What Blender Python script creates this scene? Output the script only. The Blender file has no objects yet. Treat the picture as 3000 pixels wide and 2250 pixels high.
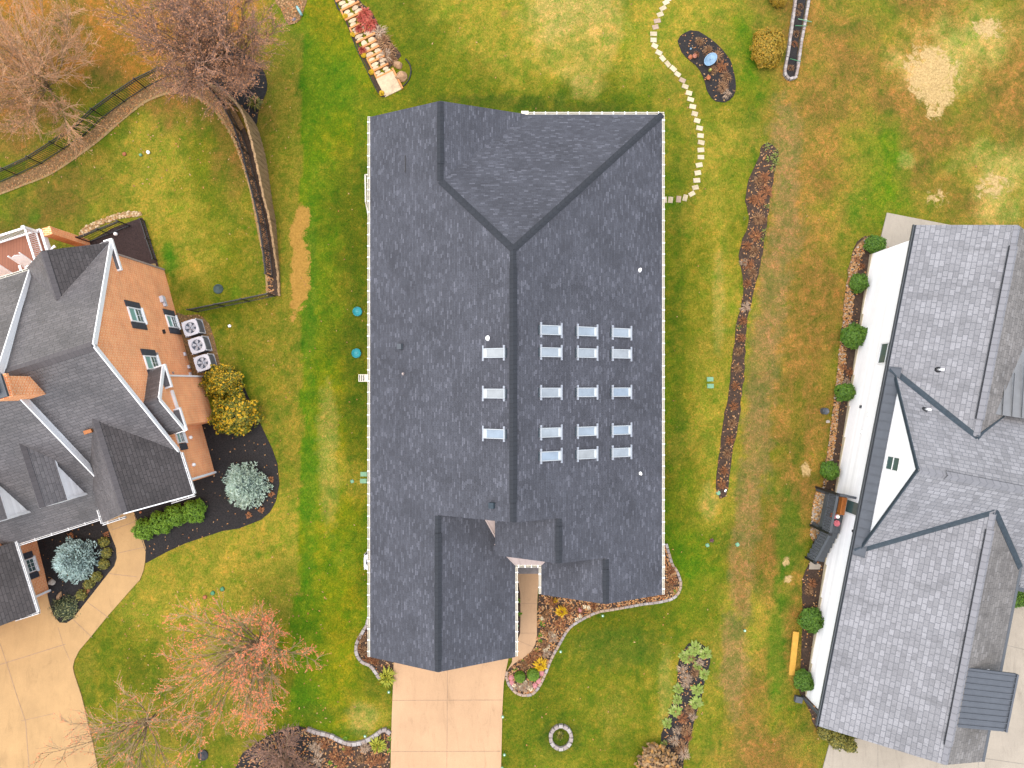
import bpy, bmesh, math, random
from mathutils import Vector, Matrix, noise
R = math.radians
random.seed(7)
C = bpy.context.scene.collection
SC = bpy.context.scene

# ------------------------------------------------------------------ camera model and ground plane (lot falls towards the rear)
FOC, CAMH, SL, YREF = 2080.0, 36.0, 0.10, -12.0
def g(x, y): return -SL*(max(-45, min(45, y))-YREF)
def _d(px, py): return ((px-1500)/FOC, -(py-1125)/FOC)
def at_z(px, py, z):
    dx, dy = _d(px, py); t = CAMH-z
    return Vector((dx*t, dy*t, z))
def G(px, py, h=0.0):
    dx, dy = _d(px, py)
    t = (CAMH-h-SL*YREF)/(1-SL*dy)
    return Vector((dx*t, dy*t, CAMH-t))
def at_plane(px, py, p0, nrm):
    dx, dy = _d(px, py); d = Vector((dx, dy, -1)); o = Vector((0, 0, CAMH))
    t = (Vector(p0)-o).dot(nrm)/d.dot(nrm)
    return o+d*t

# ------------------------------------------------------------------ materials
def new_mat(name):
    m = bpy.data.materials.new(name); m.use_nodes = True
    nt = m.node_tree; b = nt.nodes['Principled BSDF']
    return m, nt, b
def nd(nt, t, **kw):
    n = nt.nodes.new(t)
    for k, v in kw.items():
        if k in n.inputs: n.inputs[k].default_value = v
        else: setattr(n, k, v)
    return n
def c4(c): return (c[0], c[1], c[2], 1)
def mul(c, f): return tuple(max(0, min(1, x*f)) for x in c)
def ramp(nt, stops, interp='LINEAR'):
    r = nt.nodes.new('ShaderNodeValToRGB'); r.color_ramp.interpolation = interp
    e = r.color_ramp.elements
    while len(e) < len(stops): e.new(0.5)
    for i, (p, c) in enumerate(stops):
        e[i].position = p; e[i].color = c4(c)
    return r
KAP = .50
EXEMPT = {'white_paint', 'cream_aluminium', 'white_plastic_pipe', 'frosted_skylight_glass', 'pale_grey_steel', 'cream_stone', 'tan_sheet_metal', 'weathered_grey_timber', 'orange_timber'}
def M(name, col, rough=.8, var=.25, scale=5, bump=0.0, col2=None, detail=6, space='pos', metal=0, spec=.3, bscale=None, stretch=None):
    if name not in EXEMPT:
        col = mul(col, KAP); col2 = col2 and mul(col2, KAP)
    m, nt, b = new_mat(name)
    b.inputs['Roughness'].default_value = rough; b.inputs['Metallic'].default_value = metal
    b.inputs['Specular IOR Level'].default_value = spec
    if space == 'pos':
        s = nd(nt, 'ShaderNodeNewGeometry').outputs['Position']
    else:
        s = nd(nt, 'ShaderNodeTexCoord').outputs['Object']
    if stretch:
        mp = nd(nt, 'ShaderNodeMapping'); mp.inputs['Scale'].default_value = stretch
        nt.links.new(s, mp.inputs[0]); s = mp.outputs[0]
    n1 = nd(nt, 'ShaderNodeTexNoise', Scale=scale, Detail=detail, Roughness=.65)
    nt.links.new(s, n1.inputs['Vector'])
    a = mul(col, 1-var); c = col2 or mul(col, 1+var)
    r = ramp(nt, [(.3, a), (.7, c)])
    nt.links.new(n1.outputs['Fac'], r.inputs[0]); nt.links.new(r.outputs[0], b.inputs['Base Color'])
    if 'concrete' in name:
        mp3 = nd(nt, 'ShaderNodeMapping'); mp3.inputs['Scale'].default_value = (1.3, .3, 1); nt.links.new(s, mp3.inputs[0])
        n3 = nd(nt, 'ShaderNodeTexNoise', Scale=1.7, Detail=9, Roughness=.75, Distortion=1.2); nt.links.new(mp3.outputs[0], n3.inputs['Vector'])
        r3 = ramp(nt, [(.35, (1.05,)*3), (.55, (1,)*3), (.70, (.80, .79, .78))]); nt.links.new(n3.outputs['Fac'], r3.inputs[0])
        n4 = nd(nt, 'ShaderNodeTexNoise', Scale=45, Detail=3); nt.links.new(s, n4.inputs['Vector'])
        r4 = ramp(nt, [(.3, (.9,)*3), (.7, (1.08,)*3)]); nt.links.new(n4.outputs['Fac'], r4.inputs[0])
        x1 = nd(nt, 'ShaderNodeMixRGB', blend_type='MULTIPLY', Fac=1.0); x2 = nd(nt, 'ShaderNodeMixRGB', blend_type='MULTIPLY', Fac=1.0)
        nt.links.new(r.outputs[0], x1.inputs[1]); nt.links.new(r3.outputs[0], x1.inputs[2]); nt.links.new(x1.outputs[0], x2.inputs[1]); nt.links.new(r4.outputs[0], x2.inputs[2]); nt.links.new(x2.outputs[0], b.inputs['Base Color'])
    if bump:
        n2 = nd(nt, 'ShaderNodeTexNoise', Scale=bscale or scale*4, Detail=5)
        nt.links.new(s, n2.inputs['Vector'])
        bp = nd(nt, 'ShaderNodeBump', Strength=bump, Distance=.03)
        nt.links.new(n2.outputs['Fac'], bp.inputs['Height']); nt.links.new(bp.outputs[0], b.inputs['Normal'])
    return m
def leafM(name, cols, rough=.6, spec=.25):
    m, nt, b = new_mat(name)
    b.inputs['Roughness'].default_value = rough; b.inputs['Specular IOR Level'].default_value = spec
    ge = nd(nt, 'ShaderNodeNewGeometry')
    cols = [mul(c, .72) for c in cols]; k = len(cols)
    r = ramp(nt, [(i/(k-1 if k > 1 else 1), c) for i, c in enumerate(cols)])
    nt.links.new(ge.outputs['Random Per Island'], r.inputs[0])
    nt.links.new(r.outputs[0], b.inputs['Base Color'])
    return m
def shingleM(name, base, light, dark, w, h, mortar=.012, light_at=.8, mixn=.25, rough=.85, bumps=.5, streak=0, spec=.25):
    base, light, dark = mul(base, KAP), mul(light, KAP), mul(dark, KAP)
    m, nt, b = new_mat(name)
    b.inputs['Roughness'].default_value = rough; b.inputs['Specular IOR Level'].default_value = spec
    uv = nd(nt, 'ShaderNodeUVMap'); uv.uv_map = 'UVMap'
    bk = nd(nt, 'ShaderNodeTexBrick', Scale=1.0)
    bk.inputs['Color1'].default_value = (0, 0, 0, 1); bk.inputs['Color2'].default_value = (1, 1, 1, 1)
    bk.inputs['Mortar'].default_value = (.25, .25, .25, 1)
    bk.inputs['Mortar Size'].default_value = mortar; bk.inputs['Mortar Smooth'].default_value = .4
    bk.inputs['Brick Width'].default_value = w; bk.inputs['Row Height'].default_value = h
    bk.offset = .37; bk.offset_frequency = 2; bk.squash = 1.3; bk.squash_frequency = 3
    # wobble the coordinates a little so courses are not ruler-straight
    nz = nd(nt, 'ShaderNodeTexNoise', Scale=.9, Detail=2)
    mx = nd(nt, 'ShaderNodeMixRGB', blend_type='ADD', Fac=.03)
    nt.links.new(uv.outputs[0], nz.inputs['Vector'])
    nt.links.new(uv.outputs[0], mx.inputs[1]); nt.links.new(nz.outputs['Color'], mx.inputs[2])
    nt.links.new(mx.outputs[0], bk.inputs['Vector'])
    r = ramp(nt, [(0, mul(base, .82)), (light_at-.25, mul(base, 1.05)), (light_at, mul(base, 1.15)), (min(.99, light_at+.12), light)])
    nt.links.new(bk.outputs['Color'], r.inputs[0])
    md = nd(nt, 'ShaderNodeMixRGB'); md.inputs[2].default_value = c4(dark)
    nt.links.new(bk.outputs['Fac'], md.inputs[0]); nt.links.new(r.outputs[0], md.inputs[1])
    # large soft weathering + grain
    n1 = nd(nt, 'ShaderNodeTexNoise', Scale=.55, Detail=5, Roughness=.6)
    nt.links.new(uv.outputs[0], n1.inputs['Vector'])
    r1 = ramp(nt, [(.3, (1-mixn,)*3), (.7, (1+mixn*.6,)*3)])
    nt.links.new(n1.outputs['Fac'], r1.inputs[0])
    mm = nd(nt, 'ShaderNodeMixRGB', blend_type='MULTIPLY', Fac=1.0)
    nt.links.new(md.outputs[0], mm.inputs[1]); nt.links.new(r1.outputs[0], mm.inputs[2])
    n2 = nd(nt, 'ShaderNodeTexNoise', Scale=22, Detail=3)
    nt.links.new(uv.outputs[0], n2.inputs['Vector'])
    r2 = ramp(nt, [(.25, (.8,)*3), (.75, (1.18,)*3)])
    nt.links.new(n2.outputs['Fac'], r2.inputs[0])
    m2 = nd(nt, 'ShaderNodeMixRGB', blend_type='MULTIPLY', Fac=1.0)
    nt.links.new(mm.outputs[0], m2.inputs[1]); nt.links.new(r2.outputs[0], m2.inputs[2])
    out = m2.outputs[0]
    if streak:
        mp = nd(nt, 'ShaderNodeMapping'); mp.inputs['Scale'].default_value = (1.6, .35, 1)
        nt.links.new(uv.outputs[0], mp.inputs[0])
        n3 = nd(nt, 'ShaderNodeTexNoise', Scale=1.1, Detail=6, Roughness=.7)
        nt.links.new(mp.outputs[0], n3.inputs['Vector'])
        r3 = ramp(nt, [(.52, (0, 0, 0)), (.72, (1, 1, 1))])
        nt.links.new(n3.outputs['Fac'], r3.inputs[0])
        m3 = nd(nt, 'ShaderNodeMixRGB'); m3.inputs[2].default_value = c4(mul(base, .45))
        ms = nd(nt, 'ShaderNodeMath', operation='MULTIPLY'); ms.inputs[1].default_value = streak
        nt.links.new(r3.outputs[0], ms.inputs[0]); nt.links.new(ms.outputs[0], m3.inputs[0])
        nt.links.new(out, m3.inputs[1]); out = m3.outputs[0]
    nt.links.new(out, b.inputs['Base Color'])
    bp = nd(nt, 'ShaderNodeBump', Strength=bumps, Distance=.02, invert=True)
    nt.links.new(bk.outputs['Fac'], bp.inputs['Height']); nt.links.new(bp.outputs[0], b.inputs['Normal'])
    return m
def brickM(name, c1, c2, mortar, w=.21, h=.075, ms=.012, rough=.85):
    m, nt, b = new_mat(name)
    b.inputs['Roughness'].default_value = rough; b.inputs['Specular IOR Level'].default_value = .2
    uv = nd(nt, 'ShaderNodeUVMap'); uv.uv_map = 'UVMap'
    bk = nd(nt, 'ShaderNodeTexBrick', Scale=1.0)
    bk.inputs['Color1'].default_value = c4(c1); bk.inputs['Color2'].default_value = c4(c2)
    bk.inputs['Mortar'].default_value = c4(mortar); bk.inputs['Mortar Size'].default_value = ms
    bk.inputs['Brick Width'].default_value = w; bk.inputs['Row Height'].default_value = h
    nt.links.new(uv.outputs[0], bk.inputs['Vector'])
    n1 = nd(nt, 'ShaderNodeTexNoise', Scale=.8, Detail=6, Roughness=.7); nt.links.new(uv.outputs[0], n1.inputs['Vector'])
    r1 = ramp(nt, [(.3, (.8, .8, .82)), (.72, (1.15, 1.15, 1.12))]); nt.links.new(n1.outputs['Fac'], r1.inputs[0])
    mm = nd(nt, 'ShaderNodeMixRGB', blend_type='MULTIPLY', Fac=1.0)
    nt.links.new(bk.outputs['Color'], mm.inputs[1]); nt.links.new(r1.outputs[0], mm.inputs[2])
    nt.links.new(mm.outputs[0], b.inputs['Base Color'])
    bp = nd(nt, 'ShaderNodeBump', Strength=.4, Distance=.01, invert=True)
    nt.links.new(bk.outputs['Fac'], bp.inputs['Height']); nt.links.new(bp.outputs[0], b.inputs['Normal'])
    return m
def lapM(name, col, pitch, dark=.8, rough=.6, axis='v'):
    """courses at a fixed pitch along the UV v (or u) axis: lap siding, deck boards, metal seams"""
    m, nt, b = new_mat(name)
    b.inputs['Roughness'].default_value = rough; b.inputs['Specular IOR Level'].default_value = .3
    uv = nd(nt, 'ShaderNodeUVMap'); uv.uv_map = 'UVMap'
    sp = nd(nt, 'ShaderNodeSeparateXYZ'); nt.links.new(uv.outputs[0], sp.inputs[0])
    dv = nd(nt, 'ShaderNodeMath', operation='DIVIDE'); dv.inputs[1].default_value = pitch
    nt.links.new(sp.outputs['Y' if axis == 'v' else 'X'], dv.inputs[0])
    fr = nd(nt, 'ShaderNodeMath', operation='FRACT'); nt.links.new(dv.outputs[0], fr.inputs[0])
    r = ramp(nt, [(0, mul(col, dark)), (.1, mul(col, (1+dark)/2)), (.2, col), (1, col)])
    nt.links.new(fr.outputs[0], r.inputs[0])
    fl = nd(nt, 'ShaderNodeMath', operation='FLOOR'); nt.links.new(dv.outputs[0], fl.inputs[0])
    wn = nd(nt, 'ShaderNodeTexWhiteNoise', noise_dimensions='1D'); nt.links.new(fl.outputs[0], wn.inputs['W'])
    n1 = nd(nt, 'ShaderNodeTexNoise', Scale=3, Detail=5); nt.links.new(uv.outputs[0], n1.inputs['Vector'])
    ad = nd(nt, 'ShaderNodeMath', operation='ADD'); nt.links.new(wn.outputs[0], ad.inputs[0]); nt.links.new(n1.outputs['Fac'], ad.inputs[1])
    r2 = ramp(nt, [(.2, (.88,)*3), (1.0, (1.08,)*3)])
    hf = nd(nt, 'ShaderNodeMath', operation='MULTIPLY'); hf.inputs[1].default_value = .5
    nt.links.new(ad.outputs[0], hf.inputs[0]); nt.links.new(hf.outputs[0], r2.inputs[0])
    mm = nd(nt, 'ShaderNodeMixRGB', blend_type='MULTIPLY', Fac=1.0)
    nt.links.new(r.outputs[0], mm.inputs[1]); nt.links.new(r2.outputs[0], mm.inputs[2])
    nt.links.new(mm.outputs[0], b.inputs['Base Color'])
    return m

MT = {}
MT['roof_dark'] = shingleM('charcoal_shingles', (.092, .098, .118), (.15, .159, .19), (.066, .07, .084), .21, .085, .008, .84, .24)
MT['ridge_dark'] = lapM('charcoal_ridge_cap', (.019, .022, .027), .2, .6, .9, 'u')
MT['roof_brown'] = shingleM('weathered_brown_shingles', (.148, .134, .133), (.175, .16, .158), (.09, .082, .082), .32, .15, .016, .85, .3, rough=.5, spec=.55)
MT['roof_brown_shade'] = shingleM('shade_toned_brown_shingles', (.082, .072, .07), (.10, .09, .088), (.045, .04, .04), .32, .15, .016, .85, .3, rough=.7, spec=.3)  # darker copy of the brown shingles, shade painted into the colour
MT['ridge_brown'] = lapM('weathered_ridge_cap', (.07, .064, .065), .2, .75, .85, 'u')
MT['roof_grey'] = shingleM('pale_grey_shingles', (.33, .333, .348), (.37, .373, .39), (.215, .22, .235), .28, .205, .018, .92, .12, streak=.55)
MT['roof_grey_streaked'] = shingleM('brown_grey_streaked_shingles', (.25, .238, .225), (.31, .30, .29), (.15, .145, .14), .28, .205, .012, .9, .25, streak=.75)  # darker, browner copy of the pale grey shingles with heavier streaks
MT['ridge_grey'] = lapM('pale_grey_ridge_cap', (.15, .152, .162), .3, .6, .85, 'u')
MT['brick_orange'] = brickM('orange_brick', (.72, .225, .075), (.78, .31, .12), (.78, .47, .27), .24, .1, .016)
MT['brick_tan'] = brickM('tan_brick', (.36, .26, .19), (.44, .33, .25), (.5, .45, .4))
MT['white'] = M('white_paint', (.66, .66, .65), .45, .04, 3)
MT['white_siding'] = lapM('white_lap_siding', (.86, .855, .84), .19, .93, .5)
MT['cream'] = M('cream_aluminium', (.43, .41, .34), .4, .06, 8)
MT['gutter_white'] = M('white_aluminium_gutter', (.95, .95, .93), .4, .05, 8)
MT['gutter_inside'] = M('damp_gutter_floor', (.16, .15, .13), .8, .5, 9)
MT['dark_trim'] = M('slate_grey_trim', (.1, .115, .13), .45, .12, 6)
MT['dark_metal_roof'] = M('slate_grey_metal_roof', (.11, .125, .145), .5, .1, 3, metal=.0, spec=.3)
MT['mid_metal_roof'] = M('grey_standing_seam', (.2, .21, .215), .4, .1, 3, spec=.5)
MT['flashing'] = M('weathered_steel_flashing', (.06, .082, .10), .7, .2, 6, spec=.12)
MT['black_metal'] = M('black_powder_coat', (.022, .024, .028), .45, .2, 10)
MT['shutter'] = M('black_shutter', (.09, .095, .115), .5, .15, 20)
MT['tan_metal'] = M('tan_sheet_metal', (.27, .22, .20), .5, .06, 4)
MT['concrete_peach'] = M('peach_concrete', (.62, .40, .225), .85, .09, .45, .15, detail=12, bscale=60)
MT['concrete_tan'] = M('tan_concrete', (.56, .355, .155), .85, .12, .6, .15, detail=9, bscale=60)
MT['concrete_grey'] = M('beige_concrete', (.45, .40, .32), .85, .10, .6, .15, detail=9, bscale=60)
MT['joint'] = M('concrete_joint', (.42, .28, .18), .9, .2, 6)
MT['mulch_black'] = M('black_mulch', (.016, .015, .016), .9, .55, 14, .9, detail=8, col2=(.04, .035, .034), bscale=26)
MT['mulch_brown'] = M('brown_mulch', (.05, .033, .024), .9, .5, 9, .9, detail=8, col2=(.11, .065, .04), bscale=26)
MT['mulch_red'] = M('dark_red_mulch', (.042, .024, .022), .9, .4, 12, .8, detail=8, col2=(.07, .04, .036), bscale=30)
MT['leaf_litter'] = M('leafy_mulch', (.2, .11, .045), .9, .45, 11, .8, detail=8, col2=(.42, .25, .1), bscale=24)
MT['straw_edge'] = M('dry_straw', (.42, .29, .12), .9, .3, 8, .6, detail=8)
MT['stone_cream'] = M('cream_stone', (.37, .315, .21), .85, .14, 4, .3, space='obj', bscale=18)
MT['stone_brown'] = M('brown_grey_stone', (.5, .37, .27), .85, .2, 4, .3, space='obj', bscale=18)
MT['block_grey'] = M('grey_concrete_block', (.40, .34, .31), .9, .22, 5, .4, bscale=30)
MT['block_tan'] = M('tan_concrete_block', (.46, .34, .25), .9, .22, 5, .4, bscale=30)
MT['block_pale'] = M('pale_concrete_block', (.48, .44, .41), .9, .2, 5, .4, bscale=30)
MT['flag'] = M('pale_flagstone', (.72, .56, .36), .85, .3, 3, .4, bscale=14)
MT['timber_orange'] = M('orange_timber', (.36, .155, .05), .75, .22, 3, .2, stretch=(1, 1, 1))
MT['timber_grey'] = M('weathered_grey_timber', (.23, .15, .075), .85, .4, 7, .4, stretch=(1, 1, .25))
MT['boulder'] = M('tan_boulder', (.5, .3, .16), .85, .35, 2.5, .5, space='obj', bscale=9)
MT['rock_white'] = M('pale_rock', (.55, .48, .40), .85, .25, 3, .4, space='obj', bscale=9)
MT['teal'] = M('teal_plastic', (.01, .32, .36), .45, .12, 6)
MT['mint'] = M('pale_green_plastic', (.21, .45, .26), .5, .12, 6)
MT['green_plastic'] = M('green_plastic', (.07, .28, .12), .5, .15, 9)
MT['deck_wood'] = lapM('red_brown_deck_boards', (.19, .07, .036), .14, .55, .6, 'u')
MT['bench_wood'] = M('orange_wood', (.5, .17, .035), .5, .2, 9)
MT['board'] = M('yellow_pine_board', (.75, .42, .06), .6, .1, 4)
MT['ac_grey'] = M('pale_grey_steel', (.44, .44, .46), .45, .06, 6)
def vary(m, a, b_):
    nt = m.node_tree; b = nt.nodes['Principled BSDF']; oi = nd(nt, 'ShaderNodeObjectInfo'); r = ramp(nt, [(0, a), (1, b_)]); nt.links.new(oi.outputs['Random'], r.inputs[0])
    x = nd(nt, 'ShaderNodeMixRGB', blend_type='MULTIPLY', Fac=1.0); src = b.inputs['Base Color'].links[0].from_socket
    nt.links.new(src, x.inputs[1]); nt.links.new(r.outputs[0], x.inputs[2]); nt.links.new(x.outputs[0], b.inputs['Base Color'])
MT['sky_frame'] = M('skylight_frame', (.52, .57, .60), .5, .05, 6, spec=.25)
MT['sky_bar'] = M('skylight_bar', (.42, .46, .52), .5, .05, 6, spec=.25)
MT['sky_strip'] = M('skylight_shade_strip', (.68, .74, .74), .5, .03, 6, spec=.2)
MT['ac_dark'] = lapM('condenser_grille', (.12, .128, .145), .05, .6, .5)
MT['fan_dark'] = M('fan_shadowed_steel', (.16, .19, .24), .5, .1, 6)
MT['pink'] = M('pink_plastic', (.75, .2, .25), .5, .15, 20)
MT['terracotta'] = M('terracotta', (.5, .17, .07), .8, .15, 9)
MT['blue_pot'] = M('pale_blue_glaze', (.25, .42, .58), .3, .25, 5)
MT['bark'] = M('grey_brown_bark', (.1, .08, .068), .9, .35, 9, .4)
MT['bark_pale'] = M('pale_bark', (.3, .21, .12), .9, .3, 9, .4)
MT['twig_purple'] = leafM('purplish_twigs', [(.15, .095, .075), (.26, .155, .11), (.42, .235, .155)], .85)
MT['twig_tan'] = leafM('tan_twigs', [(.3, .19, .11), (.45, .28, .16), (.55, .3, .16)], .85)
MT['twig_red'] = leafM('reddish_twigs', [(.26, .19, .10), (.36, .25, .14), (.46, .28, .15)], .85)
MT['bud_red'] = leafM('red_buds', [(.85, .17, .07), (.95, .24, .10), (.85, .33, .15)], .7)
MT['bud_orange'] = leafM('orange_buds', [(.5, .21, .09), (.62, .3, .13)], .7)
MT['pipe_white'] = M('white_plastic_pipe', (.82, .82, .8), .4, .03, 6)
def glassM(name, col, rough=.12):
    m, nt, b = new_mat(name)
    b.inputs['Base Color'].default_value = c4(col); b.inputs['Roughness'].default_value = rough
    b.inputs['Specular IOR Level'].default_value = .8
    return m
MT['pane_dark'] = glassM('dark_window_glass', (.05, .09, .085), .1)
MT['pane_teal'] = glassM('pale_teal_glass', (.17, .33, .29), .3)
MT['sky_pane'] = M('frosted_skylight_glass', (.20, .225, .25), .4, .15, 1.4, spec=.15)
vary(MT['sky_pane'], (1.0, .96, .88), (.78, .92, 1.04))

# ------------------------------------------------------------------ mesh builder
class MB:
    def __init__(s): s.v = []; s.f = []; s.m = []; s.sm = []
    def poly(s, pts, m=0, smooth=False):
        i = len(s.v); s.v += [tuple(p) for p in pts]
        s.f.append(tuple(range(i, i+len(pts)))); s.m.append(m); s.sm.append(smooth)
    def box8(s, p, m=0):
        """p: 4 bottom then 4 top, counter-clockwise from above"""
        i = len(s.v); s.v += [tuple(q) for q in p]
        for f in ((3, 2, 1, 0), (4, 5, 6, 7), (0, 1, 5, 4), (1, 2, 6, 5), (2, 3, 7, 6), (3, 0, 4, 7)):
            s.f.append(tuple(i+k for k in f)); s.m.append(m); s.sm.append(False)
    def obox(s, c, ux, uy, uz, hx, hy, hz, m=0):
        c = Vector(c); ux = Vector(ux)*hx; uy = Vector(uy)*hy; uz = Vector(uz)*hz
        s.box8([c-ux-uy-uz, c+ux-uy-uz, c+ux+uy-uz, c-ux+uy-uz, c-ux-uy+uz, c+ux-uy+uz, c+ux+uy+uz, c-ux+uy+uz], m)
    def box(s, x0, x1, y0, y1, z0, z1, m=0):
        s.box8([(x0, y0, z0), (x1, y0, z0), (x1, y1, z0), (x0, y1, z0), (x0, y0, z1), (x1, y0, z1), (x1, y1, z1), (x0, y1, z1)], m)
    def bar(s, a, b, w, h, m=0):
        a = Vector(a); b = Vector(b); d = b-a; L = d.length
        if L < 1e-6: return
        d /= L; up = Vector((0, 0, 1)) if abs(d.z) < .95 else Vector((0, 1, 0))
        x = d.cross(up).normalized(); y = x.cross(d).normalized()
        s.obox((a+b)/2, d, x, y, L/2, w/2, h/2, m)
    def tube(s, pts, rad, n=6, m=0, cap=True):
        rings = []
        for k, p in enumerate(pts):
            p = Vector(p)
            d = (Vector(pts[min(k+1, len(pts)-1)])-Vector(pts[max(k-1, 0)]))
            d = d.normalized() if d.length > 1e-6 else Vector((0, 0, 1))
            up = Vector((0, 0, 1)) if abs(d.z) < .9 else Vector((1, 0, 0))
            x = d.cross(up).normalized(); y = x.cross(d)
            r = rad[k] if isinstance(rad, (list, tuple)) else rad
            i = len(s.v)
            for j in range(n):
                t = 2*math.pi*j/n
                s.v.append(tuple(p+x*(math.cos(t)*r)+y*(math.sin(t)*r)))
            rings.append(i)
        for a, b in zip(rings, rings[1:]):
            for j in range(n):
                k = (j+1) % n
                s.f.append((a+j, a+k, b+k, b+j)); s.m.append(m); s.sm.append(n > 3)
        if cap:
            s.f.append(tuple(rings[-1]+j for j in range(n))); s.m.append(m); s.sm.append(False)
            s.f.append(tuple(rings[0]+j for j in reversed(range(n)))); s.m.append(m); s.sm.append(False)
    def lathe(s, c, prof, n=16, m=0, axis=None):
        """prof: (radius, height) from bottom to top"""
        c = Vector(c); i0 = len(s.v)
        for r, h in prof:
            for j in range(n):
                t = 2*math.pi*j/n
                s.v.append((c.x+math.cos(t)*r, c.y+math.sin(t)*r, c.z+h))
        for k in range(len(prof)-1):
            for j in range(n):
                a = i0+k*n; b = a+n; q = (j+1) % n
                s.f.append((a+j, a+q, b+q, b+j)); s.m.append(m); s.sm.append(True)
        s.f.append(tuple(i0+(len(prof)-1)*n+j for j in range(n))); s.m.append(m); s.sm.append(False)
    def build(s, name, mats, parent=None, loc=None):
        me = bpy.data.meshes.new(name)
        V = s.v
        if loc is not None:
            lx, ly, lz = loc; V = [(x-lx, y-ly, z-lz) for x, y, z in V]
        me.from_pydata(V, [], s.f)
        if not isinstance(mats, (list, tuple)): mats = [mats]
        for q in mats: me.materials.append(q)
        me.polygons.foreach_set('material_index', s.m)
        me.polygons.foreach_set('use_smooth', s.sm)
        me.update()
        uvl = me.uv_layers.new(name='UVMap'); buf = [0.0]*(2*len(me.loops))
        ZU = Vector((0, 0, 1))
        for p in me.polygons:
            n = p.normal
            u = ZU.cross(n)
            u = u.normalized() if u.length > .02 else Vector((1, 0, 0))
            w = n.cross(u)
            for li in p.loop_indices:
                co = me.vertices[me.loops[li].vertex_index].co
                buf[2*li] = co.dot(u); buf[2*li+1] = co.dot(w)
        uvl.data.foreach_set('uv', buf)
        o = bpy.data.objects.new(name, me); C.objects.link(o)
        if loc is not None: o.location = loc
        if parent is not None:
            o.parent = parent
            if loc is None: o.matrix_parent_inverse = Matrix.Translation(-Vector(parent.location))
        return o
def tag(o, label=None, cat=None, group=None, kind=None):
    if label: o['label'] = label
    if cat: o['category'] = cat
    if group: o['group'] = group
    if kind: o['kind'] = kind
    return o
def thing(name, label, cat, loc, group=None):
    o = bpy.data.objects.new(name, None); C.objects.link(o); o.location = loc
    o.empty_display_size = .3
    return tag(o, label, cat, group)
def copy_tree(o, parent=None):
    c = o.copy(); C.objects.link(c)
    if parent: c.parent = parent
    for ch in list(o.children): copy_tree(ch, c)
    return c

def spline(pts, step=12.0, closed=False):
    """Catmull-Rom through pixel points"""
    n = len(pts); out = []
    rng = range(n) if closed else range(n-1)
    for i in rng:
        p0 = pts[(i-1) % n] if closed or i > 0 else pts[i]
        p1 = pts[i]; p2 = pts[(i+1) % n]
        p3 = pts[(i+2) % n] if closed or i+2 < n else p2
        L = math.hypot(p2[0]-p1[0], p2[1]-p1[1]); k = max(1, int(L/step))
        for j in range(k):
            t = j/k; t2 = t*t; t3 = t2*t
            out.append(tuple(.5*((2*p1[a])+(-p0[a]+p2[a])*t+(2*p0[a]-5*p1[a]+4*p2[a]-p3[a])*t2+(-p0[a]+3*p1[a]-3*p2[a]+p3[a])*t3) for a in (0, 1)))
    if not closed: out.append(tuple(pts[-1]))
    return out
def area2(P): return sum(P[i].x*P[(i+1) % len(P)].y-P[(i+1) % len(P)].x*P[i].y for i in range(len(P)))
def sheet(name, px, h, mat, extra=None, smooth=True, skirt=.1, mats=None, kind='structure', wob=0):
    pts = spline(px, 14, True) if smooth else px
    if wob:
        pts = [(x+noise.noise((x*.05, y*.05, 3.1))*wob, y+noise.noise((x*.05, y*.05, 9.7))*wob) for x, y in pts]
    P = [G(x, y, h) for x, y in pts]
    if area2(P) < 0: P.reverse()
    mb = MB(); mb.poly(P)
    for a, b in zip(P, P[1:]+P[:1]):
        mb.poly([a-Vector((0, 0, skirt)), b-Vector((0, 0, skirt)), b, a])
    if extra: extra(mb)
    o = mb.build(name, mats or [mat])
    bm = bmesh.new(); bm.from_mesh(o.data); bmesh.ops.triangulate(bm, faces=[f for f in bm.faces if len(f.verts) > 4]); bm.to_mesh(o.data); bm.free()
    o['kind'] = kind
    return o
def pip(x, y, poly):
    c = False; j = len(poly)-1
    for i in range(len(poly)):
        xi, yi = poly[i]; xj, yj = poly[j]
        if (yi > y) != (yj > y) and x < (xj-xi)*(y-yi)/(yj-yi)+xi: c = not c
        j = i
    return c
def roof_slab(mb, polys, th=.14, mt=0, ms=1):
    """planar roof polygons -> slab with fascia on the boundary edges"""
    cnt = {}
    key = lambda a: (round(a[0], 2), round(a[1], 2), round(a[2], 2))
    fixed = []
    for P in polys:
        P = [Vector(p) for p in P]
        n = Vector((0, 0, 0))
        for i in range(len(P)):
            a, b = P[i], P[(i+1) % len(P)]
            n += Vector(((a.y-b.y)*(a.z+b.z), (a.z-b.z)*(a.x+b.x), (a.x-b.x)*(a.y+b.y)))
        if n.z < 0: P.reverse()
        fixed.append(P)
        for i in range(len(P)):
            k = frozenset((key(P[i]), key(P[(i+1) % len(P)]))); cnt[k] = cnt.get(k, 0)+1
    dn = Vector((0, 0, -th))
    for P in fixed:
        mb.poly(P, mt); mb.poly([p+dn for p in reversed(P)], ms)
        for i in range(len(P)):
            a, b = P[i], P[(i+1) % len(P)]
            if cnt[frozenset((key(a), key(b)))] == 1: mb.poly([a+dn, b+dn, b, a], ms)
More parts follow.
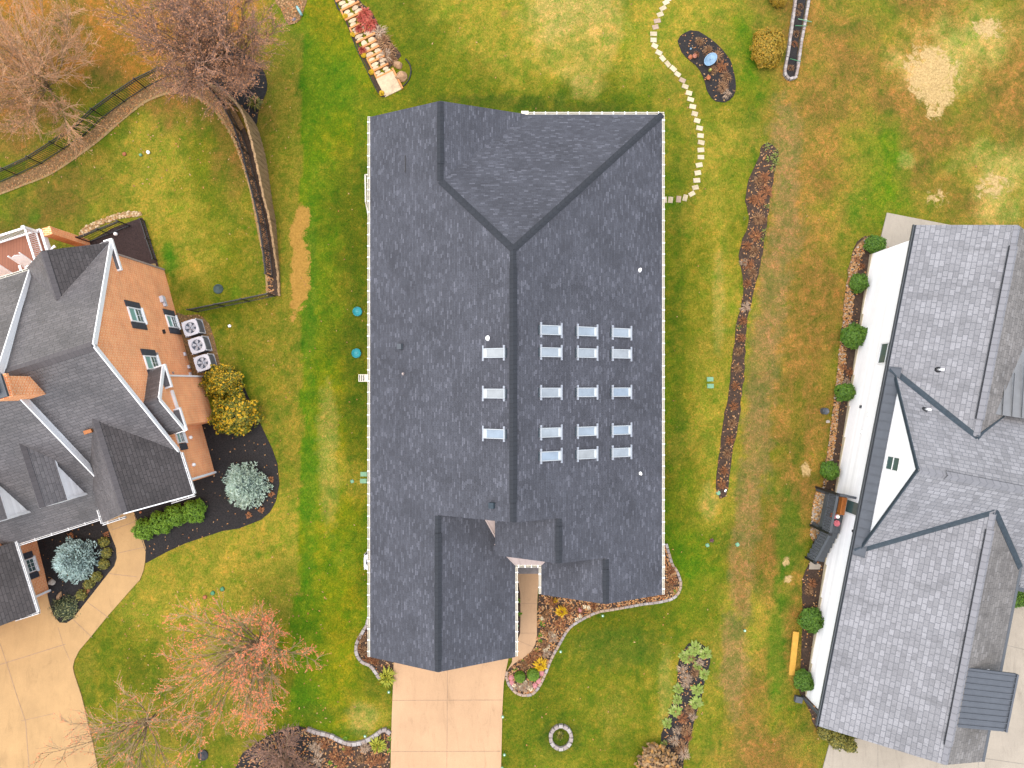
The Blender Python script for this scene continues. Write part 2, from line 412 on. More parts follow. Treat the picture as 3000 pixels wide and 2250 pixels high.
def ridge_strip(name, a, b, sa, sb, mat, parent, half=.15, rise=.03, m2=None):
    """inverted-V cap along a ridge; sa, sb = horizontal unit vectors down each slope with their fall"""
    a = Vector(a); b = Vector(b); mb = MB()
    up = Vector((0, 0, rise))
    for s_ in (sa, sb):
        d = Vector(s_)*half
        q = [a+up, b+up, b+up*.7+d, a+up*.7+d]
        n = (q[1]-q[0]).cross(q[2]-q[1])
        if n.z < 0: q.reverse()
        mb.poly(q)
        e = [a+up*.7+d, b+up*.7+d, b-up*.5+d, a-up*.5+d]
        mb.poly(e)
        for p in (a, b): mb.poly([p+up, p+up*.7+d, p-up*.5+d])
    return mb.build(name, mat, parent)
# ------------------------------------------------------------------ lawn: one sheet, grass tints measured over the lot
PAL = {'r': (.300, .150, .052), 'o': (.240, .162, .066), 'b': (.190, .126, .056), 'l': (.215, .180, .040), 'y': (.300, .235, .055), 't': (.400, .300, .095),
       'g': (.100, .180, .010), 'd': (.095, .125, .012), 'm': (.150, .155, .018), 'v': (.190, .205, .010), 'k': (.165, .120, .040), 's': (.560, .385, .16)}
ROWS = '''r r b r r b r r l v v m d y y y t t l y y y l b o l l b o l o
r r b r r r b r l g v m d m y y t t y y y l g b o b l o t t o
r b r b r r b b l g g v d m l y y t m y l l g o o b o s t o b
r b l m o b b b l g g m m d d m d d d m l m m o b o b b l b b
b o l m y y m b l g v g m d d d d d d m l y l o o l g b b l b
m l k l y y m b l g m d d d d d d d d g m y m o b l g b l t t
g k k l y y m l l g d d d d d d d d d g l y m o o l g l b t l
k k l y m y y m l g d d d d d d d d d g m y m b o l m l l o o
l l l y y y y m l g d d d d d d d d d g m y m o b l o b b l l
l l l l y y m m l g m d d d d d d d d d m y y o b o l l b b l
l l l l l y y l l g d d d d d d d d d g m l y o b l m l b b l
l l l l l m l m l g v d d d d d d d d g m y l b o l l l b b l
l l l l l l m m l g m d d d d d d d d g m y l o b m l b b l l
l l l l l l y l l g v d d d d d d d d m l y m b o l m l b b l
l l l l l l y l l g y m d d d d d d d d m y l o b m l b b l l
l l l l l l y y y g v m d d d d d d d g m y m b o m l b b l l
l l l l y y y y y v g m d d d d d d d d g m b b l g b b b l l
l l l l y y y y l g v d d d d d d d d d g m b o l g b b b l l
l l l m y y y y l g v g d d d d d d d d m m y b l g b b b l l
l l l m m l y l v g v m d d d d m m d d m l y o b m g l l b l
l l l m m l y l m g v d d d d d d m m m y l b l b g m l l l l
l l l m y l l l m g v y d d d m d m l m y m o m b m g b l l l
l l l m l y m l g d v m d d d d m m d m m l b b l m b l l l l
l l l m l y m l g d v m d d d m y m m m l l b b l m b l l l l'''
PAL = {k: (c[0]*(.86 if k in 'ylmtk' else 1.0)*KAP*1.13, c[1]*1.02*KAP*1.13, c[2]*1.1*(.5 if k not in 'st' else .85)*KAP) for k, c in PAL.items()}
GRID = [[PAL[c] for c in r.split()] for r in ROWS.splitlines()]
BLOBS = [  # px, py, rx, ry, tint, weight
 (885, 640, 20, 40, (.52, .30, .085), .95), (868, 690, 26, 40, (.52, .30, .085), .9), (880, 760, 26, 60, (.54, .32, .09), .95), (880, 830, 26, 55, (.54, .32, .09), .95), (870, 885, 17, 34, (.54, .31, .09), .9), (858, 930, 8, 18, (.5, .28, .08), .7),
 (2730, 215, 75, 80, PAL['s'], .85), (2752, 275, 50, 45, PAL['s'], .8), (2735, 325, 26, 26, PAL['s'], .7), (2895, 85, 45, 35, PAL['s'], .6), (2800, 205, 30, 25, PAL['t'], .6),
 (2655, 470, 22, 26, PAL['t'], .7), (2905, 545, 55, 40, PAL['s'], .6), (2745, 575, 40, 30, PAL['s'], .55), (2960, 480, 35, 18, PAL['t'], .6), (2930, 620, 60, 40, PAL['t'], .5),
 (2362, 1375, 14, 22, (.62, .47, .3), .9), (2310, 1697, 14, 10, (.62, .5, .34), .9), (2305, 1645, 12, 16, (.6, .42, .25), .7),
 (1760, 60, 60, 130, PAL['t'], .6), (1700, 160, 110, 60, PAL['y'], .5), (1480, 90, 90, 50, PAL['y'], .4),
 (500, 770, 22, 45, (.06, .2, .008), .8), (490, 735, 18, 30, (.08, .22, .01), .7), (100, 630, 20, 22, (.08, .19, .01), .7), (690, 855, 18, 22, (.11, .22, .01), .6),
 (2505, 600, 22, 60, (.1, .2, .01), .6), (2310, 1560, 40, 120, (.08, .16, .012), .75), (2275, 1900, 26, 200, (.09, .19, .012), .7), (2300, 1730, 24, 90, (.09, .18, .012), .6), (2340, 1250, 18, 150, (.14, .16, .012), .5),
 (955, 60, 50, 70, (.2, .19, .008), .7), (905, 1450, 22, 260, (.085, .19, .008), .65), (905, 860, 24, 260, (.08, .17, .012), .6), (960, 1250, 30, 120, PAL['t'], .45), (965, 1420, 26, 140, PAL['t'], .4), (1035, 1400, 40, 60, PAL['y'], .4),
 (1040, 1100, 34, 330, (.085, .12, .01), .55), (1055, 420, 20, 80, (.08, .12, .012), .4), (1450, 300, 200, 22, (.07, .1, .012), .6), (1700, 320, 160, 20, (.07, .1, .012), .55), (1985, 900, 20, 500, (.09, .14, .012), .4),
 (1062, 2105, 45, 50, PAL['t'], .55), (950, 2090, 80, 30, (.08, .13, .01), .5), (1020, 2150, 60, 14, (.06, .13, .008), .5), (1950, 2040, 20, 140, PAL['t'], .4), (1800, 1900, 150, 60, (.085, .135, .02), .4), (1640, 2160, 50, 50, (.06, .09, .012), .5),
 (390, 1960, 35, 50, (.1, .115, .008), .5), (150, 410, 40, 25, (.17, .2, .008), .6), (180, 470, 50, 20, (.12, .14, .01), .5), (395, 330, 60, 20, (.15, .17, .01), .3),
 (2300, 420, 45, 130, (.285, .19, .085), .8), (2300, 640, 50, 150, (.285, .19, .085), .8), (2262, 860, 45, 150, (.285, .19, .085), .8), (2235, 1080, 45, 150, (.285, .19, .085), .8), (2215, 1300, 42, 150, (.285, .19, .085), .8), (2190, 1500, 40, 130, (.285, .19, .085), .8), (2170, 1700, 34, 130, (.285, .19, .085), .8), (2150, 1950, 40, 160, (.285, .19, .085), .8), (2080, 1470, 30, 50, PAL['t'], .5), (2170, 1700, 20, 90, (.30, .17, .06), .5), (2190, 2150, 40, 80, (.3, .17, .06), .4), (2200, 640, 0.1, 1, PAL['o'], .1), (2105, 880, 18, 140, PAL['t'], .45),
 (215, 1040, 1, 1, PAL['k'], .1), (60, 610, 60, 30, PAL['k'], .5), (1480, 40, 12, 10, (.4, .2, .08), .5),
]
PV = set(PAL.values()); STRAWY = {PAL['s'], PAL['t']}
def grass_tint(px, py):
    wx = noise.noise((px*.012, py*.012, .5)); wy = noise.noise((px*.012, py*.012, 7.5))
    wx += .9*noise.noise((px*.035, py*.035, 40.5)); wy += .9*noise.noise((px*.035, py*.035, 47.5))
    e = 880+18*noise.noise((py*.01, 2.2, 0))+6*noise.noise((py*.08, 4.2, 0)) - (25 if py > 1750 else 0)
    mir = lambda q, L_: L_-abs((q % (2*L_))-L_)      # the same turf goes on past the lots
    fx = max(0, min(29.999, mir((px+wx*46)/100, 30))); fy = max(0, min(22.999, mir((py+wy*46)/100, 23)))
    if 100 < py and 700 < px < 1050:      # the neighbours mow on either side of a clear line
        fx = min(fx, 8.0) if px < e else max(fx, 9.0)
    i = int(fx); j = int(fy); a = fx-i; b = fy-j
    def L(p, q, t): return [p[k]+(q[k]-p[k])*t for k in range(3)]
    c = L(L(GRID[j][i], GRID[j][i+1], a), L(GRID[j+1][i], GRID[j+1][i+1], a), b)
    q1 = noise.noise((px*.03, py*.03, 1.5)); q2 = noise.noise((px*.09, py*.09, 5.5)); q3 = noise.noise((px*.011, py*.011, 11.5))
    straw = 0.0
    for bx, by, rx, ry, t, w in BLOBS:
        dx = (px-bx)/rx; dy = (py-by)/ry
        if abs(dx) > 2 or abs(dy) > 2: continue
        r = math.sqrt(dx*dx+dy*dy)+q1*.35+q2*.38
        if t == PAL['s'] or t[0] > .45:
            straw = max(straw, max(0, min(1, (1.5-math.sqrt(dx*dx+dy*dy)-q1*.25)/1.0))*w*1.05)
            continue
        if t not in PV: t = (t[0]*.92*KAP, t[1]*1.0*KAP, t[2]*.8*KAP)
        k = max(0, min(1, (1.25-r)/.5))*w
        if k > 0: c = L(c, t, k)
    # clumps of tired straw-coloured blades and of fresher, darker ones
    q4 = noise.noise((px*.018, py*.018, 21.5)); q5 = noise.noise((px*.06, py*.05, 31.5))
    s = max(0, min(1, q2*.8+q1*.9+q3*.6+q5*.9-.12))*.6
    c = L(c, (c[0]*1.38+.016, c[1]*1.17+.010, c[2]*1.2+.003), s)
    s = max(0, min(1, -q2*.7-q1*.9-q4*.9-q5*.7-.10))*.75
    c = L(c, (c[0]*.48, c[1]*.80, c[2]*.5), s)
    s = max(0, min(1, q4*1.6-q1*.8-.35))*.45
    c = L(c, (c[0]*.62+.01, c[1]*1.05, c[2]*.5), s)
    return c[0], c[1], c[2], straw
def make_lawn():
    fine = [i*.17 for i in range(-165, 166)]
    far = [28.4+.6*i for i in range(28)]
    xs = [-400, -150, -70]+[-x for x in reversed(far)]+[x for x in fine if abs(x) <= 27.9]+far+[70, 150, 400]
    fy = [i*.17 for i in range(-126, 127)]
    fary = [21.9+.6*i for i in range(38)]
    ys = [-400, -150, -70]+[-y for y in reversed(fary)]+[y for y in fy if abs(y) <= 21.4]+fary+[70, 150, 400]
    V = []; cols = []
    for y in ys:
        for x in xs:
            z = g(x, y); V.append((x, y, z))
            t = CAMH-z
            cols.append(grass_tint(x/t*FOC+1500, -y/t*FOC+1125))
    nx = len(xs); F = []
    for j in range(len(ys)-1):
        for i in range(nx-1):
            a = j*nx+i; F.append((a, a+1, a+nx+1, a+nx))
    me = bpy.data.meshes.new('lawn'); me.from_pydata(V, [], F)
    ca = me.color_attributes.new('grass', 'FLOAT_COLOR', 'POINT')
    ca.data.foreach_set('color', [q for c in cols for q in (c[0], c[1], c[2], 1)])
    sa = me.attributes.new('straw', 'FLOAT', 'POINT'); sa.data.foreach_set('value', [c[3] for c in cols])
    m, nt, b = new_mat('lawn_grass')
    b.inputs['Roughness'].default_value = .95; b.inputs['Specular IOR Level'].default_value = .1
    at = nd(nt, 'ShaderNodeAttribute', attribute_name='grass')
    ge = nd(nt, 'ShaderNodeNewGeometry'); P = ge.outputs['Position']
    cur = at.outputs['Color']
    def layer(scale, lo, hi, stretch=None, detail=4, dist=0.0, rough=.6, pos=(.3, .7)):
        nonlocal cur
        s = P
        if stretch:
            mp = nd(nt, 'ShaderNodeMapping'); mp.inputs['Scale'].default_value = stretch[:3]; mp.inputs['Rotation'].default_value = (0, 0, stretch[3])
            nt.links.new(P, mp.inputs[0]); s = mp.outputs[0]
        n = nd(nt, 'ShaderNodeTexNoise', Scale=scale, Detail=detail, Roughness=rough, Distortion=dist)
        nt.links.new(s, n.inputs['Vector'])
        r = ramp(nt, [(pos[0], lo), (pos[1], hi)]); nt.links.new(n.outputs['Fac'], r.inputs[0])
        x = nd(nt, 'ShaderNodeMixRGB', blend_type='MULTIPLY', Fac=1.0)
        nt.links.new(cur, x.inputs[1]); nt.links.new(r.outputs[0], x.inputs[2]); cur = x.outputs[0]
        return n
    layer(1.3, (.70, .88, .6), (1.30, 1.10, 1.15), dist=1.8, detail=5)
    layer(3.0, (.60, .82, .5), (1.48, 1.18, 1.4), dist=3.5, detail=6, rough=.72)
    layer(6, (.82, .88, .85), (1.2, 1.13, 1.2), (1, .45, 1, .5), dist=2.5)
    layer(6, (.84, .88, .85), (1.18, 1.12, 1.2), (1, .45, 1, -.9), dist=2.5)
    layer(13, (.60, .70, .6), (1.42, 1.32, 1.45), dist=1.0, detail=4, rough=.75)
    def blend(scale, lo, hi, f, detail=6, rough=.75, dist=.5, kind='MULTIPLY'):
        nonlocal cur
        n = nd(nt, 'ShaderNodeTexNoise', Scale=scale, Detail=detail, Roughness=rough, Distortion=dist); nt.links.new(P, n.inputs['Vector'])
        r = ramp(nt, [(lo, (0, 0, 0)), (hi, (1, 1, 1))]); nt.links.new(n.outputs['Fac'], r.inputs[0])
        x = nd(nt, 'ShaderNodeMixRGB', blend_type=kind); x.inputs[2].default_value = c4(f) if max(f) <= 1 else (f[0], f[1], f[2], 1)
        nt.links.new(r.outputs[0], x.inputs[0]); nt.links.new(cur, x.inputs[1]); cur = x.outputs[0]
    blend(4.2, .56, .66, (1.5, 1.28, 1.5))          # straw flecks
    blend(5.3, .57, .67, (.52, .80, .5), dist=1.5)  # dark tufts
    blend(2.1, .60, .72, (.62, 1.0, .5), dist=2.0)  # fresh green clumps
    blend(7.0, .62, .70, (1.45, 1.1, 1.2), dist=.8)
    blend(1.7, .52, .60, (1.20, .99, 1.05), detail=10, rough=.8, dist=1.5)
    blend(2.0, .54, .62, (.68, 1.0, .55), detail=10, rough=.8, dist=1.5)
    # worn, straw-covered ground with ragged edges
    st = nd(nt, 'ShaderNodeAttribute', attribute_name='straw')
    n = nd(nt, 'ShaderNodeTexNoise', Scale=2.2, Detail=9, Roughness=.78, Distortion=1.0); nt.links.new(P, n.inputs['Vector'])
    a1 = nd(nt, 'ShaderNodeMath', operation='SUBTRACT'); a1.inputs[1].default_value = .5; nt.links.new(n.outputs['Fac'], a1.inputs[0])
    a2 = nd(nt, 'ShaderNodeMath', operation='MULTIPLY_ADD'); a2.inputs[1].default_value = 2.6; nt.links.new(a1.outputs[0], a2.inputs[0]); nt.links.new(st.outputs['Fac'], a2.inputs[2])
    r = ramp(nt, [(.42, (0, 0, 0)), (.62, (.92, .92, .92))]); nt.links.new(a2.outputs[0], r.inputs[0])
    gt = nd(nt, 'ShaderNodeMath', operation='GREATER_THAN'); gt.inputs[1].default_value = .02; nt.links.new(st.outputs['Fac'], gt.inputs[0])
    gm = nd(nt, 'ShaderNodeMath', operation='MULTIPLY'); nt.links.new(gt.outputs[0], gm.inputs[0]); nt.links.new(r.outputs[0], gm.inputs[1])
    n5 = nd(nt, 'ShaderNodeTexNoise', Scale=9, Detail=5, Roughness=.7); nt.links.new(P, n5.inputs['Vector'])
    r5 = ramp(nt, [(.3, (.20, .135, .055)), (.7, (.42, .30, .135))]); nt.links.new(n5.outputs['Fac'], r5.inputs[0])
    r6 = ramp(nt, [(.3, (.18, .098, .02)), (.7, (.33, .185, .042))]); nt.links.new(n5.outputs['Fac'], r6.inputs[0])
    sx = nd(nt, 'ShaderNodeSeparateXYZ'); nt.links.new(P, sx.inputs[0]); gx = nd(nt, 'ShaderNodeMath', operation='GREATER_THAN'); gx.inputs[1].default_value = 4; nt.links.new(sx.outputs[0], gx.inputs[0])
    xs_ = nd(nt, 'ShaderNodeMixRGB'); nt.links.new(gx.outputs[0], xs_.inputs[0]); nt.links.new(r6.outputs[0], xs_.inputs[1]); nt.links.new(r5.outputs[0], xs_.inputs[2]); r5 = xs_
    x = nd(nt, 'ShaderNodeMixRGB'); nt.links.new(gm.outputs[0], x.inputs[0]); nt.links.new(cur, x.inputs[1]); nt.links.new(r5.outputs[0], x.inputs[2]); cur = x.outputs[0]
    nt.links.new(cur, b.inputs['Base Color'])
    n2 = nd(nt, 'ShaderNodeTexNoise', Scale=18, Detail=4, Roughness=.7); nt.links.new(P, n2.inputs['Vector'])
    bp = nd(nt, 'ShaderNodeBump', Strength=.7, Distance=.08)
    nt.links.new(n2.outputs['Fac'], bp.inputs['Height']); nt.links.new(bp.outputs[0], b.inputs['Normal'])
    me.materials.append(m)
    o = bpy.data.objects.new('lawn', me); C.objects.link(o); o['kind'] = 'structure'
make_lawn()

# ------------------------------------------------------------------ paved ground
def strip(mb, pts, w, h, m):
    P = [G(x, y, h) for x, y in pts]
    for a, b in zip(P, P[1:]):
        d = (b-a).normalized(); n = Vector((-d.y, d.x, 0))*(w/2)
        mb.poly([a-n, b-n, b+n, a+n], m)
def ex_main(mb):
    strip(mb, [(1311, 1960), (1309, 2249)], .022, .056, 1)
    strip(mb, [(1150, 2052), (1471, 2051)], .022, .056, 1)
    strip(mb, [(1147, 2202), (1467, 2201)], .022, .056, 1)
sheet('driveway', [(1155, 1880), (1152, 1990), (1148, 2090), (1145, 2200), (1143, 2330), (1466, 2330), (1468, 2250), (1472, 2070), (1476, 2000), (1482, 1965), (1500, 1880)], .05, MT['concrete_peach'], ex_main, smooth=False, mats=[MT['concrete_peach'], MT['joint']])
def ex_walk(mb):
    for y in (1768, 1855): strip(mb, [(1527, y), (1572, y)], .016, .064, 1)
    strip(mb, [(1514, 1875), (1564, 1896)], .016, .064, 1)
sheet('walkway', [(1512, 1670), (1516, 1690), (1524, 1738), (1525, 1800), (1524, 1855), (1514, 1880), (1503, 1886), (1500, 1940), (1484, 1968), (1494, 1956), (1508, 1943), (1537, 1925), (1558, 1907), (1568, 1888), (1573, 1862), (1573, 1790), (1575, 1745), (1579, 1690), (1580, 1670)], .058, MT['concrete_peach'], ex_walk, smooth=False, mats=[MT['concrete_peach'], MT['joint']])
def ex_left(mb):
    strip(mb, [(0, 1947), (192, 1887)], .03, .056, 1)
    strip(mb, [(0, 1885), (20, 1945), (45, 2025), (75, 2115), (85, 2250)], .03, .056, 1)
    strip(mb, [(62, 2112), (160, 2090)], .02, .056, 1)
    strip(mb, [(170, 1837), (185, 1890), (205, 1935)], .02, .056, 1)
    for a, b in (((327, 1553), (396, 1528)), ((343, 1621), (424, 1603)), ((316, 1680), (400, 1690)), ((255, 1763), (318, 1810)), ((214, 1815), (270, 1868))): strip(mb, [a, b], .025, .056, 1)
sheet('neighbour_driveway', [(300, 1500), (311, 1534), (330, 1580), (340, 1606), (342, 1635), (335, 1658), (318, 1679), (307, 1693), (253, 1762), (213, 1813), (195, 1825), (174, 1824), (156, 1802), (145, 1769), (134, 1722), (100, 1700), (-80, 1700), (-80, 2330), (300, 2330), (286, 2250), (271, 2174), (253, 2102), (239, 2041), (217, 1975), (213, 1955), (217, 1936), (231, 1907), (268, 1863), (315, 1805), (398, 1711), (409, 1700), (420, 1672), (425, 1642), (427, 1606), (416, 1570), (394, 1505), (380, 1480)], .05, MT['concrete_tan'], ex_left, smooth=False, mats=[MT['concrete_tan'], MT['joint']])
sheet('neighbour_patio', [(2599, 623), (2790, 660), (2790, 760), (2560, 745), (2580, 700)], .06, MT['concrete_grey'], smooth=False)
def ex_right(mb):
    strip(mb, [(2572, 2182), (2572, 2249)], .02, .056, 1)
    strip(mb, [(2855, 2218), (3010, 2240)], .02, .056, 1); strip(mb, [(2870, 2080), (2866, 2249)], .02, .056, 1); strip(mb, [(2925, 1885), (3010, 1905)], .02, .056, 1)
MT['joint_grey'] = M('grey_concrete_joint', (.3, .28, .24), .9, .2, 6)
sheet('side_driveway', [(2433, 2170), (2411, 2250), (2395, 2330), (3120, 2330), (3120, 1640), (2900, 1640), (2700, 2150)], .05, MT['concrete_grey'], ex_right, smooth=False, mats=[MT['concrete_grey'], MT['joint_grey']])
sheet('porch_slab', [(1507, 1640), (1507, 1681), (1582, 1681), (1582, 1640)], .16, M('bluish_porch_concrete', (.3, .28, .28), .8, .25, 3), smooth=False, skirt=.3)
sheet('door_pad', [(2375, 1640), (2405, 1655), (2402, 1668), (2370, 1668)], .06, MT['concrete_grey'], smooth=False)

# ------------------------------------------------------------------ planting beds (ground)
BED = {}
def bed(key, name, px, mat, h=.03, wob=5, smooth=True):
    BED[key] = px
    return sheet(name, px, h, MT[mat], smooth=smooth, wob=wob)
bed('kidney', 'mulch_bed', [(1986, 119), (1993, 105), (2022, 89), (2047, 92), (2080, 112), (2109, 137), (2138, 174), (2152, 217), (2156, 253), (2149, 282), (2123, 300), (2098, 297), (2076, 275), (2065, 242), (2051, 206), (2022, 177), (1997, 152)], 'mulch_black', wob=2)
bed('long', 'mulch_bed', [(2234, 423), (2219, 472), (2198, 517), (2186, 558), (2184, 590), (2192, 633), (2193, 662), (2176, 701), (2167, 735), (2169, 771), (2178, 850), (2167, 912), (2156, 959), (2145, 1056), (2136, 1140), (2123, 1208), (2109, 1317), (2098, 1407), (2100, 1440), (2110, 1460), (2127, 1458), (2134, 1425), (2145, 1335), (2163, 1245), (2174, 1154), (2181, 1092), (2185, 984), (2196, 912), (2205, 870), (2222, 803), (2240, 695), (2254, 604), (2258, 568), (2268, 513), (2280, 443), (2263, 421), (2249, 416)], 'mulch_brown', wob=5)
bed('host', 'mulch_bed', [(2019, 1886), (2002, 1909), (1988, 1942), (1986, 1982), (1979, 2029), (1967, 2072), (1953, 2114), (1939, 2149), (1936, 2182), (1930, 2330), (1990, 2330), (2002, 2234), (2014, 2189), (2028, 2137), (2042, 2086), (2056, 2036), (2066, 1996), (2077, 1959), (2082, 1926), (2075, 1902), (2061, 1891), (2042, 1881)], 'mulch_black', wob=3)
bed('front', 'mulch_bed', [(1951, 1592), (1968, 1650), (1982, 1672), (1993, 1704), (1989, 1730), (1971, 1751), (1935, 1762), (1870, 1771), (1798, 1784), (1754, 1791), (1718, 1806), (1682, 1827), (1660, 1849), (1639, 1885), (1617, 1925), (1599, 1968), (1584, 2001), (1566, 2026), (1545, 2035), (1516, 2030), (1494, 2008), (1486, 1983), (1489, 1964), (1505, 1944), (1545, 1919), (1566, 1896), (1573, 1867), (1574, 1795), (1577, 1744), (1600, 1725), (1930, 1715), (1935, 1600)], 'mulch_brown', h=.04, wob=0, smooth=False)
bed('side', 'mulch_bed', [(1078, 1816), (1062, 1853), (1047, 1881), (1045, 1907), (1051, 1925), (1065, 1939), (1087, 1950), (1101, 1968), (1114, 1988), (1140, 1995), (1152, 1988), (1154, 1930), (1120, 1900), (1120, 1816)], 'mulch_brown', wob=0)
bed('street', 'mulch_bed', [(690, 2330), (700, 2225), (735, 2190), (780, 2160), (840, 2133), (875, 2128), (901, 2135), (947, 2148), (988, 2163), (1027, 2177), (1053, 2175), (1079, 2165), (1101, 2152), (1118, 2139), (1131, 2137), (1144, 2147), (1141, 2250), (1140, 2330)], 'mulch_brown', wob=2, smooth=False)
sheet('mulch_bed', [(690, 2330), (700, 2225), (735, 2190), (780, 2160), (840, 2135), (880, 2131), (905, 2160), (925, 2210), (930, 2330)], .045, MT['mulch_black'], wob=3)
bed('walk', 'walkway_edge', [(1512, 1690), (1516, 1690), (1525, 1745), (1526, 1800), (1525, 1855), (1513, 1880), (1508, 1870), (1508, 1700)], 'mulch_brown', h=.035, wob=0, smooth=False)
bed('nfront', 'mulch_bed', [(520, 1240), (625, 1225), (640, 1090), (690, 1085), (705, 1111), (735, 1180), (772, 1262), (798, 1317), (812, 1360), (818, 1418), (808, 1469), (790, 1501), (765, 1523), (700, 1548), (651, 1556), (542, 1592), (488, 1617), (427, 1650), (427, 1614), (416, 1581), (401, 1541), (394, 1505), (390, 1470), (520, 1400)], 'mulch_black', wob=1, smooth=False)
bed('ncorner', 'mulch_bed', [(90, 1590), (300, 1500), (311, 1534), (330, 1580), (340, 1606), (342, 1635), (335, 1658), (318, 1679), (307, 1693), (253, 1762), (213, 1813), (195, 1825), (174, 1824), (156, 1802), (145, 1769), (134, 1722), (120, 1690), (100, 1650)], 'mulch_black', h=.04, wob=0, smooth=False)
bed('nac', 'gravel_strip', [(510, 930), (540, 924), (579, 922), (595, 930), (611, 948), (622, 975), (632, 1010), (644, 1067), (650, 1092), (560, 1110)], 'leaf_litter', wob=2)
bed('nrear', 'mulch_bed', [(255, 712), (330, 668), (416, 637), (424, 652), (445, 720), (468, 790), (450, 800), (300, 800), (240, 760)], 'mulch_red', wob=1, smooth=False)
bed('nrock', 'rock_border', [(231, 686), (248, 664), (282, 648), (330, 630), (380, 618), (414, 622), (418, 632), (396, 634), (350, 640), (300, 656), (262, 678), (243, 692)], 'straw_edge', wob=8)
bed('tree', 'mulch_bed', [(540, 205), (600, 150), (680, 134), (730, 163), (767, 199), (783, 246), (777, 278), (759, 315), (749, 369), (735, 352), (700, 320), (647, 285), (600, 255)], 'mulch_black', wob=2)
bed('right', 'mulch_bed', [(2535, 690), (2560, 700), (2600, 720), (2640, 800), (2480, 1560), (2400, 2090), (2440, 2150), (2390, 2135), (2372, 2080), (2340, 2020), (2345, 1960), (2352, 1800), (2350, 1700), (2372, 1645), (2385, 1580), (2430, 1300), (2440, 1200), (2465, 1020), (2480, 860), (2500, 730)], 'mulch_brown', wob=4)
BED['rocks'] = [(2500, 735), (2545, 690), (2552, 700), (2520, 760), (2506, 830), (2496, 930), (2478, 1040), (2462, 1170), (2446, 1300), (2428, 1400), (2412, 1430), (2428, 1300), (2444, 1180), (2456, 1060), (2470, 940), (2478, 850)]
sheet('rock_border', BED['rocks'], .05, MT['leaf_litter'], wob=6)
BED['riverrock'] = [(2393, 1440), (2440, 1450), (2425, 1545), (2408, 1570), (2382, 1585), (2375, 1570), (2380, 1500)]
sheet('rock_border', BED['riverrock'], .06, MT['leaf_litter'], wob=2)
BED['steps'] = [(1025, -40), (1062, 12), (1085, 30), (1112, 75), (1150, 130), (1176, 165), (1160, 182), (1130, 205), (1108, 180), (1080, 110), (1050, 50), (1020, -30)]
sheet('mulch_bed', BED['steps'], .02, MT['mulch_brown'], wob=4)
sheet('mulch_bed', [(985, -30), (1000, 30), (1028, 100), (1062, 170), (1083, 215), (1104, 262), (1122, 285), (1130, 280), (1110, 250), (1085, 200), (1050, 130), (1010, 40), (1000, -30)], .02, MT['mulch_brown'], wob=3)
bed('topleft', 'mulch_bed', [(800, -30), (895, -30), (888, 40), (868, 68), (845, 72), (828, 40)], 'leaf_litter', wob=5)
bed('planterfill', 'planter_soil', [(2334, -40), (2314, 145), (2302, 215), (2309, 227), (2320, 229), (2328, 218), (2340, 127), (2366, -40)], 'mulch_black', h=.1, wob=0)
# the left neighbour's raised strip behind the timber wall and its leafy edge along the lawn
INNER = [(0, 571), (80, 540), (159, 506), (282, 420), (362, 351), (434, 297), (514, 273), (579, 289), (633, 333), (676, 398), (705, 470), (727, 543), (740, 600), (754, 677), (769, 749), (778, 821), (780, 868)]
FENCE = [(-90, 575), (0, 535), (60, 510), (130, 476), (195, 433), (260, 388), (318, 333), (383, 288), (447, 247), (510, 222), (575, 232), (632, 275), (668, 318), (700, 372), (727, 444), (744, 516), (766, 600), (785, 690), (796, 780), (805, 868)]
WTOP = [(560, 240), (600, 248), (640, 271), (669, 300), (705, 362), (727, 416), (749, 488), (763, 542), (774, 600), (787, 650), (805, 740), (816, 800), (819, 866)]
WBASE = [(560, 236), (604, 252), (655, 283), (690, 302), (723, 333), (749, 369), (763, 409), (778, 470), (788, 535), (797, 600), (806, 650), (813, 740), (818, 800), (820, 868)]
def bank():
    """mulch bank rising from the lawn edge to the top of the timber wall"""
    n = 60
    def rs(P):
        S = spline(P, 6); return S
    def samp(S, t):
        d = [0]
        for a, b in zip(S, S[1:]): d.append(d[-1]+math.hypot(b[0]-a[0], b[1]-a[1]))
        q = t*d[-1]
        for k in range(len(d)-1):
            if d[k+1] >= q:
                u = (q-d[k])/(d[k+1]-d[k]+1e-9); return (S[k][0]+(S[k+1][0]-S[k][0])*u, S[k][1]+(S[k+1][1]-S[k][1])*u)
        return S[-1]
    SI = rs(INNER); SF = rs(FENCE[1:9]+[(520, 225), (580, 236), (640, 268), (674, 300), (710, 362), (733, 416), (755, 488), (769, 542), (780, 600), (792, 650), (808, 740), (817, 800), (820, 866)]); mb = MB()
    for k in range(n):
        t0, t1 = k/n, (k+1)/n
        a0, a1 = G(*samp(SI, t0), .03), G(*samp(SI, t1), .03)
        b0, b1 = G(*samp(SF, t0), .06), G(*samp(SF, t1), .06)
        mb.poly([a0, a1, b1, b0], 0 if t0 > .62 else 1)
    mb.build('planting_strip', [MT['mulch_brown'], MT['leaf_litter']])['kind'] = 'structure'
    SW = rs(INNER); mb = MB()
    for k in range(n):
        t0, t1 = k/n, (k+1)/n
        P0, P1 = samp(SI, t0), samp(SI, t1)
        d = Vector((P1[0]-P0[0], P1[1]-P0[1])).normalized(); nn = Vector((d.y, -d.x))*(-6-4*noise.noise((t0*20, 0, 1)))
        mb.poly([G(*P0, .036), G(*P1, .036), G(P1[0]-nn.x, P1[1]-nn.y, .036), G(P0[0]-nn.x, P0[1]-nn.y, .036)])
    mb.build('straw_border', [MT['straw_edge']])['kind'] = 'structure'
bank()
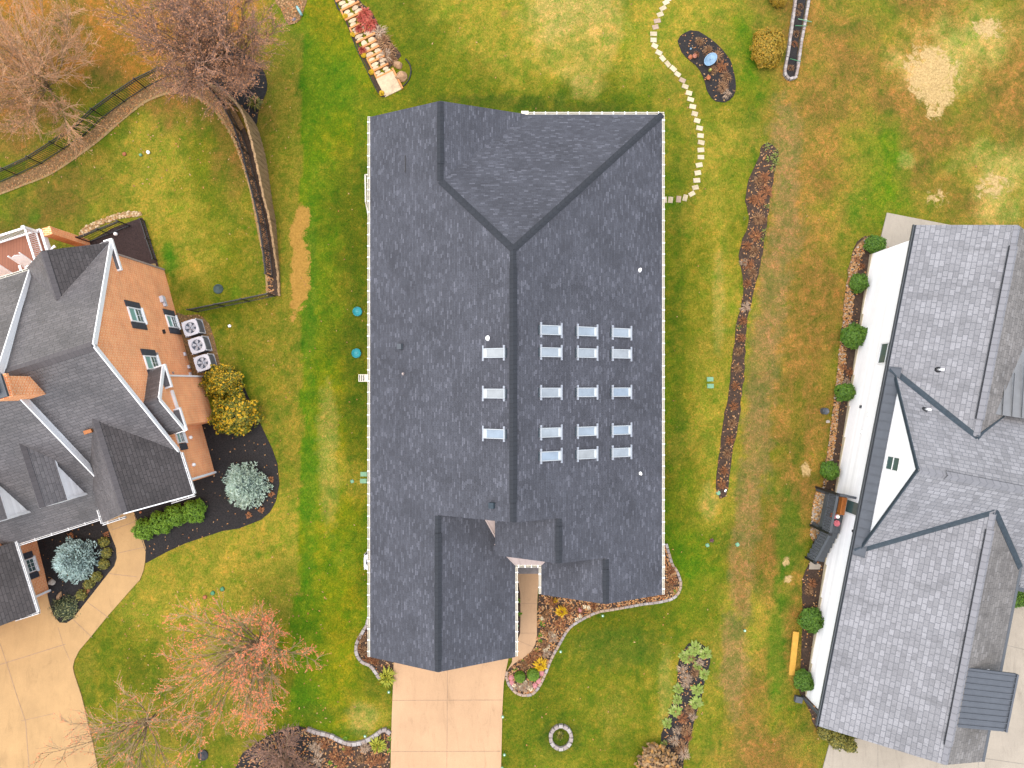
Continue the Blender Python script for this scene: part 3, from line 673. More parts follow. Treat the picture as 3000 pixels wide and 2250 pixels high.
# ================================================================== the middle house (charcoal roof)
def main_house():
    H = thing('house', 'large single-storey house under a charcoal shingle roof with eighteen skylights', 'house', (0, 0, g(0, 0)))
    xl, xr, ze = -6.62, 7.0, 2.9
    kL = 3.4/6.67; kR = 3.4/6.95; xm = .05; zr = 6.3
    zL = lambda x: ze+(x-xl)*kL
    zR = lambda x: ze+(xr-x)*kR
    x1 = -3.164; z1 = zL(x1); yb = 12.57; yr1 = yb-(z1-ze)/.4906; yg = 12.5
    xv = .72
    xg = -3.27; zg = zL(xg); yf = -12.75
    x2 = 2.02; z2 = zR(x2); x3 = 4.195; z3 = zR(x3)
    yh = 5.64; ym = -5.8; y2 = -7.76; y3 = -9.84
    mb = MB()
    Lp = [(xl, yg-.05, ze), (x1, yg, z1), (x1, yr1, z1), (xm, yh, zr), (xm, ym, zr), (xg, ym, zg), (xg, yf, zg), (xl, yf+.02, ze)]
    Rp = [(xm, yh, zr), (xr, yb, ze), (xr, y3+.02, ze), (x3, y3, z3), (x3, y2, z3), (x2, y2, z2), (x2, ym, z2), (xm, ym, zr)]
    Bp = [(xr, yb, ze), (xm, yh, zr), (x1, yr1, z1), (xv, yb, ze)]
    RG = [(x1, yg, z1), (x1, yr1, z1), (xv, yb, ze)]
    kG = (zg-ze)/(.16-xg)
    GR = [(xg, yf, zg), (xg, -5.5, zg), (.16, -5.5, ze), (.16, yf+.02, ze)]
    MLx = -.77; MLz = z2-(x2-MLx)*.5
    ML = [(x2, y2, z2), (x2, -5.45, z2), (MLx, -5.45, MLz), (MLx, y2+.03, MLz)]
    TLx = 1.36
    kT = (z3-ze)/(x3-TLx)
    TL = [(x3, y3, z3), (x3, -7.3, z3), (TLx, -7.3, ze), (TLx, y3+.02, ze)]
    roof_slab(mb, [Lp, Rp, Bp, RG]); roof_slab(mb, [GR]); roof_slab(mb, [ML]); roof_slab(mb, [TL])
    roof = mb.build('roof', [MT['roof_dark'], MT['cream']], H)
    # ridge and hip caps
    hl = 1/math.sqrt(1+kL*kL)
    dl = (-1, 0, -kL); dr = (1, 0, -kR)
    rc = MT['ridge_dark']
    def ridge(a, b, sa, sb, half=.14, rise=.02): ridge_strip('ridge_cap', a, b, sa, sb, rc, H, half, rise)
    ridge((xm, yh, zr+.01), (xm, ym+.02, zr+.01), dl, dr, .14, .02)
    ridge((xm, 4.85, zr+.035), (xm, -4.95, zr+.035), dl, dr, .16, .06)
    ridge((x1, yg-.02, z1+.01), (x1, yr1, z1+.01), dl, (1, 0, -.455), .14, .02)
    ridge((x1, yg-.55, z1+.03), (x1, yr1+.75, z1+.03), dl, (1, 0, -.455), .15, .05)
    ridge((xg, ym-.03, zg+.01), (xg, yf+.02, zg+.01), dl, (1, 0, -kG), .14, .02)
    ridge((xg, -6.6, zg+.03), (xg, yf+.55, zg+.03), dl, (1, 0, -kG), .15, .05)
    ridge((x2, ym-.03, z2+.01), (x2, y2+.02, z2+.01), (-1, 0, -.5), dr, .14, .02)
    ridge((x2, -6.15, z2+.03), (x2, -7.25, z2+.03), (-1, 0, -.5), dr, .15, .05)
    ridge((x3, y2-.08, z3+.01), (x3, y3+.02, z3+.01), (-1, 0, -kT), dr, .14, .02)
    ridge((x3, -8.3, z3+.03), (x3, -9.3, z3+.03), (-1, 0, -kT), dr, .15, .05)
    def hip(a, b, sa, sb): ridge_strip('hip_cap', a, b, sa, sb, rc, H, .15, .022)
    # hips: the cap lies on both slopes
    q = .7071
    a = Vector((xm, yh, zr+.012)); b = Vector((xr, yb, ze+.03))
    hip(a, b, (q, -q, -q*kR), (-q, q, -q*.4906))
    b = Vector((x1, yr1, z1+.012))
    hip(a, b, (-q, -q, -q*kL), (q, q, -q*.4906))
    # gutters with their hangers
    def gutter(p, q_, out, hang=.52, w=.11):
        p = Vector(p); q_ = Vector(q_); o = Vector(out); mb = MB(); d = (q_-p).normalized(); L = (q_-p).length
        dz = Vector((0, 0, 1))
        mb.obox((p+q_)/2+o*.012-dz*.05, d, o, dz, L/2, .012, .055)          # back
        mb.obox((p+q_)/2+o*(w-.012)-dz*.045, d, o, dz, L/2, .012, .06)      # front lip
        mb.obox((p+q_)/2+o*(w/2)-dz*.1, d, o, dz, L/2, w/2-.024, .008)       # floor
        for e in (p+d*.01, q_-d*.01): mb.obox(e+o*(w/2)-dz*.05, d, o, dz, .008, w/2-.024, .05)
        n = int(L/hang)
        for k in range(n):
            c = p+d*(L*(k+.5)/n)+o*(w/2)
            mb.obox(c+dz*.012, d, o, dz, .02, w/2+.022, .008, 1)
        return mb.build('gutter', [MT['cream'], MT['white']], H)
    gutter((xl, yg-.02, ze-.02), (xl, yf+.02, ze-.02), (-1, 0, 0))
    gutter((xr, y3+.02, ze-.02), (xr, yb, ze-.02), (1, 0, 0))
    gutter((xr+.1, yb, ze-.02), (xv+.05, yb, ze-.02), (0, 1, 0))
    gutter((.16, yf+.05, ze-.02), (.16, -8.55, ze-.02), (1, 0, 0), .45)
    gutter((TLx, -8.55, ze-.02), (TLx, y3+.05, ze-.02), (-1, 0, 0), .45)
    gutter((.16, -8.44, ze-.03), (TLx, -8.44, ze-.03), (0, -1, 0), .3)
    mb = MB(); mb.obox((xv-.12, yb+.06, ze-.03), (1, 0, 0), (0, 1, 0), (0, 0, 1), .17, .085, .075); mb.build('gutter_end', MT['cream'], H)
    # tan metal saddles that drain the dead valleys by the porch
    zGR = lambda x: zg-(x-xg)*kG
    zTL = lambda x: z3-(x3-x)*kT
    mb = MB()
    f0, f1 = (.16, -8.43, ze+.02), (TLx, -8.43, ze+.02)
    bl, br = (-.80, -7.35, zGR(-.80)+.02), (2.3, -7.35, zTL(2.3)+.02)
    mb.poly([f0, f1, br, bl])
    for t in (.2, .4, .6, .8):
        p = Vector(f0).lerp(Vector(f1), t); r_ = Vector(bl).lerp(Vector(br), t*.72+.14)
        mb.bar(p+Vector((0, .01, .012)), r_+Vector((0, 0, .012)), .012, .016)
    mb.bar(Vector(f0)+Vector((0, 0, .01)), Vector(bl)+Vector((0, 0, .01)), .05, .02); mb.bar(Vector(f1)+Vector((0, 0, .01)), Vector(br)+Vector((0, 0, .01)), .05, .02)
    mb.build('valley_saddle', MT['tan_metal'], H)
    nG = Vector((kG, 0, 1)).normalized(); pG = (xg, 0, zg+.03)
    P1 = at_plane(1418, 1514, pG, nG); P2 = at_plane(1453, 1577, pG, nG)
    P3 = Vector((MLx+.35, -5.7, zGR(MLx+.35)+.45)); P4 = Vector((MLx+.35, P2.y, zGR(MLx+.35)+.12))
    mb = MB(); mb.poly([P1, P2, P4, P3])
    mb.bar(P1+Vector((0, 0, .01)), P2+Vector((0, 0, .01)), .06, .03)
    mb.build('valley_saddle', MT['tan_metal'], H)
    # walls under the eaves
    mb = MB()
    def zl(x): return min(zL(x), zR(x))-.16
    def wall_poly(pts): mb.poly(pts)
    gb = lambda y: g(0, y)-.4
    X0, X1, Y0, Y1 = -6.2, 6.6, -5.5, 12.15
    mb.poly([(X0, Y1, gb(Y1)), (X0, -12.35, gb(-12.35)), (X0, -12.35, zl(X0)), (X0, Y1, zl(X0))])
    mb.poly([(X1, -9.45, gb(-9.45)), (X1, Y1, gb(Y1)), (X1, Y1, zl(X1)), (X1, -9.45, zl(X1))])
    mb.poly([(X1, Y1, gb(Y1)), (X0, Y1, gb(Y1)), (X0, Y1, zl(X0)), (x1, Y1, z1-.16), (xv-.4, Y1, ze+.05), (X1, Y1, ze+.03)])
    mb.poly([(X0, -12.35, gb(-12.35)), (-.26, -12.35, gb(-12.35)), (-.26, -12.35, ze+.05), (xg, -12.35, zg-.16), (X0, -12.35, zl(X0))])
    mb.poly([(-.26, -12.35, gb(-12)), (-.26, Y0, gb(-12)), (-.26, Y0, ze+.05), (-.26, -12.35, ze+.05)])
    mb.poly([(X0, Y0, gb(Y0)), (X1, Y0, gb(Y0)), (X1, Y0, zl(X1)), (xm, Y0, zr-.16), (X0, Y0, zl(X0))])
    mb.poly([(1.78, -9.45, gb(-9)), (X1, -9.45, gb(-9)), (X1, -9.45, zl(X1)), (x3, -9.45, z3-.16), (1.78, -9.45, ze+.05)])
    mb.poly([(1.78, Y0, gb(-9)), (1.78, -9.45, gb(-9)), (1.78, -9.45, ze+.05), (1.78, Y0, ze+.05)])
    mb.poly([(MLx+.35, -7.4, 2.6), (x3, -7.4, 2.6), (x3, -7.4, z3-.16), (x2, -7.4, z2-.16), (MLx+.35, -7.4, MLz+.02)])
    mb.poly([(MLx+.35, Y0, 2.6), (MLx+.35, -7.4, 2.6), (MLx+.35, -7.4, MLz+.02), (MLx+.35, Y0, MLz+.02)])
    mb.build('wall', MT['brick_tan'], H)
    mb = MB(); mb.box(-5.8, -.7, -12.42, -12.36, .06, 2.3)
    for k in range(4): mb.box(-5.75, -.75, -12.445, -12.42, .1+k*.56, .1+k*.56+.5)
    mb.build('garage_door', MT['white'], H)
    mb = MB(); mb.box(.3, 1.3, -5.58, -5.51, g(0, -5.5), 2.1-.4); mb.build('front_door', MT['bench_wood'], H)
    for (x, y, ax) in ((X0, 9.5, 0), (X0, 3.0, 0), (X0, -2.4, 0), (X1, 8.6, 0), (X1, 2.2, 0), (X1, -3.4, 0), (4.2, -9.45, 1), (-4.5, Y1, 1), (3.0, Y1, 1)):
        zc = 1.35; mf = MB(); mp = MB()
        if ax == 0:
            s = -1 if x < 0 else 1
            mf.box(min(x, x+s*.05), max(x, x+s*.05), y-.6, y+.6, zc-.75, zc+.75)
            mp.box(min(x+s*.052, x+s*.065), max(x+s*.052, x+s*.065), y-.5, y+.5, zc-.65, zc+.65)
        else:
            s = -1 if y < 0 else 1
            mf.box(x-.8, x+.8, min(y, y+s*.05), max(y, y+s*.05), zc-.75, zc+.75)
            mp.box(x-.7, x+.7, min(y+s*.052, y+s*.065), max(y+s*.052, y+s*.065), zc-.65, zc+.65)
        f = mf.build('window', MT['white'], H); mp.build('pane', MT['pane_dark'], f)
        f.children[0].matrix_parent_inverse = f.matrix_world.inverted() if False else Matrix.Identity(4)
    # skylights: one built, the rest copied on the two slopes
    nR = Vector((kR, 0, 1)).normalized(); nL = Vector((-kL, 0, 1)).normalized()
    def sky_proto(tilt, flip):
        """modelled in local axes: +x down the slope, z out of the roof"""
        Ls, Ws = .515, .205
        m0 = MB()
        for (a0, a1, b0, b1) in ((-Ls, Ls, -Ws, -Ws+.035), (-Ls, Ls, Ws-.035, Ws), (-Ls, -Ls+.05, -Ws+.035, Ws-.035), (Ls-.05, Ls, -Ws+.035, Ws-.035)):
            m0.box(a0, a1, b0, b1, 0, .12)
        fr = m0.build('skylight', MT['sky_frame'])
        m1 = MB(); m1.box(-Ls+.05, Ls-.16, -Ws+.035, Ws-.035, .085, .098)
        m2 = MB(); m2.box(Ls-.16, Ls-.05, -Ws+.035, Ws-.035, .085, .102)
        m3 = MB(); m3.box(Ls+.004, Ls+.074, -Ws-.125, Ws+.125, .005, .07)
        m4 = MB(); m4.box(-Ls+.02, -Ls+.10, -Ws-.12, -Ws-.003, .005, .07); m5 = MB(); m5.box(-Ls+.02, -Ls+.10, Ws+.003, Ws+.12, .005, .07)
        m6 = MB(); m6.box(-Ls-.06, -Ls-.004, -Ws+.01, Ws-.01, .003, .05)
        for mm, n_, mt in ((m1, 'pane', 'sky_pane'), (m2, 'light_strip', 'sky_strip'), (m3, 'end_bar', 'sky_bar'), (m4, 'end_bar', 'sky_bar'), (m5, 'end_bar', 'sky_bar'), (m6, 'head_flashing', 'flashing')):
            o = mm.build(n_, MT[mt]); o.parent = fr
        return fr
    pr = sky_proto(0, 0)
    cols = ((1578, 1645), (1686, 1750), (1788, 1850)); rowsy = (967, 1032, 1150, 1267, 1336)
    spots = []
    for r_, py in enumerate(rowsy):
        y = at_plane(1612, py, (xm, 0, zr+.08), nR).y
        for c0, c1 in cols:
            pa = at_plane((c0+c1)/2, 1125, (xm, 0, zr+.08), nR)
            spots.append((pa.x, y, zR(pa.x), math.atan(kR), 0))
    for py in (1034, 1153, 1271):
        y = at_plane(1450, py, (xm, 0, zr+.08), nL).y
        pa = at_plane(1450, 1125, (xm, 0, zr+.08), nL)
        spots.append((pa.x, y, zL(pa.x), math.atan(kL), 1))
    for i, (x, y, z, t, left) in enumerate(spots):
        o = pr if i == 0 else copy_tree(pr)
        o.parent = H; o.matrix_parent_inverse = Matrix.Translation(-Vector(H.location))
        o.location = (x, y, z+.004)
        o.rotation_euler = (0, t, 0) if not left else (0, t, math.pi)
        o['group'] = 'skylights on the charcoal roof'
        if left: o['label'] = 'skylight on the narrow left slope beside the ridge'
    # small roof fittings
    def on(px, py, pl, h=0):
        return at_plane(px, py, (xm, 0, zr+h), nR if pl == 'R' else nL)
    for px, py in ((1172, 1015), (1441, 1481)):
        c = on(px, py, 'L', .1); t = Vector((1, 0, kL)).normalized()
        mb = MB(); mb.obox(c, t, (0, 1, 0), nL, .115, .12, .09); mb.obox(c-nL*.1, t, (0, 1, 0), nL, .2, .16, .006)
        mb.build('box_vent', MT['flashing'] if px > 1400 else MT['dark_trim'], H)
    for px, py, pl, r_, h in ((1430, 990, 'L', .06, .3), (1875, 790, 'R', .05, .35), (1877, 1388, 'R', .045, .25), (1180, 1095, 'L', .035, .2)):
        c = on(px, py, pl, .15); mb = MB()
        mb.tube([c-Vector((0, 0, h*.6)), c+Vector((0, 0, h*.5))], r_, 10); mb.tube([c-Vector((0, 0, .16)), c-Vector((0, 0, .12))], [r_*2.2, r_*1.2], 10)
        mb.build('vent_pipe', MT['pipe_white'] if px != 1180 else MT['tan_metal'], H)
    a = on(1187, 455, 'L', .03); b = on(1187, 505, 'L', .03)
    mb = MB(); mb.bar(a, b, .03, .03); mb.build('cable_strip', MT['black_metal'], H)
    # side stoop with its rail and the sill of the bay, showing past the left eave
    mb = MB(); zt = 1.0; a = at_z(1070, 512, zt); b = at_z(1071.5, 592, zt); c = at_z(1082, 650, zt-.5)
    mb.bar(a, b, .07, .05); mb.bar(b, c, .05, .05)
    for k in range(5):
        p = a.lerp(b, k/4); mb.bar(p, Vector((p.x, p.y, g(p.x, p.y))), .06, .06)
    mb.bar(a, Vector((X0, a.y, a.z)), .05, .05); mb.bar(a-Vector((0, 0, .55)), b-Vector((0, 0, .55)), .04, .04)
    mb.build('stair_railing', MT['cream'], H)
    mb = MB(); mb.box(a.x+.05, X0-.003, b.y, a.y, g(0, 8)-.3, .12); mb.build('stair_landing', MT['brick_tan'], H)
    for k in range(5):
        pass
    p = G(1074, 1108, .9)
    mb = MB(); mb.box(p.x-.14, X0-.003, p.y-.18, p.y+.18, .05, .95); mb.build('vent_hood', MT['cream'], H)
    mb = MB()
    for k in range(3): mb.box(p.x-.10+k*.1, p.x-.06+k*.1, p.y-.15, p.y+.15, .952, .965)
    mb.build('vent_grille', MT['black_metal'], H)
    return H
HOUSE = main_house()
# ================================================================== frames for the rotated neighbours
class Frame:
    """a runs along the wall towards the street, b points out of the wall, z up"""
    def __init__(s, o, v, n): s.o = Vector((o[0], o[1], 0)); s.v = Vector((v[0], v[1], 0)); s.n = Vector((n[0], n[1], 0)); s.u = Vector((0, 0, 1))
    def P(s, a, b, z): return s.o+s.v*a+s.n*b+Vector((0, 0, z))
    def box(s, mb, a0, a1, b0, b1, z0, z1, m=0):
        p = [s.P(a0, b0, z0), s.P(a1, b0, z0), s.P(a1, b1, z0), s.P(a0, b1, z0), s.P(a0, b0, z1), s.P(a1, b0, z1), s.P(a1, b1, z1), s.P(a0, b1, z1)]
        mb.box8(p, m)
    def gz(s, a, b): p = s.P(a, b, 0); return g(p.x, p.y)
def polys(fr, L): return [[fr.P(*p) for p in q] for q in L]
def window(fr, house, b, a0, a1, z0, z1, pane='pane_dark', shut=0.0, cols=2, rows=2, sill=True, label=None):
    mf = MB()
    w = .055
    fr.box(mf, a0, a0+w, b, b+.07, z0, z1); fr.box(mf, a1-w, a1, b, b+.07, z0, z1)
    fr.box(mf, a0+w, a1-w, b, b+.07, z0, z0+w); fr.box(mf, a0+w, a1-w, b, b+.07, z1-w, z1)
    zm = (z0+z1)/2
    mr = .03 if rows > 1 else .012
    fr.box(mf, a0+w, a1-w, b, b+.055, zm-mr, zm+mr)
    for half in (0, 1)[:1 if pane == 'pane_teal' else 2]:
        lo = z0+w if half == 0 else zm+mr; hi = zm-mr if half == 0 else z1-w
        for k in range(1, cols): a = a0+w+(a1-a0-2*w)*k/cols; fr.box(mf, a-.009, a+.009, b, b+.045, lo, hi)
        for k in range(1, rows): z = lo+(hi-lo)*k/rows; fr.box(mf, a0+w, a1-w, b, b+.043, z-.009, z+.009)
    f = mf.build('window', MT['white'], house)
    if label: f['label'] = label
    def child(mb, nm, mt):
        o = mb.build(nm, mt); o.parent = f; o.matrix_parent_inverse = Matrix.Translation(Vector(house.location)*0)
        return o
    mp = MB(); fr.box(mp, a0+w, a1-w, b-.01, b+.03, z0+w, zm-mr); child(mp, 'pane', MT['pane_dark'])
    mp = MB(); fr.box(mp, a0+w, a1-w, b-.01, b+.025, zm+mr, z1-w); child(mp, 'pane', MT[pane])
    if sill:
        ms = MB(); fr.box(ms, a0-.06, a1+.06, b, b+.12, z0-.08, z0-.003); child(ms, 'sill', MT['white'])
    if shut:
        for x0, x1 in ((a0-.02-shut, a0-.02), (a1+.02, a1+.02+shut)):
            m = MB(); fr.box(m, x0, x1, b, b+.045, z0-.05, z1+.05)
            for k in range(8):
                z = z0+(z1-z0)*(k+.5)/8; fr.box(m, x0+.05, x1-.05, b+.045, b+.058, z-.03, z+.03)
            m.build('shutter', MT['shutter'], house)
    return f
def gutter_run(fr, house, p, q, out, mat='gutter_white', w=.1, hang=.8):
    p = fr.P(*p); q = fr.P(*q); d = (q-p).normalized(); L = (q-p).length
    o = (fr.v*out[0]+fr.n*out[1]).normalized(); dz = Vector((0, 0, 1)); mb = MB(); c = (p+q)/2
    mb.obox(c+o*.012-dz*.05, d, o, dz, L/2, .012, .055); mb.obox(c+o*(w-.016)-dz*.045, d, o, dz, L/2, .016, .06)
    mb.obox(c+o*(w/2)-dz*.085, d, o, dz, L/2, w/2-.03, .008, 1)
    n = max(1, int(L/hang))
    for k in range(n): mb.obox(p+d*(L*(k+.5)/n)+o*(w/2-.02)+dz*.014, d, o, dz, .015, w/2+.03, .008)
    return mb.build('gutter', [MT[mat], MT['gutter_inside']], house)

# ================================================================== left neighbour: orange brick house
FL = Frame((-15.347, -4.662), (math.sin(R(17.5)), -math.cos(R(17.5))), (math.cos(R(17.5)), math.sin(R(17.5))))
def left_house():
    f = FL
    p0 = f.P(-5, -4, 0); H = thing('house', 'orange brick house with steep brown shingle roofs, white trim and black shutters', 'house', (p0.x, p0.y, g(p0.x, p0.y)))
    kr, kf = .77, .852; zr, ar = 7.2, -6.43
    zm = lambda a: zr-(ar-a)*kr if a < ar else zr-(a-ar)*kf
    hr, ha = 7.68, -6.4; hkr, hkf = .828, .864
    zh = lambda a: hr-(ha-a)*hkr if a < ha else hr-(a-ha)*hkf
    bx = -3.45; BL = -15.5
    mb = MB()
    def slab(L, th=.16): roof_slab(mb, polys(f, L), th)
    slab([[(-11.74, .3, zm(-11.74)), (ar, .3, zr), (ar, bx-.1, zr), (-11.74, bx-.1, zm(-11.74))], [(ar, .3, zr), (-1.5, .3, zm(-1.5)), (-1.5, bx-.1, zm(-1.5)), (ar, bx-.1, zr)]])
    slab([[(-11.45, bx, zh(-11.45)), (ha, bx, hr), (ha, BL, hr), (-11.45, BL, zh(-11.45))], [(ha, bx, hr), (.36, bx, zh(.36)), (.36, BL, zh(.36)), (ha, BL, hr)]])
    # rear gable, front gable, bay gable
    slab([[(-11.56, -1.8, 5.0), (-9.25, -1.8, 5.0), (-11.66, .26, 3.2)], [(-11.56, -1.8, 5.0), (-11.62, -3.86, 3.2), (-9.25, -1.8, 5.0)]], .12)
    slab([[(-3.95, -1.87, 5.0), (.46, -1.87, 5.0), (.61, .36, 3.0), (-1.46, .36, 3.0)], [(-3.95, -1.87, 5.0), (-1.46, -4.05, 3.0), (.61, -4.05, 3.0), (.46, -1.87, 5.0)]], .14)
    slab([[(-3.9, -.6, 4.52), (-3.9, .89, 4.52), (-5.47, .89, 3.2), (-5.47, .2, 3.2), (-5.2, -.6, 3.43)], [(-3.9, -.6, 4.52), (-2.7, -.6, 3.6), (-2.35, .2, 3.05), (-2.35, .89, 3.05), (-3.9, .89, 4.52)]], .12)
    # garage wing roof
    slab([[(.2, -8.98, 1.98), (3.75, -8.98, 1.98), (3.75, -12.6, 4.9), (.2, -12.6, 4.9)], [(.2, -12.6, 4.9), (3.75, -12.6, 4.9), (3.75, -16.2, 1.98), (.2, -16.2, 1.98)]], .14)
    for i_, f_ in enumerate(mb.f):      # right-facing slopes: their shade is put into a darker shingle colour
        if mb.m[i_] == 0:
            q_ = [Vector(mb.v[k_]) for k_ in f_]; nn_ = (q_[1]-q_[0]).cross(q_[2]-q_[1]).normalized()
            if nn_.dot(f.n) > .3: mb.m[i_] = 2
    mb.build('roof', [MT['roof_brown'], MT['white'], MT['roof_brown_shade']], H)
    def rcap(a, b, da, db, half=.16):
        cv = lambda d: tuple(f.v*d[0]+f.n*d[1]+Vector((0, 0, d[2])))
        ridge_strip('ridge_cap', f.P(*a), f.P(*b), cv(da), cv(db), MT['ridge_brown'], H, half, .05)
    rcap((ar, .26, zr), (ar, bx, zr), (-1, 0, -kr), (1, 0, -kf), .2)
    rcap((ha, bx-.02, hr), (ha, BL, hr), (-1, 0, -hkr), (1, 0, -hkf), .2)
    rcap((-11.5, -1.8, 5.0), (-9.3, -1.8, 5.0), (0, 1, -.87), (0, -1, -.87)); rcap((-3.9, -1.87, 5.0), (.42, -1.87, 5.0), (0, 1, -.9), (0, -1, -.92))
    rcap((-3.9, -.4, 4.52), (-3.9, .85, 4.52), (-1, 0, -.84), (1, 0, -.95), .12)
    # white barge walls where the taller roof stands above the lower one
    mb = MB()
    for a0, a1 in ((-11.45, ha), (ha, -.6)):
        t0, t1 = zh(a0)-.15, zh(a1)-.15
        mb.poly([f.P(a0, bx+.004, t0), f.P(a1, bx+.004, t1), f.P(a1, bx+.004, t1-1.0), f.P(a0, bx+.004, t0-1.0)])
    mb.build('barge_wall', MT['white_siding'], H)
    mb = MB()
    for a0, a1, b, zf in ((-11.45, ha, bx+.01, zh), (ha, .1, bx+.01, zh), (-11.72, ar, .305, zm), (ar, -1.52, .305, zm)):
        d0, d1 = f.P(a0, b, zf(a0)-.09), f.P(a1, b, zf(a1)-.09)
        mb.bar(d0, d1, .05, .24)
    mb.bar(f.P(-5.47, .9, 3.13), f.P(-3.9, .9, 4.45), .05, .2); mb.bar(f.P(-3.9, .9, 4.45), f.P(-2.35, .9, 2.98), .05, .2)
    mb.bar(f.P(.47, -1.87, 4.95), f.P(.62, .36, 2.95), .05, .18)
    mb.build('rake_board', MT['white'], H)
    # cornice returns: little shelves with shingles and a white gutter edge
    for a0, a1, b0, b1, z in ((-11.78, -10.36, .2, .34, 3.15), (-5.5, -4.5, .66, .93, 3.12), (-3.38, -2.38, .66, .93, 3.0)):
        m = MB(); f.box(m, a0, a1, b0-.25, b1, z-.2, z-.03)
        m.poly([f.P(a0+.03, b1-.03, z-.025), f.P(a1-.03, b1-.03, z-.025), f.P(a1-.03, b0-.25, z+.16), f.P(a0+.03, b0-.25, z+.16)], 1)
        f.box(m, a0, a1, b1, b1+.06, z-.12, z+.02); f.box(m, a1, a1+.06, b0-.2, b1+.06, z-.12, z+.02); f.box(m, a0-.06, a0, b0-.2, b1+.06, z-.12, z+.02)
        m.build('cornice_return', [MT['white'], MT['roof_brown']], H)
    # walls
    mb = MB(); bz = lambda a, b: f.gz(a, b)-.35
    top = lambda a: zm(a)-.17
    mb.poly([f.P(-11.25, .2, bz(-11.25, .2)), f.P(-2.68, .2, bz(-2.68, .2)), f.P(-2.68, .2, top(-2.68)), f.P(ar, .2, top(ar)), f.P(-11.25, .2, top(-11.25))])
    mb.poly([f.P(-2.68, .0, bz(-2.68, 0)), f.P(0, 0, bz(0, 0)), f.P(0, 0, 2.95), f.P(-1.5, 0, 2.98), f.P(-2.68, 0, top(-2.68))])
    mb.poly([f.P(-2.68, .2, bz(-2.68, 0)), f.P(-2.68, 0, bz(-2.68, 0)), f.P(-2.68, 0, 3.9), f.P(-2.68, .2, 3.9)])
    mb.poly([f.P(0, 0, bz(0, 0)), f.P(0, -3.75, bz(0, -3.75)), f.P(0, -3.75, 2.98), f.P(0, -1.87, 4.8), f.P(0, 0, 3.0)])
    mb.poly([f.P(-11.25, .2, bz(-11.25, 0)), f.P(-11.25, -3.6, bz(-11.25, -3.6)), f.P(-11.25, -3.6, 3.2), f.P(-11.25, -1.8, 4.75), f.P(-11.25, .2, 3.2)])
    mb.poly([f.P(-11.25, -3.6, bz(-11, -3.6)), f.P(-11.25, BL, bz(-11, BL)), f.P(-11.25, BL, 3.3), f.P(-11.25, -3.6, 3.3)])
    mb.poly([f.P(-.1, -3.75, bz(0, -3.75)), f.P(-.1, -9.58, bz(0, -9.58)), f.P(-.1, -9.58, 1.95), f.P(-.1, -3.75, 1.95)])
    mb.poly([f.P(-.1, -9.58, bz(0, -9.58)), f.P(3.2, -9.58, bz(3.2, -9.58)), f.P(3.2, -9.58, 2.3), f.P(-.1, -9.58, 2.3)])
    mb.poly([f.P(3.2, -9.58, bz(3.2, -9.58)), f.P(3.2, -15.6, bz(3.2, -15)), f.P(3.2, -15.6, 2.2), f.P(3.2, -12.6, 4.7), f.P(3.2, -9.58, 2.3)])
    # bay
    mb.poly([f.P(-5.04, .66, bz(-5, .6)), f.P(-2.67, .66, bz(-2.7, .6)), f.P(-2.67, .66, 3.1), f.P(-3.9, .66, 4.38), f.P(-5.04, .66, 3.35)])
    mb.poly([f.P(-5.04, .2, bz(-5, .6)), f.P(-5.04, .66, bz(-5, .6)), f.P(-5.04, .66, 3.35), f.P(-5.04, .2, 3.35)])
    mb.poly([f.P(-2.67, .66, bz(-2.7, .6)), f.P(-2.67, 0, bz(-2.7, .6)), f.P(-2.67, 0, 3.1), f.P(-2.67, .66, 3.1)])
    mb.build('wall', MT['brick_orange'], H)
    # lintel band above the bay window
    m = MB(); f.box(m, -4.35, -3.2, .66, .78, 2.62, 2.74); m.build('window_head', MT['white'], H)
    window(f, H, .2, -8.55, -7.84, 2.16, 3.36, 'pane_teal', .3)
    window(f, H, .2, -8.52, -7.86, -1.28, -.22, 'pane_teal', .3)
    window(f, H, .2, -6.2, -5.52, 2.09, 3.28, 'pane_teal', .3)
    window(f, H, .0, -2.56, -1.91, 1.43, 2.18, 'pane_teal', 0)
    m = MB(); f.box(m, -1.88, -1.56, 0, .05, 1.4, 2.1); m.build('shutter', MT['shutter'], H)
    window(f, H, -9.58, 1.23, 1.92, .31, 1.48, 'pane_dark', .31, 3, 2)
    # gutters and downspouts
    gutter_run(f, H, (-1.42, .36, 2.97), (.6, .36, 2.97), (0, 1), hang=.5)
    gutter_run(f, H, (.62, .40, 2.96), (.62, -.75, 2.96), (1, 0), hang=.4)
    gutter_run(f, H, (.62, -2.98, 2.96), (.62, -4.1, 2.96), (1, 0), hang=.4); gutter_run(f, H, (.62, -4.06, 2.96), (-.05, -4.06, 2.96), (0, -1), hang=.4)
    gutter_run(f, H, (.37, -4.3, 1.84), (.37, -9.35, 1.84), (1, 0))
    gutter_run(f, H, (.2, -8.97, 1.95), (3.76, -8.97, 1.95), (0, 1), hang=.75); gutter_run(f, H, (3.76, -8.9, 1.95), (3.76, -10.1, 1.95), (1, 0), hang=.5)
    gutter_run(f, H, (-11.47, bx+.06, 3.46), (-11.47, BL, 3.46), (-1, 0), 'cream')
    gutter_run(f, H, (-11.66, .3, 3.15), (-11.66, -.35, 3.15), (-1, 0))
    m = MB(); f.box(m, -5.12, -5.045, .665, .735, f.gz(-5, .7)+.02, 3.05); m.build('downspout', MT['white'], H)
    m = MB(); f.box(m, -.15, -.04, .005, .09, f.gz(0, 0)+.02, 2.9); m.build('downspout', MT['white'], H)
    m = MB(); f.box(m, 3.06, 3.16, -9.575, -9.48, f.gz(3, -9.5)+.02, 1.9); m.build('downspout', MT['white'], H)
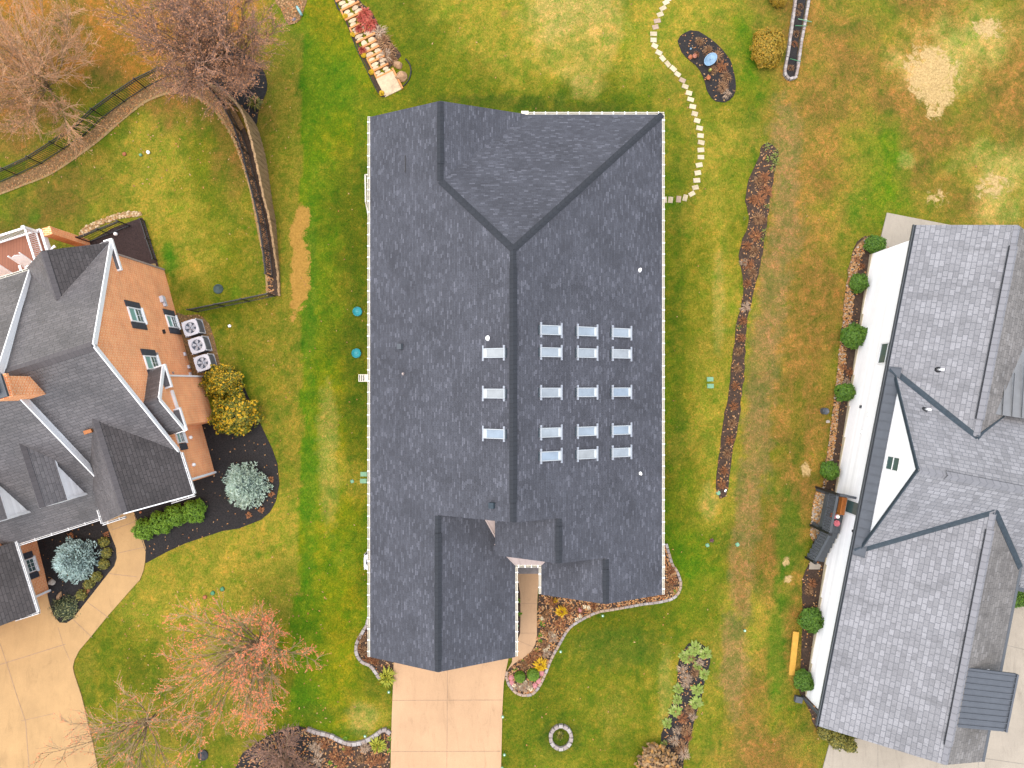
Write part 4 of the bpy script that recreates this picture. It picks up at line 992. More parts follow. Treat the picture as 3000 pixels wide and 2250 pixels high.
    m = MB(); f.box(m, -11.24, -11.16, .205, .25, f.gz(-11, .2)+.02, 3.0); m.build('downspout', MT['tan_metal'], H)
    # meters, vents and lamps on the gable wall
    for a, z, w_, h, mt, nm in ((-9.35, -.35, .16, .3, 'ac_grey', 'meter_box'), (-9.12, -.5, .12, .2, 'ac_grey', 'meter_box'), (-7.55, .55, .1, .1, 'black_metal', 'vent_hood'), (-6.45, -1.0, .09, .12, 'ac_grey', 'junction_box'), (-5.75, -1.0, .09, .12, 'ac_grey', 'junction_box'), (-5.35, -.9, .09, .12, 'ac_grey', 'junction_box'), (-6.35, 1.9, .05, .12, 'tan_metal', 'wall_vent'), (-5.4, .9, .05, .12, 'tan_metal', 'wall_vent')):
        m = MB(); f.box(m, a-w_, a+w_, .2, .2+w_*1.1, z-h/2, z+h/2)
        m.build(nm, MT[mt], H)
    for a, z in ((-2.1, .75), (-.75, 1.3)):
        m = MB(); m.lathe(f.P(a, .06, z), [(.05, 0), (.09, .05), (.08, .16), (.03, .2)], 10); m.build('wall_lamp', MT['pipe_white'], H)
    # chimney with metal cap
    m = MB(); f.box(m, -6.08, -5.3, -3.6, -2.72, 5.6, 8.5); f.box(m, -6.16, -5.22, -3.68, -2.64, 8.2, 8.36); m.build('chimney', MT['brick_orange'], H)
    m = MB(); f.box(m, -6.14, -5.24, -3.66, -2.66, 8.503, 8.62); f.box(m, -5.95, -5.43, -3.45, -2.87, 8.62, 8.85); m.build('chimney_cap', MT['dark_trim'], H)
    # the two street-side dormers
    for db in (0.0, -2.78, -5.56):
        m = MB()
        q = [[(-3.85, -4.98, 5.38), (-.84, -4.98, 5.38), (-.86, -4.32, 4.5), (-2.8, -4.32, 4.5)], [(-3.85, -4.98, 5.38), (-2.8, -5.64, 4.5), (-.86, -5.64, 4.5), (-.84, -4.98, 5.38)]]
        roof_slab(m, [[f.P(a, b+db, z) for a, b, z in p] for p in q], .1)
        m.poly([f.P(-2.75, -4.42+db, 4.42), f.P(-.92, -4.42+db, 4.42), f.P(-.92, -4.42+db, zh(-.92)-.05), f.P(-2.75, -4.42+db, zh(-2.75)-.05)], 2)
        m.poly([f.P(-2.75, -5.54+db, 4.42), f.P(-.92, -5.54+db, 4.42), f.P(-.92, -5.54+db, zh(-.92)-.05), f.P(-2.75, -5.54+db, zh(-2.75)-.05)], 2)
        m.poly([f.P(-.92, -5.54+db, zh(-.92)-.05), f.P(-.92, -4.42+db, zh(-.92)-.05), f.P(-.92, -4.42+db, 4.42), f.P(-.92, -4.98+db, 5.25), f.P(-.92, -5.54+db, 4.42)], 2)
        f.box(m, -.98, -.86, -4.44+db, -4.36+db, zh(-.92)-.02, 4.4, 1)
        f.box(m, -2.9, -.86, -4.40+db, -4.33+db, zh(-.9)-.04, zh(-.9)+.03, 1) if False else None
        d = m.build('dormer', [MT['roof_brown'], MT['white'], MT['white_siding']], H)
        c = f.P(0, 0, 0)
        ridge_strip('ridge_cap', f.P(-3.8, -4.98+db, 5.38), f.P(-.84, -4.98+db, 5.38), tuple(f.n+Vector((0, 0, -1.33))), tuple(-f.n+Vector((0, 0, -1.33))), MT['ridge_brown'], None, .13, .04).parent = d
        m = MB(); f.box(m, -.92, -.86, -5.3+db, -4.66+db, 3.3, 4.4); w_ = m.build('window', MT['white']); w_.parent = d
    # orange debris on the roof valley is a fallen brick
    m = MB(); f.box(m, -3.52, -3.36, -2.55, -2.2, zm(-3.5)+.0, zm(-3.5)+.12); o = m.build('loose_brick', MT['bench_wood']); tag(o, 'orange block lying loose on the brown roof below the white barge wall', 'brick')
    # rear deck
    zd = 1.3
    m = MB(); f.box(m, -13.95, -11.3, -12, -3.75, zd-.06, zd); m.build('deck_floor', MT['deck_wood'], H)
    m = MB(); f.box(m, -14.02, -13.955, -12, -3.69, zd-.32, zd+.01); f.box(m, -13.955, -11.3, -3.745, -3.62, zd-.32, zd+.01); m.build('deck_fascia', MT['white'], H)
    def rail(p, q, nb):
        m = MB(); p = Vector(p); q = Vector(q)
        for h, wd in ((.9, .09), (.12, .06)):
            m.bar(f.P(*(p+Vector((0, 0, h)))), f.P(*(q+Vector((0, 0, h)))), wd, .05)
        for k in range(nb+1):
            c = p.lerp(q, k/nb); m.bar(f.P(c.x, c.y, c.z+.12), f.P(c.x, c.y, c.z+.9), .03, .03)
        m.build('deck_railing', MT['white'], H)
    rail((-13.9, -3.85, zd), (-11.45, -3.85, zd), 22); rail((-13.9, -3.92, zd), (-13.9, -11.9, zd), 66)
    for a, b in ((-13.9, -3.85), (-13.9, -6.6), (-13.9, -9.4)):
        m = MB(); f.box(m, a-.06, a+.06, b-.06, b+.06, zd, zd+1.0); f.box(m, a-.08, a+.08, b-.08, b+.08, zd+1.0, zd+1.04); m.build('rail_post', MT['white'], H)
    pb = G(256, 711); 
    m = MB(); f.box(m, -14.0, -13.6, -3.61, -3.2, f.gz(-13.8, -3.4)-.2, zd-.03); m.build('deck_pier', MT['brick_orange'], H)
    m = MB()
    for s in (-1, 1):
        c = f.P(-12.9, -3.56, zd-.1); m.tube([c, c+f.n*.12+f.v*(.09*s)+Vector((0, 0, -.03)), c+f.n*.24+f.v*(.13*s)+Vector((0, 0, -.06))], [.025, .05, .08], 10)
    m.build('floodlight', MT['pipe_white'], H)
    return H
LHOUSE = left_house()

# rocking chairs on the deck
def rocking_chair(a, b, ang, label):
    zd = 1.3; base = FL.P(a, b, zd)
    t = thing('rocking_chair', label, 'chair', base, 'white rocking chairs on the deck')
    ca, sa = math.cos(ang), math.sin(ang)
    fx = FL.v*ca+FL.n*sa; fy = FL.n*ca-FL.v*sa     # fx: facing direction
    P = lambda x, y, z: base+fx*x+fy*y+Vector((0, 0, z))
    m = MB()
    for k in range(6):
        m.obox(P(-.02+.0, 0, .43)+fx*(-.22+k*.088), fx, fy, Vector((0, 0, 1)), .04, .27, .012)
    m.build('seat', MT['white'], t)
    m = MB(); up = (Vector((0, 0, 1))*.93-fx*.36).normalized()
    for k in range(9):
        h = .40+.05*(1-abs(k-4)/4); m.obox(P(-.27, -.22+k*.055, .45)+up*h, fy, up, fy.cross(up), .026, h, .009)
    for s in (-1, 1): m.obox(P(-.27, s*.275, .45)+up*.47, fy, up, fy.cross(up), .03, .49, .02)
    m.build('backrest', MT['white'], t)
    for s in (-1, 1):
        m = MB(); m.obox(P(0, s*.32, .66), fx, fy, Vector((0, 0, 1)), .3, .055, .014); m.build('armrest', MT['white'], t)
        m = MB(); m.bar(P(.22, s*.28, .03), P(.22, s*.28, .65), .045, .045); m.bar(P(-.25, s*.28, .03), P(-.27, s*.28, .5), .045, .045); m.build('leg', MT['white'], t)
        m = MB(); pts = [P(-.5+k*.125, s*.28, .015+.0*k+.09*((k-4)/4)**2) for k in range(9)]; m.tube(pts, .022, 6); m.build('rocker', MT['white'], t)
    return t
p = at_z(66, 772, 2.2); 
def loc_left(p): q = Vector((p[0], p[1], 0))-FL.o; return q.dot(FL.v), q.dot(FL.n)
a, b = loc_left(p); rocking_chair(a+.25, b, 0.0, 'white rocking chair on the deck nearer the corner railing')
a, b = loc_left(at_z(6, 806, 2.2)); rocking_chair(a+.25, b, 0.0, 'white rocking chair on the deck, cut by the edge of the photo')

# condensers beside the brick wall
def condenser(px, py, label, rot, group='air conditioners beside the brick wall', size=.40, hh=.78):
    c = G(px, py, hh); base = Vector((c.x, c.y, g(c.x, c.y)))
    t = thing('air_conditioner', label, 'air conditioner', base, group)
    cx, sx = math.cos(rot), math.sin(rot); ux = Vector((cx, sx, 0)); uy = Vector((-sx, cx, 0)); uz = Vector((0, 0, 1))
    def rr(h, z):       # rounded square ring
        pts = []
        for k in range(24):
            a = 2*math.pi*k/24; ca, sa = math.cos(a), math.sin(a)
            r = h/max(abs(ca), abs(sa)); r = min(r, h*1.25)
            pts.append(base+ux*(ca*r)+uy*(sa*r)+uz*z)
        return pts
    m = MB(); lo, hi = rr(size*.97, .06), rr(size*.97, hh-.06)
    for k in range(24): q = (k+1) % 24; m.poly([lo[k], lo[q], hi[q], hi[k]])
    m.build('grille', MT['ac_dark'], t)
    m = MB(); a0, a1 = rr(size, hh-.07), rr(size, hh); rin = [base+ux*(math.cos(2*math.pi*k/24)*size*.72)+uy*(math.sin(2*math.pi*k/24)*size*.72)+uz*hh for k in range(24)]
    rin2 = [p-uz*.12 for p in rin]
    for k in range(24):
        q = (k+1) % 24; m.poly([a0[k], a0[q], a1[q], a1[k]]); m.poly([a1[k], a1[q], rin[q], rin[k]]); m.poly([rin[k], rin[q], rin2[q], rin2[k]])
    for s in (-1, 1):
        for s2 in (-1, 1): m.obox(base+ux*(s*size*.93)+uy*(s2*size*.93)+uz*(hh/2), ux, uy, uz, .025, .025, hh/2-.03)
    m.obox(base+uz*.03, ux, uy, uz, size, size, .03)
    m.build('casing', MT['ac_grey'], t)
    m = MB(); m.poly([p-uz*.01 for p in rin2]); m.build('fan_well', MT['fan_dark'], t)
    m = MB()
    for k in range(5):
        a = 2*math.pi*k/5+.4; d = ux*math.cos(a)+uy*math.sin(a); e = ux*-math.sin(a)+uy*math.cos(a)
        m.poly([base+uz*(hh-.10)+d*.05-e*.05, base+uz*(hh-.10)+d*(size*.66)-e*.11, base+uz*(hh-.06)+d*(size*.66)+e*.05, base+uz*(hh-.09)+d*.05+e*.04])
    m.lathe(base+uz*(hh-.11), [(.075, 0), (.075, .06), (.04, .075)], 12)
    m.build('fan', MT['ac_grey'], t)
    m = MB()
    for r_ in (.3, .5): m.tube([base+ux*(math.cos(2*math.pi*k/24)*size*r_)+uy*(math.sin(2*math.pi*k/24)*size*r_)+uz*(hh+.005) for k in range(25)], .004, 4, cap=False)
    for k in range(4):
        a = math.pi*k/4; d = (ux*math.cos(a)+uy*math.sin(a))*size*.73; m.bar(base+uz*(hh+.008)-d, base+uz*(hh+.008)+d, .008, .008)
    m.build('fan_guard', MT['fan_dark'], t)
    return t
rr_ = R(17.5)
condenser(558, 960, 'grey air conditioner nearest the black fence, first of three by the brick wall', rr_)
condenser(577, 1011, 'grey air conditioner in the middle of the three by the brick wall', rr_)
condenser(593, 1063, 'grey air conditioner nearest the yellow shrub, last of three by the brick wall', rr_)
condenser(1088, 1647, 'white air conditioner half hidden under the left eave of the charcoal roof', 0, None, .38, .8)
# ================================================================== right neighbour: white house with a pale grey roof
FR = Frame((14.7176, -15.6256), (-math.sin(R(11)), -math.cos(R(11))), (-math.cos(R(11)), math.sin(R(11))))
def right_house():
    f = FR; p0 = f.P(-11, -4, 0)
    H = thing('house', 'white sided house with pale grey shingle roofs and slate-grey metal trim', 'house', (p0.x, p0.y, g(p0.x, p0.y)))
    ze = 3.08; be = .42; k = .59
    zA = lambda b: ze+(be-b)*k if b > -2.92 else ze+(be+2.92)*k-(-2.92-b)*k
    bA = -2.92; zrA = zA(bA)
    zmr, am, km = 6.5, -12.25, .79
    mb = MB()
    def slab(L, th=.14): roof_slab(mb, polys(f, L), th)
    # rear wing
    slab([[(-23.35, be, ze), (-13.2, be, ze), (-13.2, bA, zrA), (-23.55, bA, zrA)], [(-23.55, bA, zrA), (-13.2, bA, zrA), (-13.2, -7.2, zA(-7.2)), (-23.1, -7.2, zA(-7.2))]])
    # street wing (garage)
    bF = -3.88; zF = ze+(be-bF)*k
    zR_ = lambda b: zF-(bF-b)*.62
    slab([[(-11.6, be, ze), (.34, be, ze), (-.06, bF, zF), (-11.6, bF, zF)], [(-11.6, bF, zF), (-.06, bF, zF), (.2, -6.72, zR_(-6.72)), (-11.6, -6.72, zR_(-6.72))]])
    for P_ in (0,): pass
    # tall cross gable between them; its west gable end stands over a metal skirt roof
    zl = lambda a: zmr-abs(a-am)*km
    slab([[(am, .16, zmr), (-16.72, .16, zl(-16.72)), (-16.72, -12, zl(-16.72)), (am, -12, zmr)], [(am, .16, zmr), (am, -12, zmr), (-7.75, -12, zl(-7.75)), (-7.75, .16, zl(-7.75))]])
    for i_, f_ in enumerate(mb.f):      # right slopes of both wings take the darker, streakier shingles
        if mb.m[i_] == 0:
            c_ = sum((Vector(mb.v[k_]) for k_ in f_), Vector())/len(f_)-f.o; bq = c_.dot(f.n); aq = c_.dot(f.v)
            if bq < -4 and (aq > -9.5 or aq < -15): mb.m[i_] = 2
    mb.build('roof', [MT['roof_grey'], MT['dark_trim'], MT['roof_grey_streaked']], H)
    cv = lambda d: tuple(f.v*d[0]+f.n*d[1]+Vector((0, 0, d[2])))
    def cap(a, b, da, db, half=.15, rise=.05, mt='ridge_grey'): ridge_strip('ridge_cap', f.P(*a), f.P(*b), cv(da), cv(db), MT[mt], H, half, rise)
    cap((-23.5, bA, zrA+.01), (-14.15, bA, zrA+.01), (0, 1, -k), (0, -1, -k), .15, .03); cap((-22.6, bA, zrA+.04), (-14.9, bA, zrA+.04), (0, 1, -k), (0, -1, -k), .17, .08)
    cap((-11.2, bF, zF+.01), (-.08, bF, zF+.01), (0, 1, -k), (0, -1, -.62), .15, .03); cap((-10.3, bF, zF+.04), (-.9, bF, zF+.04), (0, 1, -k), (0, -1, -.62), .17, .08)
    cap((am, .12, zmr+.01), (am, -12, zmr+.01), (-1, 0, -km), (1, 0, -km), .15, .03); cap((am, -1.0, zmr+.04), (am, -12, zmr+.04), (-1, 0, -km), (1, 0, -km), .17, .09)
    m = MB(); m.bar(f.P(-22.6, bA+.19, zrA-.04), f.P(-14.9, bA+.19, zrA-.04), .035, .03); m.bar(f.P(-10.3, bF+.19, zF-.04), f.P(-.9, bF+.19, zF-.04), .035, .03); m.bar(f.P(am-.17, -1, zmr-.06), f.P(am-.17, -12, zmr-.06), .035, .03)  # black bars stand in for the shadow line along the raised caps
    m.build('ridge_vent_shadow', MT['black_metal'], H)
    # open metal valleys
    def valley(p, q, w, nrm_hint, lift=.02):
        m = MB(); p = f.P(*p)+Vector((0, 0, lift)); q = f.P(*q)+Vector((0, 0, lift)); d = (q-p).normalized()
        s = d.cross(Vector((0, 0, 1))).normalized()
        for e in (-1, 1):
            o = s*(e*w)+Vector((0, 0, w*.42))
            m.poly([p, q, q+o, p+o]); m.poly([p+o, q+o, q+o-Vector((0, 0, .03)), p+o-Vector((0, 0, .03))])
        m.build('valley_flashing', MT['flashing'], H)
    av = am-(zmr-zrA)/km           # where the rear ridge dies into the cross gable
    valley((-16.58, be-.05, ze+.03), (av, bA, zrA), .13, 1); valley((av, bA, zrA), (-16.4, -6.3, zA(-6.3)), .13, 1)
    avf = am+(zmr-zF)/km
    valley((-7.95, be-.05, ze+.02), (avf, bF, zF), .13, 1); valley((avf, bF, zF), (-8.75, -6.72, zR_(-6.72)), .13, 1)
    # metal skirt roof along the wall, under the tall gable
    m = MB(); a0, a1 = -16.66, -7.8
    m.poly([f.P(a0, be, ze), f.P(a1, be, ze), f.P(a1, .02, ze+.36), f.P(a0, .02, ze+.36)]); m.poly([f.P(a1, be, ze-.1), f.P(a0, be, ze-.1), f.P(a0, .02, ze-.1), f.P(a1, .02, ze-.1)])
    n = 21
    for i in range(n+1):
        a = a0+(a1-a0)*i/n; m.bar(f.P(a, be, ze+.015), f.P(a, .03, ze+.375), .03, .03)
    m.build('skirt_roof', MT['dark_metal_roof'], H)
    # dark gutter along the eave
    m = MB(); f.box(m, -23.36, .34, be+.002, be+.02, ze-.14, ze-.01); f.box(m, -23.36, .34, be+.1, be+.125, ze-.14, ze+.005); f.box(m, -23.36, .34, be+.02, be+.1, ze-.14, ze-.1)
    m.build('gutter', MT['dark_trim'], H)
    m = MB(); f.box(m, -9.3, .2, -6.86, -6.74, zR_(-6.72)-.14, zR_(-6.72)-.02); m.build('gutter', MT['dark_trim'], H)
    m = MB(); f.box(m, .02, .12, .1, .2, .1, ze-.15); f.box(m, .05, .35, .2, .55, .42, .62); m.build('downspout', MT['dark_trim'], H)
    # walls
    mb = MB(); bz = lambda a, b: f.gz(a, b)-.3
    mb.poly([f.P(-22.95, 0, bz(-22.95, 0)), f.P(0, 0, bz(0, 0)), f.P(0, 0, ze), f.P(-7.9, 0, ze), f.P(am, 0, zmr-.15), f.P(-16.6, 0, ze), f.P(-22.95, 0, ze)])
    mb.poly([f.P(0, 0, bz(0, 0)), f.P(0, -6.3, bz(0, -6.3)), f.P(0, -6.3, zR_(-6.3)-.15), f.P(0, bF, zF-.15), f.P(0, 0, zA(0)-.15)])
    mb.poly([f.P(0, -6.3, bz(0, -6)), f.P(-22.95, -6.3, bz(-22.95, -6)), f.P(-22.95, -6.3, 3.0), f.P(0, -6.3, zR_(-6.3)-.15)])
    mb.poly([f.P(-22.95, 0, bz(-22.95, 0)), f.P(-22.95, -6.3, bz(-22.95, -6.3)), f.P(-22.95, -6.3, zA(-6.3)-.15), f.P(-22.95, bA, zrA-.15), f.P(-22.95, 0, zA(0)-.15)])
    mb.poly([f.P(-8, -6.3, bz(-8, -6.3)), f.P(-8, -12, bz(-8, -12)), f.P(-8, -12, 3.0), f.P(-8, -6.3, 3.0)])
    mb.build('wall', MT['white_siding'], H)
    m = MB(); f.box(m, -22.95, 0, -.1, .03, -2.3, -.3) if False else None
    for i in range(14):
        a0 = -22.95+i*22.95/14; a1 = a0+22.95/14
        f.box(m, a0, a1, .0, .03, f.gz(a0, 0)-.3, f.gz(a1, 0)+.12)
    m.build('foundation', MT['stone_cream'], H)
    m = MB()
    for s, ae in ((-1, -16.7), (1, -7.8)): m.bar(f.P(am, .17, zmr-.07), f.P(ae, .17, zl(ae)-.07), .05, .16)
    m.build('rake_board', MT['flashing'], H)
    window(f, H, .0, -12.62, -11.95, 3.68, 4.82, 'pane_dark', 0, 1, 1, False, 'gable window above the metal skirt roof')
    window(f, H, .0, -17.95, -16.9, 1.2, 2.55, 'pane_dark', 0, 1, 1, False)
    m = MB(); f.box(m, -10.16, -9.42, 0, .05, .72, 2.75); d = m.build('door', MT['white'], H)
    m = MB(); f.box(m, -10.08, -9.5, .05, .065, .92, 2.1); o = m.build('pane', MT['pane_dark']); o.parent = d
    m = MB(); f.box(m, -10.08, -9.5, .05, .065, 2.14, 2.66); o = m.build('panel', MT['deck_wood']); o.parent = d
    for a, z in ((-8.75, 2.1),):
        m = MB(); m.lathe(f.P(a, .12, z), [(.03, 0), (.08, .04), (.06, .22), (.02, .28)], 10); f.box(m, a-.05, a+.05, .004, .1, z+.05, z+.12); m.build('wall_lamp', MT['black_metal'], H)
    for a, z in ((-14.4, 1.2), (-13.5, .9), (-14.75, .35)):
        m = MB(); f.box(m, a-.07, a+.07, .004, .06, z-.08, z+.08); m.build('wall_vent', MT['pipe_white'] if z > .5 else MT['dark_trim'], H)
    # roof pipes with dark boots
    nA = (f.n*k+Vector((0, 0, 1))).normalized()
    for px, py, pl in ((2758, 1083, 'A'), (2720, 1199, 'M')):
        if pl == 'A': c = at_plane(px-10, py, f.P(0, be, ze), nA); nn = nA
        else: nn = (-f.v*km+Vector((0, 0, 1))).normalized(); c = at_plane(px-10, py, f.P(am, 0, zmr), nn)
        m = MB(); m.tube([c-nn*.02, c+nn*.06], [.16, .07], 10); b_ = m.build('pipe_boot', MT['black_metal'], H)
        m = MB(); m.tube([c, c+Vector((0, 0, .42))], .045, 10); m.build('vent_pipe', MT['pipe_white'], H)
    # flat-topped shed dormer over the garage with a seamed metal roof
    zt = lambda b: 5.42-(-4.45-b)*.16
    Pd = []
    c0 = at_z(2832, 1957, 5.42); c1 = at_z(2980, 1975, 4.95); c2 = at_z(2946, 2144, 4.95); c3 = at_z(2795, 2130, 5.42)
    m = MB(); roof_slab(m, [[c0, c1, c2, c3]], .12, 0, 0)
    for i in range(10):
        t = (i+.5)/10; m.bar(c0.lerp(c3, t)+Vector((0, 0, .02)), c1.lerp(c2, t)+Vector((0, 0, .02)), .035, .045)
    m.bar(c1, c2, .08, .14); m.build('shed_dormer_roof', MT['dark_metal_roof'], H)
    m = MB()
    def ins(p, q, t): return p.lerp(q, t)
    t0 = c0.lerp(c1, .16).lerp(c3.lerp(c2, .16), .06); t1 = c0.lerp(c1, .66).lerp(c3.lerp(c2, .66), .06); t2 = c0.lerp(c1, .66).lerp(c3.lerp(c2, .66), .94); t3 = c0.lerp(c1, .16).lerp(c3.lerp(c2, .16), .94)
    lo = lambda p: Vector((p.x, p.y, 3.0)); dz = Vector((0, 0, -.13))
    for a, b in ((t0, t1), (t1, t2), (t2, t3)): m.poly([lo(a), lo(b), b+dz, a+dz])
    m.build('shed_dormer_wall', MT['white_siding'], H)
    # seamed metal roof behind the rear wing
    q = [at_z(2907, 1212, 4.45), at_z(3000, 1226, 4.45), at_z(3090, 1236, 4.45), at_z(3110, 860, 3.5), at_z(3000, 968, 3.62)]
    m = MB(); m.poly([p+Vector((0, 0, .02)) for p in q])
    for i in range(1, 7):
        t = i/6.5; a = q[0].lerp(q[2], t); e = q[3]-q[2]
        m.bar(a+Vector((0, 0, .05)), a+e*min(1, .14+.62*t)+Vector((0, 0, .05)), .035, .05)
    m.build('seamed_roof', MT['mid_metal_roof'], H)
    # porch gable and skirt on the street side, at the photo's right edge
    m = MB(); a = at_z(2968, 1693, 3.4); b = at_z(3080, 1620, 3.6); c = at_z(3080, 1715, 2.7); d = at_z(2975, 1702, 2.9)
    m.poly([a, d, c, b]); m.build('gable_wall', MT['white_siding'], H)
    m = MB(); q = [at_z(2957, 1690, 3.0), at_z(2970, 1702, 3.1), at_z(3090, 1728, 3.1), at_z(3090, 1752, 2.8), at_z(2957, 1727, 2.8)]
    roof_slab(m, [q], .08, 0, 0)
    for i in range(7): m.bar(q[1].lerp(q[2], i/6)+Vector((0, 0, .02)), q[4].lerp(q[3], i/6)+Vector((0, 0, .02)), .03, .03)
    m.build('skirt_roof', MT['dark_metal_roof'], H)
    # little pent roof over the garage door on the street front
    m = MB(); q = [f.P(.02, -1.9, 2.95), f.P(.02, -5.4, 2.95), f.P(.75, -5.4, 2.55), f.P(.75, -1.9, 2.55)]; roof_slab(m, [q], .1, 0, 0)
    for i in range(10): m.bar(q[0].lerp(q[1], i/9)+Vector((0, 0, .02)), q[3].lerp(q[2], i/9)+Vector((0, 0, .02)), .03, .03)
    m.build('skirt_roof', MT['mid_metal_roof'], H)
    m = MB(); f.box(m, .004, .05, -5.2, -2.1, .35, 2.45); m.build('garage_door', MT['white'], H)
    return H
RHOUSE = right_house()

# side steps and landing in dark composite boards
def side_steps():
    f = FR; b = f.P(-9.3, .6, f.gz(-9.3, .6))
    t = thing('side_stairs', 'dark grey landing and stairs with a rail against the white wall', 'stairs', b)
    zt = .82
    m = MB()
    for i in range(7): b0 = .08+i*.13; f.box(m, -10.3, -8.35, b0, b0+.122, zt-.04, zt)
    m.build('landing', MT['dark_trim'], t)
    m = MB(); f.box(m, -10.3, -8.35, .06, .1, zt-.35, zt-.045); f.box(m, -10.3, -8.35, .96, 1.0, zt-.35, zt-.045)
    for a in (-10.2, -8.45): f.box(m, a-.06, a+.06, .88, 1.0, f.gz(a, 1)-.1, zt-.045)
    m.build('frame', MT['dark_trim'], t)
    n = 6
    for i in range(n):
        z = zt-.165*(i+1); a0 = -8.35+i*.28
        m = MB(); f.box(m, a0, a0+.3, .08+i*.0, .98, z-.04, z); f.box(m, a0, a0+.02, .1, .96, z+.002, z+.125); m.build('tread', MT['dark_trim'], t)
    m = MB()
    def rail(p, q): m.bar(f.P(*p), f.P(*q), .12, .05)
    rail((-10.3, 1.0, zt+.95), (-8.35, 1.0, zt+.95)); rail((-8.35, 1.0, zt+.95), (-6.7, 1.0, zt-.05)); rail((-10.3, 1.0, zt+.95), (-10.3, .08, zt+.95))
    m.build('handrail', MT['dark_trim'], t)
    for (p, q, nb) in (((-10.3, 1.0, zt), (-8.35, 1.0, zt), 15), ((-8.35, 1.0, zt), (-6.7, 1.0, zt-1.0), 11), ((-10.3, 1.0, zt), (-10.3, .1, zt), 7)):
        m = MB(); p = Vector(p); q = Vector(q)
        for i in range(nb+1): c = p.lerp(q, i/nb); m.bar(f.P(c.x, c.y, c.z+.08), f.P(c.x, c.y, c.z+.93), .025, .025)
        m.bar(f.P(p.x, p.y, p.z+.1), f.P(q.x, q.y, q.z+.1), .04, .04); m.build('balusters', MT['dark_trim'], t)
    for a, z in ((-10.3, zt), (-8.35, zt), (-6.7, zt-1.0)):
        m = MB(); f.box(m, a-.05, a+.05, .95, 1.05, f.gz(a, 1)-.05, z+1.02); f.box(m, a-.065, a+.065, .935, 1.065, z+1.021, z+1.06); m.build('post', MT['black_metal'], t)
    # orange bench on the landing
    bb = f.P(-9.75, .42, zt); t2 = thing('bench', 'orange wooden bench on the dark landing beside the white wall', 'bench', bb)
    m = MB(); 
    for i in range(3): f.box(m, -10.18, -9.32, .24+i*.12, .24+i*.12+.11, zt+.40, zt+.43)
    m.build('seat', MT['bench_wood'], t2)
    m = MB()
    for i in range(3): f.box(m, -10.18, -9.32, .62, .65, zt+.46+i*.12, zt+.46+i*.12+.1)
    for a in (-10.15, -9.35): f.box(m, a-.02, a+.02, .651, .69, zt+.3, zt+.82)
    m.build('backrest', MT['bench_wood'], t2)
    for a in (-10.12, -9.38):
        for b_ in (.27, .58):
            m = MB(); f.box(m, a-.025, a+.025, b_-.025, b_+.025, zt, zt+.4); m.build('leg', MT['bench_wood'], t2)
    # soft toy figure beside the bench, and a pink pot
    c = f.P(-9.18, .55, zt); t3 = thing('garden_figure', 'small pink and white garden figure at the end of the orange bench', 'ornament', c)
    m = MB(); m.lathe(c, [(.14, 0), (.16, .1), (.12, .25), (.07, .34)], 12); m.build('body', MT['pink'], t3)
    m = MB(); m.lathe(c+Vector((.02, .02, .33)), [(.03, 0), (.09, .05), (.1, .11), (.06, .18), (.01, .2)], 12); m.build('head', MT['pipe_white'], t3)
    for s in (-1, 1):
        m = MB(); q = c+f.n*(.12)+f.v*(.07*s); m.tube([c+Vector((0, 0, .22)), q+Vector((0, 0, .16)), q+f.n*.06+Vector((0, 0, .06))], [.04, .04, .03], 8); m.build('arm', MT['terracotta'], t3)
    c = f.P(-8.85, .42, zt); m = MB(); m.lathe(c, [(.1, 0), (.14, .2), (.155, .22), (.155, .25), (.125, .25), (.115, .19)], 14)
    tag(m.build('flower_pot', MT['pink'], loc=c), 'pink round pot alone on the dark landing boards', 'pot')
    for i, (p, q) in enumerate((((2393, 1432), (2440, 1449)), ((2380, 1533), (2412, 1551)))):
        m = MB(); m.bar(G(*p, .08), G(*q, .08), .2, .16); a = G(*p, 0)
        tag(m.build('landscape_timber', MT['dark_trim'], loc=a), ['dark grey timber at the rear end of the river rock', 'dark grey timber dividing the river rock near the stairs'][i], 'timber')
side_steps()
# ================================================================== fences, walls, stone borders
def resample(px, step):
    """points about `step` metres apart along a pixel path laid on the ground"""
    S = spline(px, 4); out = [S[0]]; acc = 0; q = G(*S[0])
    for s in S[1:]:
        p = G(*s); acc += (p-q).length; q = p
        if acc >= step: out.append(s); acc = 0
    return out
def iron_fence(name, label, px, height=1.2, step=1.35, base_h=None, group=None):
    bh = base_h or (lambda i, n: 0)
    pts = resample(px, step); n = len(pts)
    P = [G(*p, bh(i, n)) for i, p in enumerate(pts)]
    t = thing(name, label, 'fence', P[n//2], group)
    for p in P:
        m = MB(); m.box(p.x-.025, p.x+.025, p.y-.025, p.y+.025, p.z-.15, p.z+height+.05); m.box(p.x-.035, p.x+.035, p.y-.035, p.y+.035, p.z+height+.051, p.z+height+.08); m.build('post', MT['black_metal'], t)
    for a, b in zip(P, P[1:]):
        m = MB(); L = (b-a).length
        for h in (.1, height*.84, height-.02): m.bar(a+Vector((0, 0, h)), b+Vector((0, 0, h)), .04, .045)
        k = max(2, int(L/.115))
        for i in range(1, k): q = a.lerp(b, i/k); m.bar(q+Vector((0, 0, .06)), q+Vector((0, 0, height)), .022, .022)
        m.build('panel', MT['black_metal'], t)
    return t
iron_fence('iron_fence', 'long black iron fence curving round the left back garden beside the timber wall', FENCE, base_h=lambda i, n: .05)
iron_fence('iron_fence', 'short black iron fence running from the brick house to the garden corner', [(805, 868), (765, 876), (700, 890), (620, 905), (545, 922)], base_h=lambda i, n: .03)
iron_fence('iron_fence', 'small black iron fence enclosing the dark red mulch behind the brick house', [(264, 709), (310, 690), (350, 676), (392, 658), (424, 648)], step=1.1)
